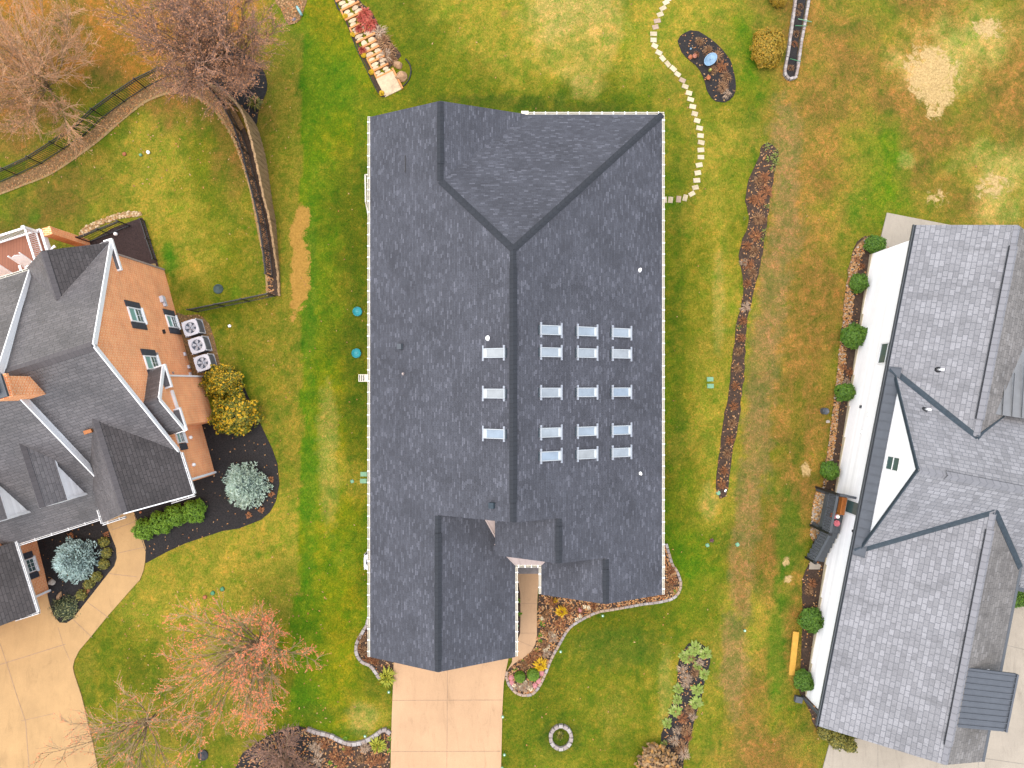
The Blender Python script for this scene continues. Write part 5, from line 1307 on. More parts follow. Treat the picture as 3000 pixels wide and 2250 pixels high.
iron_fence('iron_fence', 'black iron fence panel on the lawn side of the dark red mulch', [(424, 648), (440, 700), (455, 745), (470, 788)], step=1.1, height=.5)
# timber wall
def timber_wall():
    S = spline(WBASE, 5); n = len(S)-1; m = MB()
    hts = [(230, .8), (252, 1.2), (303, 1.6), (370, 1.9), (470, 1.8), (535, 1.5), (600, 1.2), (713, .6), (800, .22), (880, .1)]
    def hh(y):
        if y <= hts[0][0]: return hts[0][1]
        for (y0, a), (y1, b) in zip(hts, hts[1:]):
            if y <= y1: return a+(b-a)*(y-y0)/(y1-y0)
        return hts[-1][1]
    for k in range(n):
        a, b = G(*S[k], -.05), G(*S[k+1], -.05)
        if (b-a).length < 1e-4: continue
        dr = (b-a).normalized(); nn = Vector((dr.y, -dr.x, 0)); o = nn*(.055+.012*math.sin(k*2.1)); g_ = dr*.006
        za = a.z+.05+hh(S[k][1])+.035*math.sin(k*5.3)
        ta, tb = Vector((a.x, a.y, za)), Vector((b.x, b.y, za))
        m.box8([a-o+g_, b-o-g_, b+o-g_, a+o+g_, ta-o+g_, tb-o-g_, tb+o-g_, ta+o+g_])
    o = m.build('timber_wall', MT['timber_grey'], loc=G(*S[n//2]))
    tag(o, 'curved retaining wall of weathered upright timbers outside the black iron fence', 'wall')
timber_wall()
# brick-edged yellow step by the courtyard
mb = MB(); a, b, c, d = G(425, 775, .05), G(455, 772, .05), G(462, 792, .05), G(430, 792, .05); mb.box8([p-Vector((0, 0, .1)) for p in (d, c, b, a)]+[d, c, b, a])
tag(mb.build('paving_slab', MT['straw_edge'], loc=a), 'tan paving slab at the corner of the dark red mulch', 'slab')

# ------------------------------------------------------------------ loose edging blocks, each its own
def proto_block(name, mat, L, W, Hh):
    m = MB(); c = .025
    xs = [(-L/2, -W/2), (L/2, -W/2), (L/2, W/2), (-L/2, W/2)]
    xi = [(x*(1-2*c/L), y*(1-2*c/W)) for x, y in xs]
    lo = [(x, y, -.06) for x, y in xs]; mid = [(x, y, Hh-c*.6) for x, y in xs]; hi = [(x, y, Hh) for x, y in xi]
    for A, B in ((lo, mid), (mid, hi)):
        for i in range(4): j = (i+1) % 4; m.poly([A[i], A[j], B[j], B[i]])
    m.poly(hi); m.poly(list(reversed(lo)))
    o = m.build(name, mat); return o
def lay_blocks(px, L, W, Hh, name, mats, label, cat, group, closed=False, gap=.012, up=0):
    path = spline(px, 3, closed); path = path+[path[0]] if closed else path
    P = [G(*p) for p in path]; d = [0]
    for a, b in zip(P, P[1:]): d.append(d[-1]+(b-a).length)
    n = max(1, round(d[-1]/(L+gap))); st = d[-1]/n; protos = [proto_block(name, m, st-gap, W, Hh) for m in mats]; used = [False]*len(mats)
    k = 0
    for i in range(n):
        s = (i+.5)*st
        while k < len(d)-2 and d[k+1] < s: k += 1
        u = (s-d[k])/(d[k+1]-d[k]+1e-9); p = P[k].lerp(P[k+1], u); t = P[k+1]-P[k]
        j = random.randrange(len(mats)); o = protos[j] if not used[j] else protos[j].copy()
        if used[j]: C.objects.link(o)
        used[j] = True
        o.location = (p.x, p.y, p.z+up); o.rotation_euler = (random.uniform(-.03, .03), math.atan(-SL*t.normalized().y)*-1*0, math.atan2(t.y, t.x)+random.uniform(-.05, .05))
        o.scale = (random.uniform(.95, 1.02), random.uniform(.92, 1.06), random.uniform(.85, 1.1))
        tag(o, label, cat, group)
    for j, u in enumerate(used):
        if not u: bpy.data.objects.remove(protos[j])
BG, BT, BP = MT['block_grey'], MT['block_tan'], MT['block_pale']
lay_blocks([(1951, 1592), (1968, 1650), (1982, 1672), (1993, 1704), (1989, 1730), (1971, 1751), (1935, 1762), (1870, 1771), (1798, 1784), (1754, 1791), (1718, 1806), (1682, 1827), (1660, 1849), (1639, 1885), (1617, 1925), (1599, 1968), (1584, 2001), (1566, 2026), (1545, 2035), (1516, 2030), (1494, 2008), (1484, 1983), (1486, 1965)], .24, .13, .12, 'edging_block', [BT, BP, BG], 'tan concrete block in the curved edging of the front flower bed', 'edging block', 'edging blocks round the front flower bed')
lay_blocks([(1078, 1812), (1076, 1827), (1062, 1853), (1047, 1881), (1045, 1907), (1051, 1925), (1065, 1939), (1087, 1950), (1101, 1968), (1114, 1988)], .26, .16, .15, 'edging_block', [BG, BP], 'grey concrete block edging the small bed at the garage corner', 'edging block', 'edging blocks at the garage corner')
lay_blocks([(901, 2133), (921, 2141), (947, 2148), (969, 2154), (988, 2163), (1005, 2171), (1027, 2177), (1053, 2175), (1079, 2165), (1101, 2152), (1118, 2139), (1131, 2137), (1144, 2148)], .22, .19, .15, 'edging_block', [BP, BG], 'pale grey concrete block in the wavy edging left of the driveway', 'edging block', 'edging blocks of the bed left of the driveway')
ring = [(1643+30*math.cos(2*math.pi*k/14), 2158+33*math.sin(2*math.pi*k/14)) for k in range(14)]
lay_blocks(ring, .23, .18, .16, 'ring_stone', [BP, BG], 'grey stone block in the small round ring on the front lawn', 'stone block', 'blocks of the round ring on the front lawn', True)
lay_blocks([(2334, -70), (2328, 0), (2318, 75), (2308, 145), (2298, 205), (2299, 222), (2309, 233), (2322, 231), (2331, 218), (2345, 127), (2357, 60), (2370, -20), (2374, -70)], .21, .14, .22, 'planter_block', [BP, BG], 'grey concrete block in the wall of the long narrow planter', 'block', 'blocks of the long narrow planter')

# stepping stones
ST = [(1956, 0, 26), (1951, 8, 25), (1942, 25, 25), (1934, 43, 24), (1925.5, 62, 16), (1920, 80, 12), (1914.5, 100, 3), (1914.5, 118, 2), (1918, 135, -28), (1930, 155, -32), (1941, 172, -48), (1956, 188, -48), (1972, 202, -45), (1985, 218, -38), (1999, 236, -24), (2007, 254, -20), (2018, 273, -20), (2023, 292, -15), (2029, 313, -13), (2035, 334, -12), (2042, 354, -13), (2049, 376, -9), (2052, 398, -4), (2054, 418, -9), (2053, 440, 0), (2053, 461, 3), (2048, 484, 14), (2044, 507, 8), (2041, 529, 5), (2037, 550, 16), (2026.5, 568.5, 35), (2007, 580, 72), (1988, 584, 85), (1964, 586, 88), (1946, 586, 88)]
def stepping_stones():
    m = MB(); a, b, c = .175, .125, .02
    q = [(-a, -b), (a, -b), (a, b), (-a, b)]; qi = [(x*.9, y*.87) for x, y in q]
    lo = [(x, y, -.03) for x, y in q]; mi = [(x, y, .035) for x, y in q]; hi = [(x, y, .05) for x, y in qi]
    for A, B in ((lo, mi), (mi, hi)):
        for i in range(4): j = (i+1) % 4; m.poly([A[i], A[j], B[j], B[i]])
    m.poly(hi)
    p1 = m.build('stepping_stone', MT['stone_cream']); PS = [MT['stone_cream'], M('cream_stone_worn', (.62, .52, .34), .85, .25, 5, .3, space='obj'), M('cream_stone_pale', (.70, .60, .42), .85, .2, 5, .3, space='obj')]; meshes = [p1.data]
    for q_ in PS[1:]: d_ = p1.data.copy(); d_.materials[0] = q_; meshes.append(d_)
    rs = random.Random(8); p2 = m.build('stepping_stone', MT['stone_brown'])
    brown = {3: 1, 4: 1, 14: 1, 32: 1}; f1 = f2 = True; bl = {4: 'darkest brown-grey stepping stone in the curving back lawn path', 5: '', 14: 'pinkish-brown stepping stone on the diagonal part of the lawn path', 32: 'pinkish stepping stone near the charcoal roof end of the path', 3: ''}
    bl = {4: 'pinkish-tan stepping stone next to the darkest stone of the path', 5: 'darkest brown-grey stepping stone in the curving lawn path', 14: 'pinkish-brown stepping stone on the diagonal part of the lawn path', 32: 'pinkish stepping stone near the charcoal roof end of the path'}
    for i, (x, y, r) in enumerate(ST):
        if i in bl:
            o = p2 if f2 else p2.copy(); fresh = f2; f2 = False
        else:
            o = p1 if f1 else p1.copy(); fresh = f1; f1 = False
        if not fresh: C.objects.link(o)
        if i not in bl: o.data = meshes[rs.choice((0, 0, 1, 1, 2))]
        o.location = G(x, y, rs.uniform(-.025, -.005)); o.rotation_euler = (math.atan(-SL)+rs.uniform(-.02, .02), rs.uniform(-.03, .03), R(r+rs.uniform(-5, 5))); o.scale = (random.uniform(.95, 1.06), random.uniform(.95, 1.06), 1)
        tag(o, bl.get(i, 'cream rectangular stepping stone in the curving back lawn path'), 'stepping stone', 'stepping stones across the back lawn')
stepping_stones()

# ------------------------------------------------------------------ garden stairway of timbers and flagstones (top of the photo)
def garden_stair():
    A = (1000, -30); B = (1150, 268)
    base = G(1075, 140); t = thing('garden_stairway', 'garden stairway of orange timbers filled with pale flagstones', 'stairway', base)
    d = (G(*B)-G(*A)); d.z = 0; L = d.length; d.normalize(); n = Vector((-d.y, d.x, 0))
    o = G(*A); hs = .16
    steps = [0.0, .55, 1.15, 1.75, 2.3, 2.75, 3.2, 3.6, 3.95, 4.3, 4.6, 5.1, 5.55]
    rnd = random.Random(3)
    T = len(steps)
    for i, s in enumerate(steps):
        p = o+d*s; z = g(p.x, p.y)+.05; w = .58-.1*(i > 6)
        sk = n*(0 if i < 6 else -.02)
        m = MB(); m.obox(p+Vector((0, 0, z-p.z)), d, n, Vector((0, 0, 1)), .05, w, .09); m.build('timber', MT['timber_orange'], t)
        if i in (0, 2, 4, 9, 10, 11, 12):
            e = o+d*(s+.26); m = MB(); m.obox(Vector((e.x, e.y, z))+n*(-w+.04), d, n, Vector((0, 0, 1)), .26, .045, .085); m.build('timber', MT['timber_orange'], t)
        nx = steps[i+1] if i+1 < T else s+.55
        k = 2 if nx-s > .42 else 1
        for q in range(k):
            cx = s+(nx-s)*(.5 if k == 1 else (.32+.38*q))+.03
            for r_ in range(2):
                c = o+d*cx+n*((-.25 if r_ == 0 else .24)+rnd.uniform(-.06, .06)); c.z = z-.01+rnd.uniform(0, .03)
                m = MB(); K = 7; hw = (nx-s)/k*.42; hl = .22+rnd.uniform(-.05, .05)
                ring_ = [c+d*(math.cos(2*math.pi*a/K+r_)*hw*rnd.uniform(.8, 1.1))+n*(math.sin(2*math.pi*a/K+r_)*hl*rnd.uniform(.8, 1.1)) for a in range(K)]
                m.poly([p_+Vector((0, 0, .07)) for p_ in ring_])
                for a in range(K): b_ = (a+1) % K; m.poly([ring_[a]-Vector((0, 0, .06)), ring_[b_]-Vector((0, 0, .06)), ring_[b_]+Vector((0, 0, .07)), ring_[a]+Vector((0, 0, .07))])
                m.build('flagstone', MT['flag'], t)
    p = o+d*(steps[-1]+.6); z = g(p.x, p.y)
    m = MB(); m.obox(Vector((p.x, p.y, z+.05))+n*.0, d, n, Vector((0, 0, 1)), .55, .5, .05); m.build('flagstone', MT['flag'], t)
    e = o+d*(steps[-1]+.55); m = MB(); m.obox(Vector((e.x, e.y, z+.08))+n*.56, d, n, Vector((0, 0, 1)), .62, .05, .1); m.build('timber', MT['timber_orange'], t)
garden_stair()
def hose(name, px, r, mat, label, cat, z=.04):
    m = MB(); m.tube([G(*p, z) for p in spline(px, 6)], r, 6)
    tag(m.build(name, mat, loc=G(*px[0])), label, cat)
hose('edging_strip', [(1165, 262), (1184, 250), (1198, 232), (1204, 210), (1200, 188), (1188, 172)], .035, MT['black_metal'], 'black curved edging strip round the two boulders', 'edging')
hose('edging_strip', [(975, -20), (985, 10), (993, 28), (1008, 36)], .05, MT['black_metal'], 'black edging strip at the top left of the garden stairway', 'edging')
hose('edging_strip', [(1030, 105), (1048, 150), (1070, 195), (1090, 238), (1106, 268), (1118, 283), (1130, 280)], .025, MT['black_metal'], 'thin black edging strip along the left foot of the garden stairway', 'edging')
hose('edging_strip', [(394, 1508), (416, 1581), (427, 1614)], .02, MT['black_metal'], 'dark edging strip where the black bed meets the curved walk', 'edging')

# ------------------------------------------------------------------ boulders and rocks
def rock(name, px, py, rx, ry, rz, mat, label, cat='boulder', seed=1, rot=0, group=None, ico=3):
    bm = bmesh.new(); bmesh.ops.create_icosphere(bm, subdivisions=ico, radius=1)
    for v in bm.verts:
        c = v.co.copy(); k = 1+.28*noise.noise(c*1.3+Vector((seed*3.1, 0, 0)))+.1*noise.noise(c*3.2+Vector((seed, 5, 0)))
        # flattish facets
        for ax in (Vector((.8, .3, .5)), Vector((-.5, .7, .5)), Vector((.1, -.8, .6)), Vector((0, .1, 1))):
            ax = ax.normalized(); q = (c*k).dot(ax)
            if q > .78: c = c-ax*((q-.78)*.75)
        v.co = Vector((c.x*k*rx, c.y*k*ry, c.z*k*rz))
    me = bpy.data.meshes.new(name); bm.to_mesh(me); bm.free(); me.materials.append(mat)
    o = bpy.data.objects.new(name, me); C.objects.link(o); o.location = G(px, py, rz*.35); o.rotation_euler = (0, 0, rot)
    return tag(o, label, cat, group)
rock('boulder', 1166, 190, .27, .2, .2, MT['boulder'], 'tan boulder with a grey corner inside the black edging curve', seed=1, rot=-.6)
rock('boulder', 1176, 224, .33, .3, .26, MT['boulder'], 'larger brown boulder beside the foot of the garden stairway', seed=4, rot=.3)
rock('boulder', 152, 1706, .2, .16, .14, MT['rock_white'], 'pale tan rock against the brick garage wall', seed=6)
rock('boulder', 174, 1746, .1, .26, .12, MT['boulder'], 'long brown rock in the black mulch above the ground cover', seed=7, rot=-.35)
rock('boulder', 412, 1501, .07, .07, .05, MT['terracotta'], 'small rust coloured rock in the black mulch near the green shrubs', seed=8, ico=2)
rock('boulder', 2426, 1235, .12, .09, .08, MT['rock_white'], 'tan rock on the gravel edge beside the white wall', seed=3, ico=2)
rock('boulder', 2023, 167, .13, .13, .1, MT['terracotta'], 'round reddish rock in the kidney shaped bed', seed=9, ico=2)

# river rock and leafy gravel: uncounted pebbles
def pebbles(name, poly, n, r0, r1, mats, h, seed):
    rnd = random.Random(seed); m = MB(); xs = [p[0] for p in poly]; ys = [p[1] for p in poly]
    k = 0
    while k < n:
        x, y = rnd.uniform(min(xs), max(xs)), rnd.uniform(min(ys), max(ys))
        if not pip(x, y, poly): continue
        k += 1; c = G(x, y, h); r = rnd.uniform(r0, r1); a = rnd.uniform(0, 6.28); e = rnd.uniform(.6, 1)
        ring_ = [Vector((math.cos(a+2*math.pi*j/6)*r, math.sin(a+2*math.pi*j/6)*r*e, 0)) for j in range(6)]
        mi = rnd.randrange(len(mats)); top = [c+q*.6+Vector((0, 0, r*.6)) for q in ring_]; bot = [c+q for q in ring_]
        m.poly(top, mi)
        for j in range(6): m.poly([bot[j], bot[(j+1) % 6], top[(j+1) % 6], top[j]], mi)
    o = m.build(name, mats); o['kind'] = 'stuff'; return o
RK = [M('tan_pebble', (.55, .33, .14), .85, .25, 6), M('cream_pebble', (.74, .56, .34), .85, .2, 6), M('grey_pebble', (.5, .43, .35), .85, .2, 6), M('rust_pebble', (.6, .3, .1), .85, .2, 6)]
pebbles('river_rock', BED['riverrock'], 900, .03, .085, RK, .06, 1)
pebbles('river_rock', BED['rocks'], 1500, .025, .07, RK[:1]+RK[2:]+[MT['mulch_brown']], .05, 2)
pebbles('river_rock', BED['nrock'], 260, .03, .09, RK[:2], .03, 3)

# fallen leaves
def leaves(name, areas, mats, seed):
    rnd = random.Random(seed); m = MB()
    for poly, n, h, size in areas:
        xs = [p[0] for p in poly]; ys = [p[1] for p in poly]; k = 0
        while k < n:
            x, y = rnd.uniform(min(xs), max(xs)), rnd.uniform(min(ys), max(ys))
            if not pip(x, y, poly): continue
            k += 1; c = G(x, y, h+rnd.uniform(.004, .02)); r = size*rnd.uniform(.6, 1.3); a = rnd.uniform(0, 6.28); u = Vector((math.cos(a), math.sin(a), rnd.uniform(-.3, .3)))*r; w = Vector((-math.sin(a), math.cos(a), rnd.uniform(-.3, .3)))*r*.6
            m.poly([c-u, c+w-u*.2, c+u+Vector((0, 0, r*.3)), c-w-u*.2])
    o = m.build(name, mats); o['kind'] = 'stuff'
LF = leafM('fallen_leaves', [(.34, .12, .03), (.42, .2, .06), (.22, .09, .035), (.45, .27, .13), (.3, .18, .06)])
QUAD = lambda x0, y0, x1, y1: [(x0, y0), (x1, y0), (x1, y1), (x0, y1)]
leaves('fallen_leaves', [
    (INNER[:9]+list(reversed(FENCE[1:12])), 900, .05, .05), (INNER[8:]+list(reversed(FENCE[11:])), 600, .07, .05),
    (QUAD(0, 0, 860, 560), 350, .0, .055), (QUAD(640, 560, 1070, 2140), 150, .0, .045), (QUAD(1100, 0, 2100, 330), 30, 0, .05), (QUAD(1950, 300, 2900, 2240), 90, 0, .045),
    (BED['front'], 2200, .05, .06), (BED['side'], 150, .04, .055), (BED['street'], 1300, .05, .06), (BED['right'], 700, .04, .055), (BED['rocks'], 700, .09, .05), (BED['long'], 500, .04, .05), (BED['host'], 260, .04, .055),
    (BED['kidney'], 90, .04, .05), (BED['steps'], 250, .03, .05), (BED['topleft'], 260, .04, .06), (BED['nac'], 260, .04, .045), (BED['nfront'], 130, .04, .045), (BED['ncorner'], 60, .05, .045), (BED['tree'], 120, .04, .06), (QUAD(350, 1720, 960, 2250), 300, 0, .055), (QUAD(1480, 1750, 2100, 2250), 40, 0, .045)], [LF], 5)

# ------------------------------------------------------------------ lids, covers, lights and small garden things
def lid(name, px, py, r, h, mat, label, cat, group=None, ribs=True):
    c = G(px, py); t = thing(name, label, cat, c, group)
    m = MB(); m.lathe(c, [(r, -.06), (r, h-.02), (r*.96, h), (r*.86, h+.005), (r*.84, h-.006), (0.02, h+.012)], 28); m.build('lid', mat, t)
    m = MB()
    for k in range(4):
        a = math.pi*2*k/4+.4; m.lathe(c+Vector((math.cos(a)*r*.91, math.sin(a)*r*.91, h)), [(.018, 0), (.018, .012), (.008, .016)], 6)
    m.build('bolt', MT['black_metal'], t)
    if ribs:
        m = MB(); m.lathe(c+Vector((0, 0, h+.002)), [(r*.3, 0), (r*.3, .014), (r*.26, .016)], 20); m.build('hub', mat, t)
    return t
lid('septic_lid', 1048, 913, .25, .12, MT['teal'], 'round teal tank lid on the grass, nearer the house rear', 'tank lid', 'teal lids beside the charcoal roof')
lid('septic_lid', 1045, 1035, .25, .12, MT['teal'], 'round teal tank lid on the grass, nearer the street', 'tank lid', 'teal lids beside the charcoal roof')
lid('drain_cover', 640, 847, .26, .06, M('dull_blue_green_cover', (.05, .09, .08), .6, .2, 9), 'dull dark green round cover on the fenced lawn', 'cover')
lid('drain_cover', 595, 2212, .27, .05, MT['black_metal'], 'round black cover on the lawn near the red twigged tree', 'cover')
lid('drain_cover', 2412, 1204, .17, .35, MT['dark_trim'], 'dark round cap beside the gravel of the white house', 'cover')
lid('drain_cover', 2160, 1595, .11, .05, MT['mint'], 'pale green round cap near the dark patch of right lawn', 'cover', ribs=False)
lid('cleanout_cap', 673, 955, .08, .06, MT['pipe_white'], 'white round pipe cap on the grass near the air conditioners', 'pipe cap', ribs=False)
lid('cleanout_cap', 1032, 1410, .1, .05, MT['mint'], 'small round mint cap beside the pair of mint box lids', 'pipe cap', ribs=False)
lid('sprinkler_cap', 624, 1737, .11, .08, MT['green_plastic'], 'green round cap on the left lawn, nearer the curved walk', 'cap', ribs=False)
lid('sprinkler_cap', 652, 1725, .11, .08, MT['green_plastic'], 'green round cap on the left lawn, farther from the curved walk', 'cap', ribs=False)
lid('sprinkler_cap', 601, 1749, .1, .08, MT['terracotta'], 'rust red round cap beside the two green caps', 'cap', ribs=False)
def boxlid(px, py, label, group):
    c = G(px, py); t = thing('valve_box', label, 'valve box', c, group)
    m = MB(); m.box(c.x-.17, c.x+.17, c.y-.115, c.y+.115, c.z-.1, c.z+.045); m.build('box', MT['mint'], t)
    m = MB(); m.box(c.x-.145, c.x+.145, c.y-.09, c.y+.09, c.z+.046, c.z+.062); m.box(c.x-.05, c.x+.05, c.y-.02, c.y+.02, c.z+.063, c.z+.07); m.build('lid', MT['mint'], t)
boxlid(1066, 1389, 'mint green box lid left of the house, the rear one of its pair', 'mint box lids left of the house')
boxlid(1065, 1409, 'mint green box lid left of the house, the street side one', 'mint box lids left of the house')
boxlid(2080, 1111, 'mint green box lid right of the house, the rear one of its pair', 'mint box lids right of the house')
boxlid(2081, 1131, 'mint green box lid right of the house, the street side one', 'mint box lids right of the house')
def solar(px, py, label):
    c = G(px, py); t = thing('path_light', label, 'path light', c, 'green path lights along the lawn edges')
    m = MB(); m.tube([c-Vector((0, 0, .1)), c+Vector((0, 0, .32))], .012, 6); m.build('stake', MT['black_metal'], t)
    m = MB(); m.lathe(c+Vector((0, 0, .3)), [(.04, 0), (.055, .06), (.075, .07), (.07, .1), (.03, .115)], 12); m.build('lamp', MT['mint'], t)
    m = MB(); m.lathe(c+Vector((0, 0, .416)), [(.022, 0), (.022, .006)], 10); m.build('solar_cell', MT['pipe_white'], t)
PL = 'small mint green path light on the lawn edge beside the driveway'
for x, y, lab in ((1143, 2018, 'mint path light left of the driveway below the yellow shrub'), (1473, 2090, 'mint path light right of the driveway, rear one of three'), (1478, 2200, 'mint path light right of the driveway, second from the rear'), (1471, 2238, 'mint path light right of the driveway at the photo bottom'),
                  (1641, 1901, 'mint path light outside the straight stretch of bed edging'), (1763, 1797, 'mint path light by the edging below the third roof gable'), (1515, 1826, 'mint path light between garage gutter and walk'), (1074, 2146, 'mint path light inside the wavy edging left of the driveway'), (2175, 1840, 'mint path light alone on the right lawn')):
    solar(x, y, lab)
def bx_at(name, px, py, h, sx, sy, sz, rot, mat, label, cat):
    c = G(px, py, h); m = MB(); ux = Vector((math.cos(rot), math.sin(rot), 0)); uy = Vector((-math.sin(rot), math.cos(rot), 0)); m.obox(Vector((0, 0, sz/2)), ux, uy, Vector((0, 0, 1)), sx/2, sy/2, sz/2)
    m.obox(Vector((0, 0, sz+.004)), ux, uy, Vector((0, 0, 1)), sx/2-.02, sy/2-.02, .004)
    o = m.build(name, mat); o.location = c; tag(o, label, cat)
bx_at('plank', 2324, 1920, .03, .3, 2.42, .06, -.105, MT['board'], 'yellow pine plank lying on the grass beside the white house', 'plank')
# pole lying at the top-left bed
m = MB(); a, b = G(869, 18, .25), G(884, 45, .12); m.tube([a, a.lerp(b, .3), b], [.05, .075, .07], 10); tag(m.build('watering_tube', M('pale_aqua_plastic', (.35, .62, .6), .4, .1, 5), loc=b), 'pale aqua plastic tube lying at the top left leafy bed', 'tube')
rock('boulder', 862, 58, .13, .12, .1, M('grey_violet_rock', (.22, .2, .22), .85, .25, 4), 'grey rock below the pale aqua tube', seed=12, ico=2)
# toys on the fenced lawn
c = G(434, 446, .08); m = MB(); m.lathe(c, [(.02, -.1), (.08, -.06), (.1, 0), (.08, .06), (.03, .095)], 14); tag(m.build('ball', MT['pipe_white'], loc=c), 'white ball on the fenced lawn', 'ball')
c = G(412, 454, .06); m = MB(); m.lathe(c, [(.02, -.09), (.07, -.05), (.085, 0), (.07, .05), (.03, .08)], 14); tag(m.build('ball', MT['mint'], loc=c), 'pale green ball on the fenced lawn beside the white ball', 'ball')
c = G(364, 451, .05); m = MB(); m.lathe(c, [(.02, -.07), (.09, -.04), (.11, 0), (.08, .03), (.03, .05)], 14); tag(m.build('ball', MT['terracotta'], loc=c), 'brownish deflated ball on the fenced lawn', 'ball')
c = G(340, 686, .05); m = MB(); m.lathe(c, [(.05, -.05), (.1, .0), (.09, .12), (.03, .16)], 12); tag(m.build('garden_lamp', MT['pipe_white'], loc=c), 'white lamp at the edge of the dark red mulch', 'lamp')
# bird bath and pots in the kidney bed
def birdbath():
    c = G(2076, 183); t = thing('bird_bath', 'pale blue oval bird bath tipped in the kidney shaped bed', 'bird bath', c)
    m = MB(); ux = Vector((.75, .66, 0)); uy = Vector((-.66, .75, 0)); n = 20
    def ring_(r, z): return [c+ux*(math.cos(2*math.pi*k/n)*r*1.3)+uy*(math.sin(2*math.pi*k/n)*r)+Vector((0, 0, z+.08*math.cos(2*math.pi*k/n))) for k in range(n)]
    prof = [(.08, .25), (.24, .33), (.29, .4), (.26, .4), (.2, .35), (.03, .32)]; rs = [ring_(*p) for p in prof]
    for A, B in zip(rs, rs[1:]):
        for k in range(n): q = (k+1) % n; m.poly([A[k], A[q], B[q], B[k]], 0, True)
    m.poly(rs[-1]); m.build('basin', MT['blue_pot'], t)
    m = MB(); m.lathe(c, [(.14, -.05), (.1, .05), (.06, .15), (.09, .27)], 12); m.build('pedestal', MT['blue_pot'], t)
birdbath()
def pot(px, py, r, mat, label, cat='pot'):
    c = G(px, py); m = MB(); m.lathe(c, [(r*.7, -.03), (r, r*1.5), (r*1.1, r*1.55), (r*1.1, r*1.75), (r*.9, r*1.75), (r*.85, r*1.4)], 16); tag(m.build('flower_pot', mat, loc=c), label, cat)
pot(2073, 231, .11, MT['terracotta'], 'orange terracotta pot in the kidney shaped bed')
pot(2033, 168, .11, M('pink_clay', (.5, .2, .13), .8, .2, 8), 'pinkish clay pot near the left rim of the kidney shaped bed')
m = MB(); c = G(2079, 208, .0); m.lathe(c, [(.05, 0), (.09, .06), (.05, .13), (.07, .2), (.02, .24)], 10); tag(m.build('gnome', M('yellow_blue_glaze', (.55, .55, .12), .4, .3, 7), loc=c), 'small yellow garden ornament below the pale blue bird bath', 'ornament')
m = MB(); c = G(2023, 145, .0); m.lathe(c, [(.04, 0), (.06, .08), (.03, .14)], 8); tag(m.build('garden_stake', MT['blue_pot'], loc=c), 'tiny pale blue ornament on the black mulch of the kidney bed', 'ornament')
# green stakes and hoops in the long planter
for i, (p, q, lab) in enumerate((((2338, 55), (2378, 64), 'pale green garden stake lying across the long planter'), ((2330, 75), (2365, 76), 'thin green stake beside the pale one in the long planter'), ((2315, 172), (2346, 180), 'green stake across the narrow end of the long planter'))):
    m = MB(); m.tube([G(*p, .3), G(*q, .34)], .022, 6); tag(m.build('garden_stake', MT['mint'] if i == 0 else MT['green_plastic'], loc=G(*p)), lab, 'stake')
for i, (x, y, lab) in enumerate(((2104, 1444, 'pale green plastic disc at the street end of the long bed'), )):
    lid('plastic_disc', x, y, .12, .05, MT['mint'], lab, 'disc', ribs=False)
m = MB(); c = G(2125, 1437, .03); m.bar(c-Vector((.03, .06, 0)), c+Vector((.03, .06, .02)), .07, .05); tag(m.build('plant_label', MT['pipe_white'], loc=c), 'white plant tag at the street end of the long bed', 'tag')
m = MB(); c = G(2084, 1582, .05); 
for k in range(5): m.tube([c, c+Vector((.1*math.cos(k*1.3), .1*math.sin(k*1.3), .12))], [.05, .03], 6)
tag(m.build('toy', M('plum_plastic', (.16, .07, .08), .6, .2, 8), loc=c), 'dark plum coloured toy on the right lawn', 'toy')
lid('drain_cover', 2072, 1597, .1, .06, MT['mint'], 'mint cap next to the dark plum toy on the right lawn', 'cap', ribs=False)
# ================================================================== plants
LM = {}
LM['box'] = leafM('boxwood_leaves', [(.025, .075, .004), (.055, .13, .006), (.085, .17, .008), (.04, .10, .006)])
LM['lime'] = leafM('bright_green_leaves', [(.04, .1, .004), (.10, .2, .008), (.15, .27, .012), (.07, .15, .006)])
LM['yellow'] = leafM('turning_leaves', [(.05, .08, .008), (.13, .14, .01), (.42, .30, .01), (.62, .34, .01), (.09, .10, .008), (.10, .11, .01)])
LM['gold'] = leafM('golden_cypress', [(.2, .14, .006), (.32, .19, .008), (.14, .12, .008), (.4, .2, .012)])
LM['mum'] = leafM('yellow_mum', [(.5, .3, .005), (.62, .4, .01), (.4, .22, .006)])
LM['spruce'] = leafM('blue_spruce_needles', [(.16, .25, .23), (.30, .43, .41), (.46, .60, .58), (.24, .34, .29)], .7)
LM['spruce2'] = leafM('grey_green_spruce_needles', [(.17, .25, .18), (.32, .44, .35), (.52, .64, .54), (.22, .28, .17)], .7)
LM['hosta'] = leafM('pale_hosta', [(.15, .23, .035), (.23, .30, .06), (.19, .26, .045), (.33, .33, .13)])
LM['dry'] = leafM('dried_stems', [(.18, .09, .045), (.28, .15, .075), (.4, .24, .12), (.12, .06, .035)], .9)
LM['drypale'] = leafM('pale_dried_stems', [(.42, .3, .2), (.55, .42, .3), (.3, .2, .13)], .9)
LM['dryrust'] = leafM('rusty_dried_stems', [(.24, .1, .045), (.36, .15, .06), (.16, .075, .04)], .9)
LM['red'] = leafM('red_leaves', [(.36, .06, .04), (.5, .1, .07), (.3, .1, .05)])
LM['pinkf'] = leafM('pink_cabbage', [(.45, .12, .17), (.55, .24, .26), (.42, .2, .14)])
LM['white'] = leafM('cream_flowers', [(.7, .6, .4), (.75, .68, .5), (.5, .4, .2)])
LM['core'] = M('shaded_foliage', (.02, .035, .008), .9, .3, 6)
LM['olive'] = leafM('olive_leaves', [(.05, .06, .012), (.12, .12, .02), (.24, .2, .03), (.08, .09, .015)])

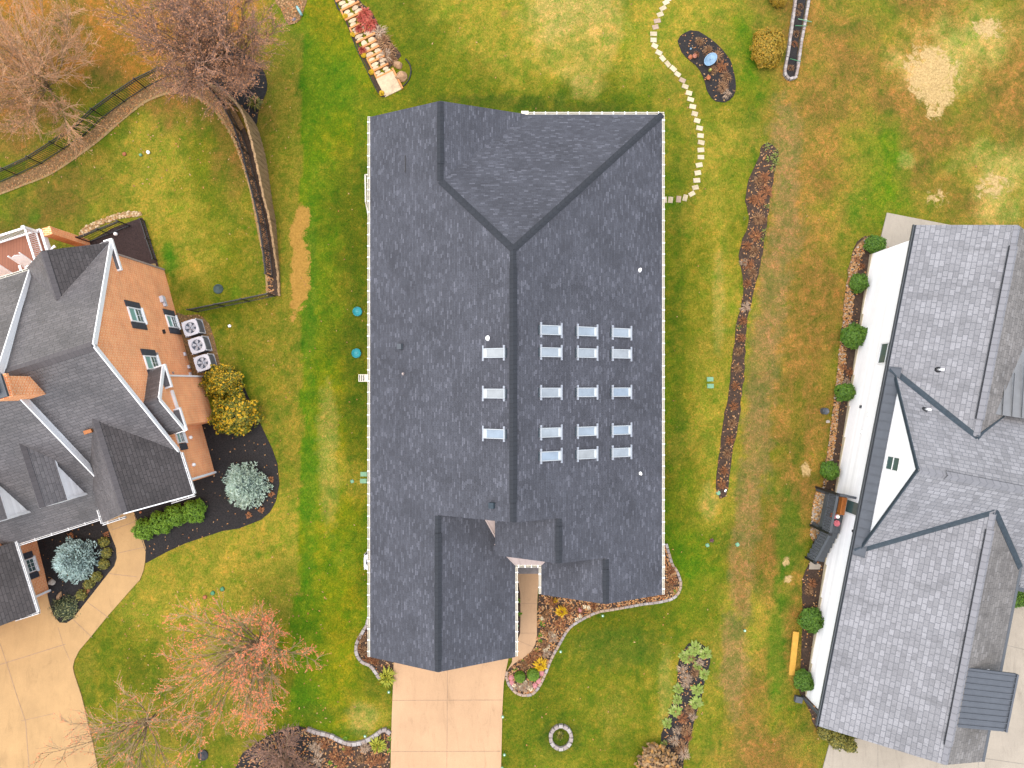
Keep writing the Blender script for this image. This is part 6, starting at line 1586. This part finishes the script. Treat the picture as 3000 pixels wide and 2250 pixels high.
def leaf(m, c, n, r, asp=.6, rnd=random):
    n = n.normalized(); t = Vector((rnd.uniform(-1, 1), rnd.uniform(-1, 1), rnd.uniform(-1, 1)))
    u = n.cross(t); u = u.normalized()*r if u.length > .01 else Vector((r, 0, 0)); w = n.cross(u).normalized()*r*asp
    m.poly([c-u, c+w, c+u+n*r*.25, c-w])
def shrub_mesh(name, mat, r, h, n, size, seed, lump=.25, up=.35, bottom=.0, mat2=None, asp=.6, core=True, spread=.16):
    """leaves crowded on a lumpy dome; origin at the ground"""
    rnd = random.Random(seed); m = MB()
    for i in range(n):
        z = rnd.uniform(-.15, 1); a = rnd.uniform(0, 2*math.pi); s = math.sqrt(max(0, 1-z*z)); d = Vector((s*math.cos(a), s*math.sin(a), z))
        k = 1+lump*noise.noise(d*2.1+Vector((seed*2.3, 1, 0)))+lump*.6*noise.noise(d*4.7+Vector((0, seed, 3)))
        q = k*(1-abs(rnd.gauss(0, spread)))
        c = Vector((d.x*r*q, d.y*r*q, bottom+(h-bottom)*max(0, (.32+.68*d.z*q) if d.z > 0 else .32+.32*d.z)))
        nn = d+Vector((rnd.uniform(-.7, .7), rnd.uniform(-.7, .7), rnd.uniform(-.3, .7)+up))
        leaf(m, c, nn, size*rnd.uniform(.7, 1.35), asp, rnd)
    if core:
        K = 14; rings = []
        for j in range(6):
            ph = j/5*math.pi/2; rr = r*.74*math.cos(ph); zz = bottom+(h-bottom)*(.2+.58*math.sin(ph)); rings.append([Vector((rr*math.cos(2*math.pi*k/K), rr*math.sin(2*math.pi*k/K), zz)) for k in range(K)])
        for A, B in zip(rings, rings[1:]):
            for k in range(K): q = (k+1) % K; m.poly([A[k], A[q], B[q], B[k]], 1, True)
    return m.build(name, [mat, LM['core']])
def place(o, px, py, h, rot=0, sc=(1, 1, 1), first=True, label=None, cat=None, group=None):
    if not first: o = o.copy(); C.objects.link(o)
    c = G(px, py, h); o.location = (c.x, c.y, g(c.x, c.y)); o.rotation_euler = (0, 0, rot); o.scale = sc
    return tag(o, label, cat, group)

# round boxwoods along the white wall
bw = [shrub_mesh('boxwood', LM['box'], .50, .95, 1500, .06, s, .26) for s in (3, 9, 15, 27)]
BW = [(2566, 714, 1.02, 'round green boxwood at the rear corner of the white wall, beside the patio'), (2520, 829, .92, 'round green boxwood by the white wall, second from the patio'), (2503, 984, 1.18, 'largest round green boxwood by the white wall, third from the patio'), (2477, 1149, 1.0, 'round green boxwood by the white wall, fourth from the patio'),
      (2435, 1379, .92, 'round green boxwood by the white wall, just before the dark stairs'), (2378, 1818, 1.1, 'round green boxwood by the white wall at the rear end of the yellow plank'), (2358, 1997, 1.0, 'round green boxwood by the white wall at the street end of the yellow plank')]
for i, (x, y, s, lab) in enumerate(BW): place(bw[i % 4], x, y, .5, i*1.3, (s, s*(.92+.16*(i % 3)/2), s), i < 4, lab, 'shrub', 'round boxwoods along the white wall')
hb = shrub_mesh('boxwood', LM['olive'], .42, .8, 900, .06, 21, .3)
for i, (x, y, s, lab) in enumerate(((2420, 2150, .8, 'olive green shrub at the street corner of the pale grey roof'), (2452, 2168, 1.0, 'olive green shrub below the street edge of the pale grey roof'), (2490, 2186, .85, 'olive green shrub farthest along the street edge of the pale roof'))): place(hb, x, y, .4, i, (s, s, s), i == 0, lab, 'shrub', 'olive shrubs under the street edge of the pale roof')
s = shrub_mesh('boxwood', LM['box'], .5, .9, 1200, .06, 31, .3); place(s, 2975, 1752, .4, 0, (1.1, 1, 1), True, 'dark green shrub at the right edge beside the driveway', 'shrub')
# two clipped balls in the front bed
cb = shrub_mesh('boxwood', leafM('fresh_boxwood', [(.045, .11, .004), (.085, .17, .006), (.12, .21, .008), (.06, .13, .005)]), .29, .55, 1100, .035, 5, .08)
place(cb, 1523, 1985, .3, 0, (.95, .95, 1), True, 'clipped green ball shrub nearer the driveway in the front bed', 'shrub', 'clipped balls at the tip of the front bed'); place(cb, 1562, 1979, .3, 1.2, (1.05, 1.1, 1), False, 'clipped green ball shrub nearer the lawn in the front bed', 'shrub', 'clipped balls at the tip of the front bed')
# spruces
def spruce(name, r, h, seed, mat):
    rnd = random.Random(seed); m = MB()
    tiers = 9
    for t in range(tiers):
        f = t/(tiers-1); zz = h*(.10+.86*f); rr = r*(1-f)**.8+.04
        nb = max(5, int(15*(1-f)+4))
        for b in range(nb):
            a = 2*math.pi*(b+.5*(t % 2)+rnd.uniform(-.3, .3))/nb; L = rr*rnd.uniform(.78, 1.12)
            d = Vector((math.cos(a), math.sin(a), rnd.uniform(.05, .3))).normalized()
            side = Vector((-math.sin(a), math.cos(a), 0))
            k = max(3, int(L/.06))
            for i in range(k):
                s_ = (i+1)/k; c = Vector((0, 0, zz))+d*(L*s_)-Vector((0, 0, .12*s_*s_*L))
                w = .13*(1-.55*s_)+.05
                for q in range(5):
                    o = side*rnd.uniform(-w, w)*1.4+Vector((0, 0, rnd.uniform(-.03, .07))); dd = (d*rnd.uniform(.4, 1)+side*rnd.uniform(-.9, .9)+Vector((0, 0, rnd.uniform(.1, .8)))).normalized()
                    ln = rnd.uniform(.06, .13); x = dd.cross(Vector((0, 0, 1))).normalized()*.026 if abs(dd.z) < .95 else Vector((.026, 0, 0))
                    p = c+o; m.poly([p-x, p+x, p+dd*ln+x*.4, p+dd*ln-x*.4])
    f_ = m.build('crown', [mat])
    m = MB()
    K = 14; rings = []
    for j in range(7):
        f = j/6; rr = r*.72*(1-f)**.8; rings.append([Vector((rr*math.cos(2*math.pi*k/K), rr*math.sin(2*math.pi*k/K), h*(.1+.8*f))) for k in range(K)])
    for A, B in zip(rings, rings[1:]):
        for k in range(K): q = (k+1) % K; m.poly([A[k], A[q], B[q], B[k]], 0, True)
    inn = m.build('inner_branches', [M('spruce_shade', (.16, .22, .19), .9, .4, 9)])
    m = MB(); m.tube([(0, 0, -.1), (0, 0, h*.5), (0, 0, h*.98)], [.08, .05, .01], 8); tr = m.build('trunk', [MT['bark']])
    return f_, inn, tr
def plant_spruce(px, py, r, h, seed, mat, label):
    c = G(px, py, h*.3); base = Vector((c.x, c.y, g(c.x, c.y))); t = thing('spruce_tree', label, 'tree', base)
    for o in spruce('s', r, h, seed, mat): o.parent = t
plant_spruce(217, 1640, 1.12, 1.75, 4, LM['spruce'], 'bluer, rounder spruce in the black bed beside the garage window')
plant_spruce(716, 1423, 1.12, 1.9, 8, LM['spruce2'], 'grey-green spruce alone in the black bed near its curved lawn edge')
# low shrubs in a row by the entrance walk
ls = shrub_mesh('evergreen_shrub', LM['lime'], .55, .85, 1500, .07, 6, .4, .5, asp=.35)
for i, (x, y, s, lab) in enumerate(((420, 1552, .95, 'bright green shrub of the row, touching the entrance walk'), (470, 1533, 1.0, 'bright green shrub of the row, second from the entrance walk'), (512, 1510, .98, 'bright green shrub of the row, third from the entrance walk'), (568, 1497, 1.02, 'bright green shrub of the row, farthest from the entrance walk'))): place(ls, x, y, .4, i*1.7, (s, s, s), i == 0, lab, 'shrub', 'row of bright green shrubs by the entrance walk')
# shrubs turning yellow by the bay
ys = shrub_mesh('yellowing_shrub', LM['yellow'], .95, 1.4, 4200, .065, 12, .45, .3, spread=.22)
place(ys, 648, 1116, .7, 0, (1.0, .92, .95), True, 'smaller yellow-green shrub next to the air conditioners', 'shrub', 'yellowing shrubs beside the brick bay')
place(ys, 683, 1216, .75, 2.1, (1.06, 1.22, 1.1), False, 'larger yellow-orange shrub beside the brick bay', 'shrub', 'yellowing shrubs beside the brick bay')
# golden cypresses top right
gs = shrub_mesh('golden_shrub', LM['gold'], .92, 1.3, 3600, .06, 15, .22, .3)
place(gs, 2250, 138, .6, 0, (1, 1.15, 1), True, 'golden green bushy shrub beside the long narrow planter', 'shrub', 'golden shrubs by the planter'); place(gs, 2288, -15, .6, 1, (.55, .55, .6), False, 'golden shrub cut by the top edge beside the planter', 'shrub', 'golden shrubs by the planter')
# yellow mums beside the stairway
mu = shrub_mesh('chrysanthemum', LM['mum'], .15, .22, 420, .024, 18, .12)
for i, (x, y, lab) in enumerate(((1011, 47, 'yellow chrysanthemum beside the stairway, first from the photo top'), (1033, 101, 'yellow chrysanthemum beside the stairway, second from the photo top'), (1065, 161, 'yellow chrysanthemum beside the stairway, third from the photo top'), (1088, 211, 'yellow chrysanthemum beside the stairway, fourth from the photo top'), (1118, 273, 'yellow chrysanthemum at the foot of the stairway'))): place(mu, x, y, .1, i, (1, 1, 1) if i != 1 else (.85, 1, 1), i == 0, lab, 'flower', 'yellow chrysanthemums beside the stairway')
# leafy perennials
def tuft(name, mat, r, h, n, w, seed, droop=.5, leafy=True):
    """arching blades from one point"""
    rnd = random.Random(seed); m = MB()
    for i in range(n):
        a = rnd.uniform(0, 2*math.pi); L = r*rnd.uniform(.55, 1.1); d = Vector((math.cos(a), math.sin(a), 0)); s_ = Vector((-d.y, d.x, 0))*(w*rnd.uniform(.6, 1.2)); hh = h*rnd.uniform(.5, 1.1)
        o = d*rnd.uniform(0, r*.25)+Vector((rnd.uniform(-.3, .3)*r*.5, rnd.uniform(-.3, .3)*r*.5, 0))
        p0, p1, p2 = o, o+d*L*.5+Vector((0, 0, hh)), o+d*L+Vector((0, 0, hh*(1-droop)))
        e = s_*(.25 if leafy else .9)
        m.poly([p0-e, p0+e, p1+s_, p1-s_]); m.poly([p1-s_, p1+s_, p2+s_*.15, p2-s_*.15])
    return m.build(name, [mat])
ht = tuft('hosta', LM['hosta'], .26, .16, 70, .05, 3, .7)
for i, (x, y, s) in enumerate(((2017, 1924, 1.35), (2035, 1900, 1.25), (2003, 1926, .9), (2068, 1916, 1.2), (2064, 1976, 1.0), (1987, 2018, .95), (2042, 2022, 1.15), (1984, 2052, .95), (1980, 2086, 1.2), (2041, 2060, 1.25), (1956, 2119, .95), (2043, 1952, .8), (1945, 2180, .6))): place(ht, x, y, .1, i*1.1, (s, s, 1), i == 0, 'pale green hosta clump in the bed at the bottom right lawn', 'plant', 'hostas in the bottom right bed')
it = tuft('iris_clump', LM['hosta'], .2, .25, 14, .02, 8)
for i, (x, y, s) in enumerate(((2246, 430, 1.2), (2255, 466, 1.1), (2272, 461, 1.2), (2270, 480, 1.0), (2264, 497, .9), (2272, 447, 1), (2246, 604, .8), (2239, 680, .9), (2237, 700, .8), (2163, 957, .8), (2180, 640, .6))): place(it, x, y, .1, i*1.9, (s, s, 1), i == 0, 'pale yellow-green iris leaves along the long narrow mulch bed', 'plant', 'iris clumps in the long mulch bed')
dt = [tuft('dried_perennial', LM[k], .34, .22, 70, .012, s, .8, False) for k, s in (('dry', 11), ('dryrust', 12), ('drypale', 13))]
def dried(pts, label, group, cat='dried plant', st=0):
    used = dried.used
    for i, (x, y, s, k) in enumerate(pts):
        place(dt[k], x, y, .08, i*2.3+st, (s, s, 1), k not in used, label, cat, group); used.add(k)
dried.used = set()
rnd = random.Random(44)
dried([(2240, 520, 1.1, 1), (2222, 530, .9, 0), (2246, 560, 1.2, 1), (2225, 585, 1.3, 1), (2205, 585, .8, 1), (2222, 640, 1.1, 0), (2235, 645, .8, 0), (2215, 690, 1.1, 1), (2190, 720, .9, 1), (2210, 735, .9, 0), (2195, 775, 1.0, 1), (2180, 770, .7, 2), (2205, 800, .9, 0), (2190, 830, .8, 1), (2185, 900, .9, 2), (2177, 940, .8, 1), (2172, 990, .8, 1), (2165, 1030, .8, 0), (2160, 1080, .8, 0), (2155, 1130, .7, 1), (2150, 1190, .8, 1), (2146, 1240, .8, 0), (2140, 1290, .8, 1), (2130, 1330, .8, 0), (2122, 1380, .8, 1), (2115, 1420, .8, 1)], 'brown dried perennial clump in the long narrow bed of the right lawn', 'dried perennials in the long narrow bed')
dried([(2050, 122, .8, 0), (2075, 150, 1.0, 0), (2100, 165, 1.1, 0), (2115, 195, 1.1, 1), (2128, 225, 1.0, 0), (2118, 255, 1.1, 0), (2130, 275, .8, 2), (2040, 160, .6, 1), (2090, 205, .8, 0)], 'brown dried stems in the kidney shaped bed', 'dried perennials in the kidney bed')
dried([(2000, 1960, .8, 2), (2008, 1985, .8, 2), (2020, 1990, .6, 2), (2010, 2005, .7, 2), (2050, 1940, .7, 2), (2035, 1970, .8, 0), (2025, 1930, .7, 0), (2020, 2080, .8, 0), (2030, 2100, .7, 2), (2000, 2105, 1.0, 1), (2010, 2140, 1.0, 0), (1985, 2140, .7, 2), (1975, 2170, .9, 2), (1995, 2190, 1.2, 0), (2005, 2210, 1.0, 2), (2015, 2160, .8, 1)], 'dried brown and straw coloured stems among the hostas', 'dried perennials among the hostas')
dried([(1620, 1765, .8, 1), (1660, 1790, 1, 1), (1600, 1800, .8, 0), (1640, 1830, 1.1, 1), (1605, 1850, .8, 0), (1620, 1870, .8, 2), (1595, 1890, .8, 0), (1600, 1915, .7, 2), (1570, 1920, 1, 1), (1550, 1935, .8, 1), (1700, 1790, .8, 1), (1740, 1775, .7, 1), (1535, 1950, .8, 0), (1535, 2015, .8, 2), (1550, 2008, .7, 2), (1520, 2012, .7, 2), (1580, 1940, .6, 0), (1970, 1700, .9, 1), (1960, 1720, .8, 0), (1965, 1670, .8, 1), (1940, 1740, .7, 1), (1900, 1752, .6, 1)], 'dried brown plant clump in the front flower bed', 'dried perennials in the front bed')
dried([(925, 2190, 1, 2), (950, 2180, .9, 1), (930, 2225, 1.1, 2), (980, 2215, 1, 1), (1000, 2240, 1.1, 1), (1020, 2200, .9, 1), (1070, 2190, .9, 2), (1090, 2230, 1.1, 1), (1115, 2225, .9, 1), (1055, 2225, .8, 0), (1060, 1870, .8, 0), (1062, 1905, .9, 0), (1080, 1930, .8, 1), (1100, 1938, .7, 1)], 'rusty dried clump in the bed left of the driveway', 'dried perennials left of the driveway')
dried([(1110, 95, 1.4, 2), (1125, 125, 1.6, 0), (1140, 150, 1.3, 0), (1130, 165, 1.3, 2), (1150, 175, 1.0, 0)], 'tan ornamental grass clump right of the garden stairway', 'ornamental grasses by the stairway')
dried([(2335, 40, .7, 0), (2332, 100, .7, 0), (2328, 130, .7, 1), (2316, 200, .7, 0), (2345, 20, .6, 0)], 'dried stems inside the long narrow planter', 'dried stems in the planter')
dried([(2510, 760, .6, 1), (2525, 780, .6, 1), (2470, 1075, .7, 1), (2490, 1090, .7, 1), (2480, 1120, .7, 2), (2370, 1730, .8, 0), (2380, 1710, .8, 1)], 'rusty dried plant against the white wall', 'dried plants along the white wall')
# red shrubs and purple ornamental cabbages
rs_ = tuft('red_shrub', LM['red'], .36, .3, 150, .03, 22, .4)
for i, (x, y, s) in enumerate(((1070, 42, 1.0), (1060, 55, .8), (1082, 78, 1.0), (1092, 68, .7), (1052, 85, .6), (1062, 148, .6))): place(rs_, x, y, .15, i, (s, s, 1), i == 0, 'red leaved shrub beside the garden stairway', 'shrub', 'red shrubs by the stairway')
cbm = shrub_mesh('ornamental_cabbage', LM['pinkf'], .135, .12, 260, .035, 26, .1, .8)
for i, (x, y) in enumerate(((1498, 1986), (1499, 2001), (1587, 1973), (1579, 1996), (1567, 2009), (1700, 1787))): place(cbm, x, y, .06, i, (1, 1, 1), i == 0, 'pink ornamental cabbage in the front flower bed', 'flower', 'pink ornamental cabbages in the front bed')
yb = tuft('yellow_plant', LM['mum'], .28, .25, 90, .03, 29, .4)
place(yb, 1645, 1792, .15, 0, (1, 1, 1), True, 'bright yellow plant in the middle of the front bed', 'plant'); place(yb, 1584, 1948, .15, 1, (1.2, 1.25, 1), False, 'golden yellow plant above the clipped balls in the front bed', 'plant')
place(yb, 1628, 1760, .12, 2, (.45, .45, .7), False, 'small yellow plant near the third roof gable in the front bed', 'plant')
lt = tuft('leafy_perennial', leafM('lime_foliage', [(.24, .27, .02), (.36, .34, .03), (.14, .2, .02)]), .4, .3, 110, .035, 32, .4)
place(lt, 1134, 1982, .15, 0, (1, 1.1, 1), True, 'yellow-green leafy plant at the left edge of the driveway', 'plant'); place(lt, 1106, 2182, .15, 1, (.9, 1.0, 1), False, 'yellow-green leafy plant inside the wavy edging', 'plant')
wf = shrub_mesh('cream_flower', LM['white'], .13, .1, 90, .035, 35, .3, .8, core=False)
for i, (x, y) in enumerate(((1525, 2012), (1548, 2015), (1505, 2008), (1540, 2000), (1555, 2020), (1612, 1855), (1622, 1862), (1605, 1895), (1598, 1905), (1690, 1815), (1712, 1778), (1700, 1805), (1725, 1780), (1588, 1812))): place(wf, x, y, .06, i, (.8+.1*(i % 3), .8, 1), i == 0, 'cream coloured flower clump in the front flower bed', 'flower', 'cream flowers in the front bed')
gp = tuft('groundcover_plant', LM['lime'], .13, .08, 30, .03, 37)
for i, (x, y) in enumerate(((1585, 1818), (1590, 1830), (1583, 1880), (1572, 1905), (1535, 1938), (1511, 1962), (1582, 1860), (1990, 1728), (1978, 1735), (1012, 2165), (968, 2235), (1010, 2195), (1140, 2200), (985, 2250), (1140, 2165), (1524, 1800), (1520, 1760))): place(gp, x, y, .04, i, (1, 1, 1), i == 0, 'small green plant on brown mulch near the driveway', 'plant', 'small green plants in the beds beside the driveway')
rp = tuft('leafy_perennial', LM['olive'], .2, .2, 60, .03, 71); place(rp, 1640, 2156, .1, 0, (1, 1, 1), True, 'small olive plant inside the round stone ring', 'plant')
# young perennials along the walk of the brick house
op = shrub_mesh('perennial_clump', LM['olive'], .27, .4, 420, .045, 41, .4, .4, core=False, spread=.3)
for i, (x, y) in enumerate(((303, 1587), (310, 1620), (303, 1653), (281, 1690), (260, 1712), (238, 1743))): place(op, x, y, .2, i, (1, 1, 1), i == 0, ['olive perennial in the black bed, nearest the house end of the walk', 'olive perennial in the black bed, second along the walk', 'olive perennial in the black bed, third along the walk', 'olive perennial in the black bed, fourth along the walk', 'olive perennial in the black bed, fifth along the walk', 'olive perennial in the black bed, nearest the wide driveway'][i], 'plant', 'perennials along the curved walk')
gc = shrub_mesh('ground_cover', leafM('variegated_leaves', [(.02, .035, .015), (.05, .07, .03), (.3, .3, .12), (.03, .05, .02), (.025, .04, .02)]), .85, .3, 1900, .05, 43, .5, .6, core=False, spread=.4)
place(gc, 190, 1783, .1, 0, (.85, .75, 1), True, 'low variegated ground cover at the tip of the black bed', 'ground cover')
ro = tuft('rusty_plant', LM['dryrust'], .16, .12, 40, .03, 47, .6)
for i, (x, y) in enumerate(((765, 1494), (728, 1510), (793, 1405), (795, 1448), (312, 1566), (290, 1688), (252, 1732), (206, 1570))): place(ro, x, y, .06, i, (1, 1, 1), i == 0, 'small rusty orange plant in the black mulch', 'plant', 'small rusty plants in the black beds')
lt2 = tuft('leafy_perennial', LM['olive'], .4, .3, 90, .04, 49, .4)
place(lt2, 745, 300, .2, 0, (1.0, 1, 1), True, 'olive leafy plant at the foot of the large bare tree', 'plant')

# ------------------------------------------------------------------ bare trees: limbs, branchlets and fine twigs
def bare_tree(px, py, label, h, Rc, trunk_mat, twig_mat, bud_mat, seed, limbs=18, r0=.12, bud=.04, buds=2, trunk_h=.9, tilt=(6, 58), twig=.009, nb=15, nt=8, name='bare_tree', lean=(0, 0), droop=0.0, budfrom=0.0):
    rnd = random.Random(seed); base = G(px, py); t = thing(name, label, 'tree', base); T, W, B = MB(), MB(), MB()
    T.tube([base-Vector((0, 0, .15)), base+Vector((lean[0]*.5, lean[1]*.5, trunk_h*.5)), base+Vector((lean[0], lean[1], trunk_h))], [r0*1.15, r0, r0*.85], 8)
    def rot(d, ang):
        ax = d.cross(Vector((rnd.uniform(-1, 1), rnd.uniform(-1, 1), rnd.uniform(-1, 1))))
        if ax.length < .01: ax = Vector((1, 0, 0))
        return Matrix.Rotation(ang, 3, ax.normalized()) @ d
    def walk(p, d, L, n, wob, lift):
        pts = [p.copy()]; q = p.copy(); dd = d.copy()
        for i in range(n):
            dd = (dd+Vector((rnd.uniform(-wob, wob), rnd.uniform(-wob, wob), rnd.uniform(-wob, wob)+lift))).normalized(); q = q+dd*(L/n); pts.append(q.copy())
        return pts
    def at(pts, s):
        k = min(len(pts)-2, int(s*(len(pts)-1))); u = s*(len(pts)-1)-k
        return pts[k].lerp(pts[k+1], u), (pts[k+1]-pts[k]).normalized()
    for i in range(limbs):
        a = 2*math.pi*(i*.618+rnd.uniform(-.06, .06)); ph = R(tilt[0]+(tilt[1]-tilt[0])*((i+.5)/limbs)**.75+rnd.uniform(-5, 5))
        d = Vector((math.cos(a)*math.sin(ph), math.sin(a)*math.sin(ph), math.cos(ph)))
        L = min((h-trunk_h)/max(.35, math.cos(ph)), Rc/max(.2, math.sin(ph)))*rnd.uniform(.8, 1.05)
        p = base+Vector((lean[0], lean[1], 0))*(.6+.4*rnd.random())+Vector((0, 0, trunk_h*rnd.uniform(.55, 1)))
        limb = walk(p, d, L, 8, .10, .035-droop)
        T.tube(limb, [max(.010, r0*.52*(1-.9*k/8)) for k in range(9)], 5, cap=False)
        for j in range(nb):
            s = .16+.84*(j+rnd.random())/nb; o, dd = at(limb, min(.999, s)); bl = L*(.42-.24*s)*rnd.uniform(.6, 1.15)
            br = walk(o, rot(dd, R(rnd.uniform(22, 55))), bl, 4, .16, .03-droop)
            W.tube(br, [max(.008, .026*(1-s*.6)*(1-.7*k/4)) for k in range(5)], 3, cap=False)
            for k in range(nt):
                s2 = .15+.85*(k+rnd.random())/nt; o2, d2 = at(br, min(.999, s2)); tl = rnd.uniform(.22, .62)*(.6+.4*min(1, bl))
                tw = walk(o2, rot(d2, R(rnd.uniform(15, 50))), tl, 2, .2, .02-droop); W.tube(tw, [twig, twig*.8, twig*.5], 3, cap=False)
                if bud_mat and s+s2*.4 > budfrom:
                    for q in range(buds):
                        c = tw[1].lerp(tw[2], rnd.random())+Vector((rnd.uniform(-.03, .03), rnd.uniform(-.03, .03), rnd.uniform(-.02, .03)))
                        leaf(B, c, Vector((rnd.uniform(-1, 1), rnd.uniform(-1, 1), rnd.uniform(.3, 1))), bud*rnd.uniform(.5, 1.3), .5, rnd)
    T.build('trunk', [trunk_mat], t); W.build('twigs', [twig_mat], t)
    if bud_mat: B.build('buds', [bud_mat], t)
    return t
BKP = MT['bark_pale']
bare_tree(742, 252, 'large purplish-brown bare tree outside the curved timber wall', 8.8, 3.5, BKP, MT['twig_purple'], MT['bud_orange'], 5, 36, .10, .034, 2, 2.3, (4, 58), .0085, 22, 14, lean=(-.8, .4))
bare_tree(150, 262, 'tan bare tree at the far left behind the black fence', 5.6, 4.9, BKP, MT['twig_tan'], MT['bud_orange'], 9, 26, .05, .032, 2, .4, (10, 74), .0075, 22, 13)
bare_tree(772, 1864, 'bare tree with red-orange buds on the left lawn near the garage', 6.0, 3.3, BKP, MT['twig_red'], MT['bud_red'], 14, 25, .08, .025, 8, .9, (5, 66), .0075, 15, 9, budfrom=.66)
bare_tree(455, 2095, 'bare reddish tree at the bottom left over the tan driveway', 4.9, 3.3, BKP, MT['twig_red'], MT['bud_red'], 17, 14, .065, .024, 4, .9, (8, 68), .009, 13, 7, budfrom=.6)
bare_tree(840, 2212, 'dense dark leafless shrub at the bottom edge left of the driveway', 1.7, 1.9, BKP, MT['twig_purple'], None, 23, 26, .05, .03, 0, .25, (15, 82), .011, 9, 6, 'bare_shrub', droop=.05)
# dried hydrangea mound by the bottom edge
dm = shrub_mesh('dried_shrub', leafM('dead_flower_heads', [(.2, .12, .06), (.34, .22, .1), (.12, .07, .04), (.3, .17, .07), (.4, .2, .04)]), 1.0, 1.3, 1700, .1, 51, .55, .4, spread=.25)
place(dm, 1925, 2235, .5, 0, (1.0, .9, 1), True, 'large dried brown shrub at the bottom edge beside the hosta bed', 'shrub')
# ------------------------------------------------------------------ camera, sky and sun
cam = bpy.data.cameras.new('camera'); co = bpy.data.objects.new('camera', cam); C.objects.link(co)
cam.sensor_fit = 'HORIZONTAL'; cam.sensor_width = 36; cam.lens = FOC/3000*36; cam.clip_end = 1500; cam.clip_start = .1
co.location = (0, 0, CAMH); co.rotation_euler = (0, 0, 0); SC.camera = co
w = bpy.data.worlds.new('World'); SC.world = w; w.use_nodes = True; nt = w.node_tree
sky = nt.nodes.new('ShaderNodeTexSky'); sky.sky_type = 'NISHITA'; sky.sun_disc = False
EL, AZ = R(78), R(-80)      # light comes from the left, a little from the rear
sky.sun_elevation = EL; sky.sun_rotation = AZ; sky.dust_density = 4.0; sky.air_density = 1.0; sky.ozone_density = .6
nt.links.new(sky.outputs[0], nt.nodes['Background'].inputs[0]); nt.nodes['Background'].inputs[1].default_value = .13
sl = bpy.data.lights.new('sun', 'SUN'); sl.energy = 1.5; sl.angle = R(165); sl.color = (1, .95, .86)
so = bpy.data.objects.new('sun', sl); C.objects.link(so)
dirv = Vector((math.sin(AZ)*math.cos(EL), math.cos(AZ)*math.cos(EL), math.sin(EL)))
so.rotation_euler = dirv.to_track_quat('Z', 'Y').to_euler(); so.location = dirv*60
SC.view_settings.view_transform = 'Standard'; SC.view_settings.look = 'None'; SC.view_settings.gamma = 1
SC.view_settings.exposure = 1.6
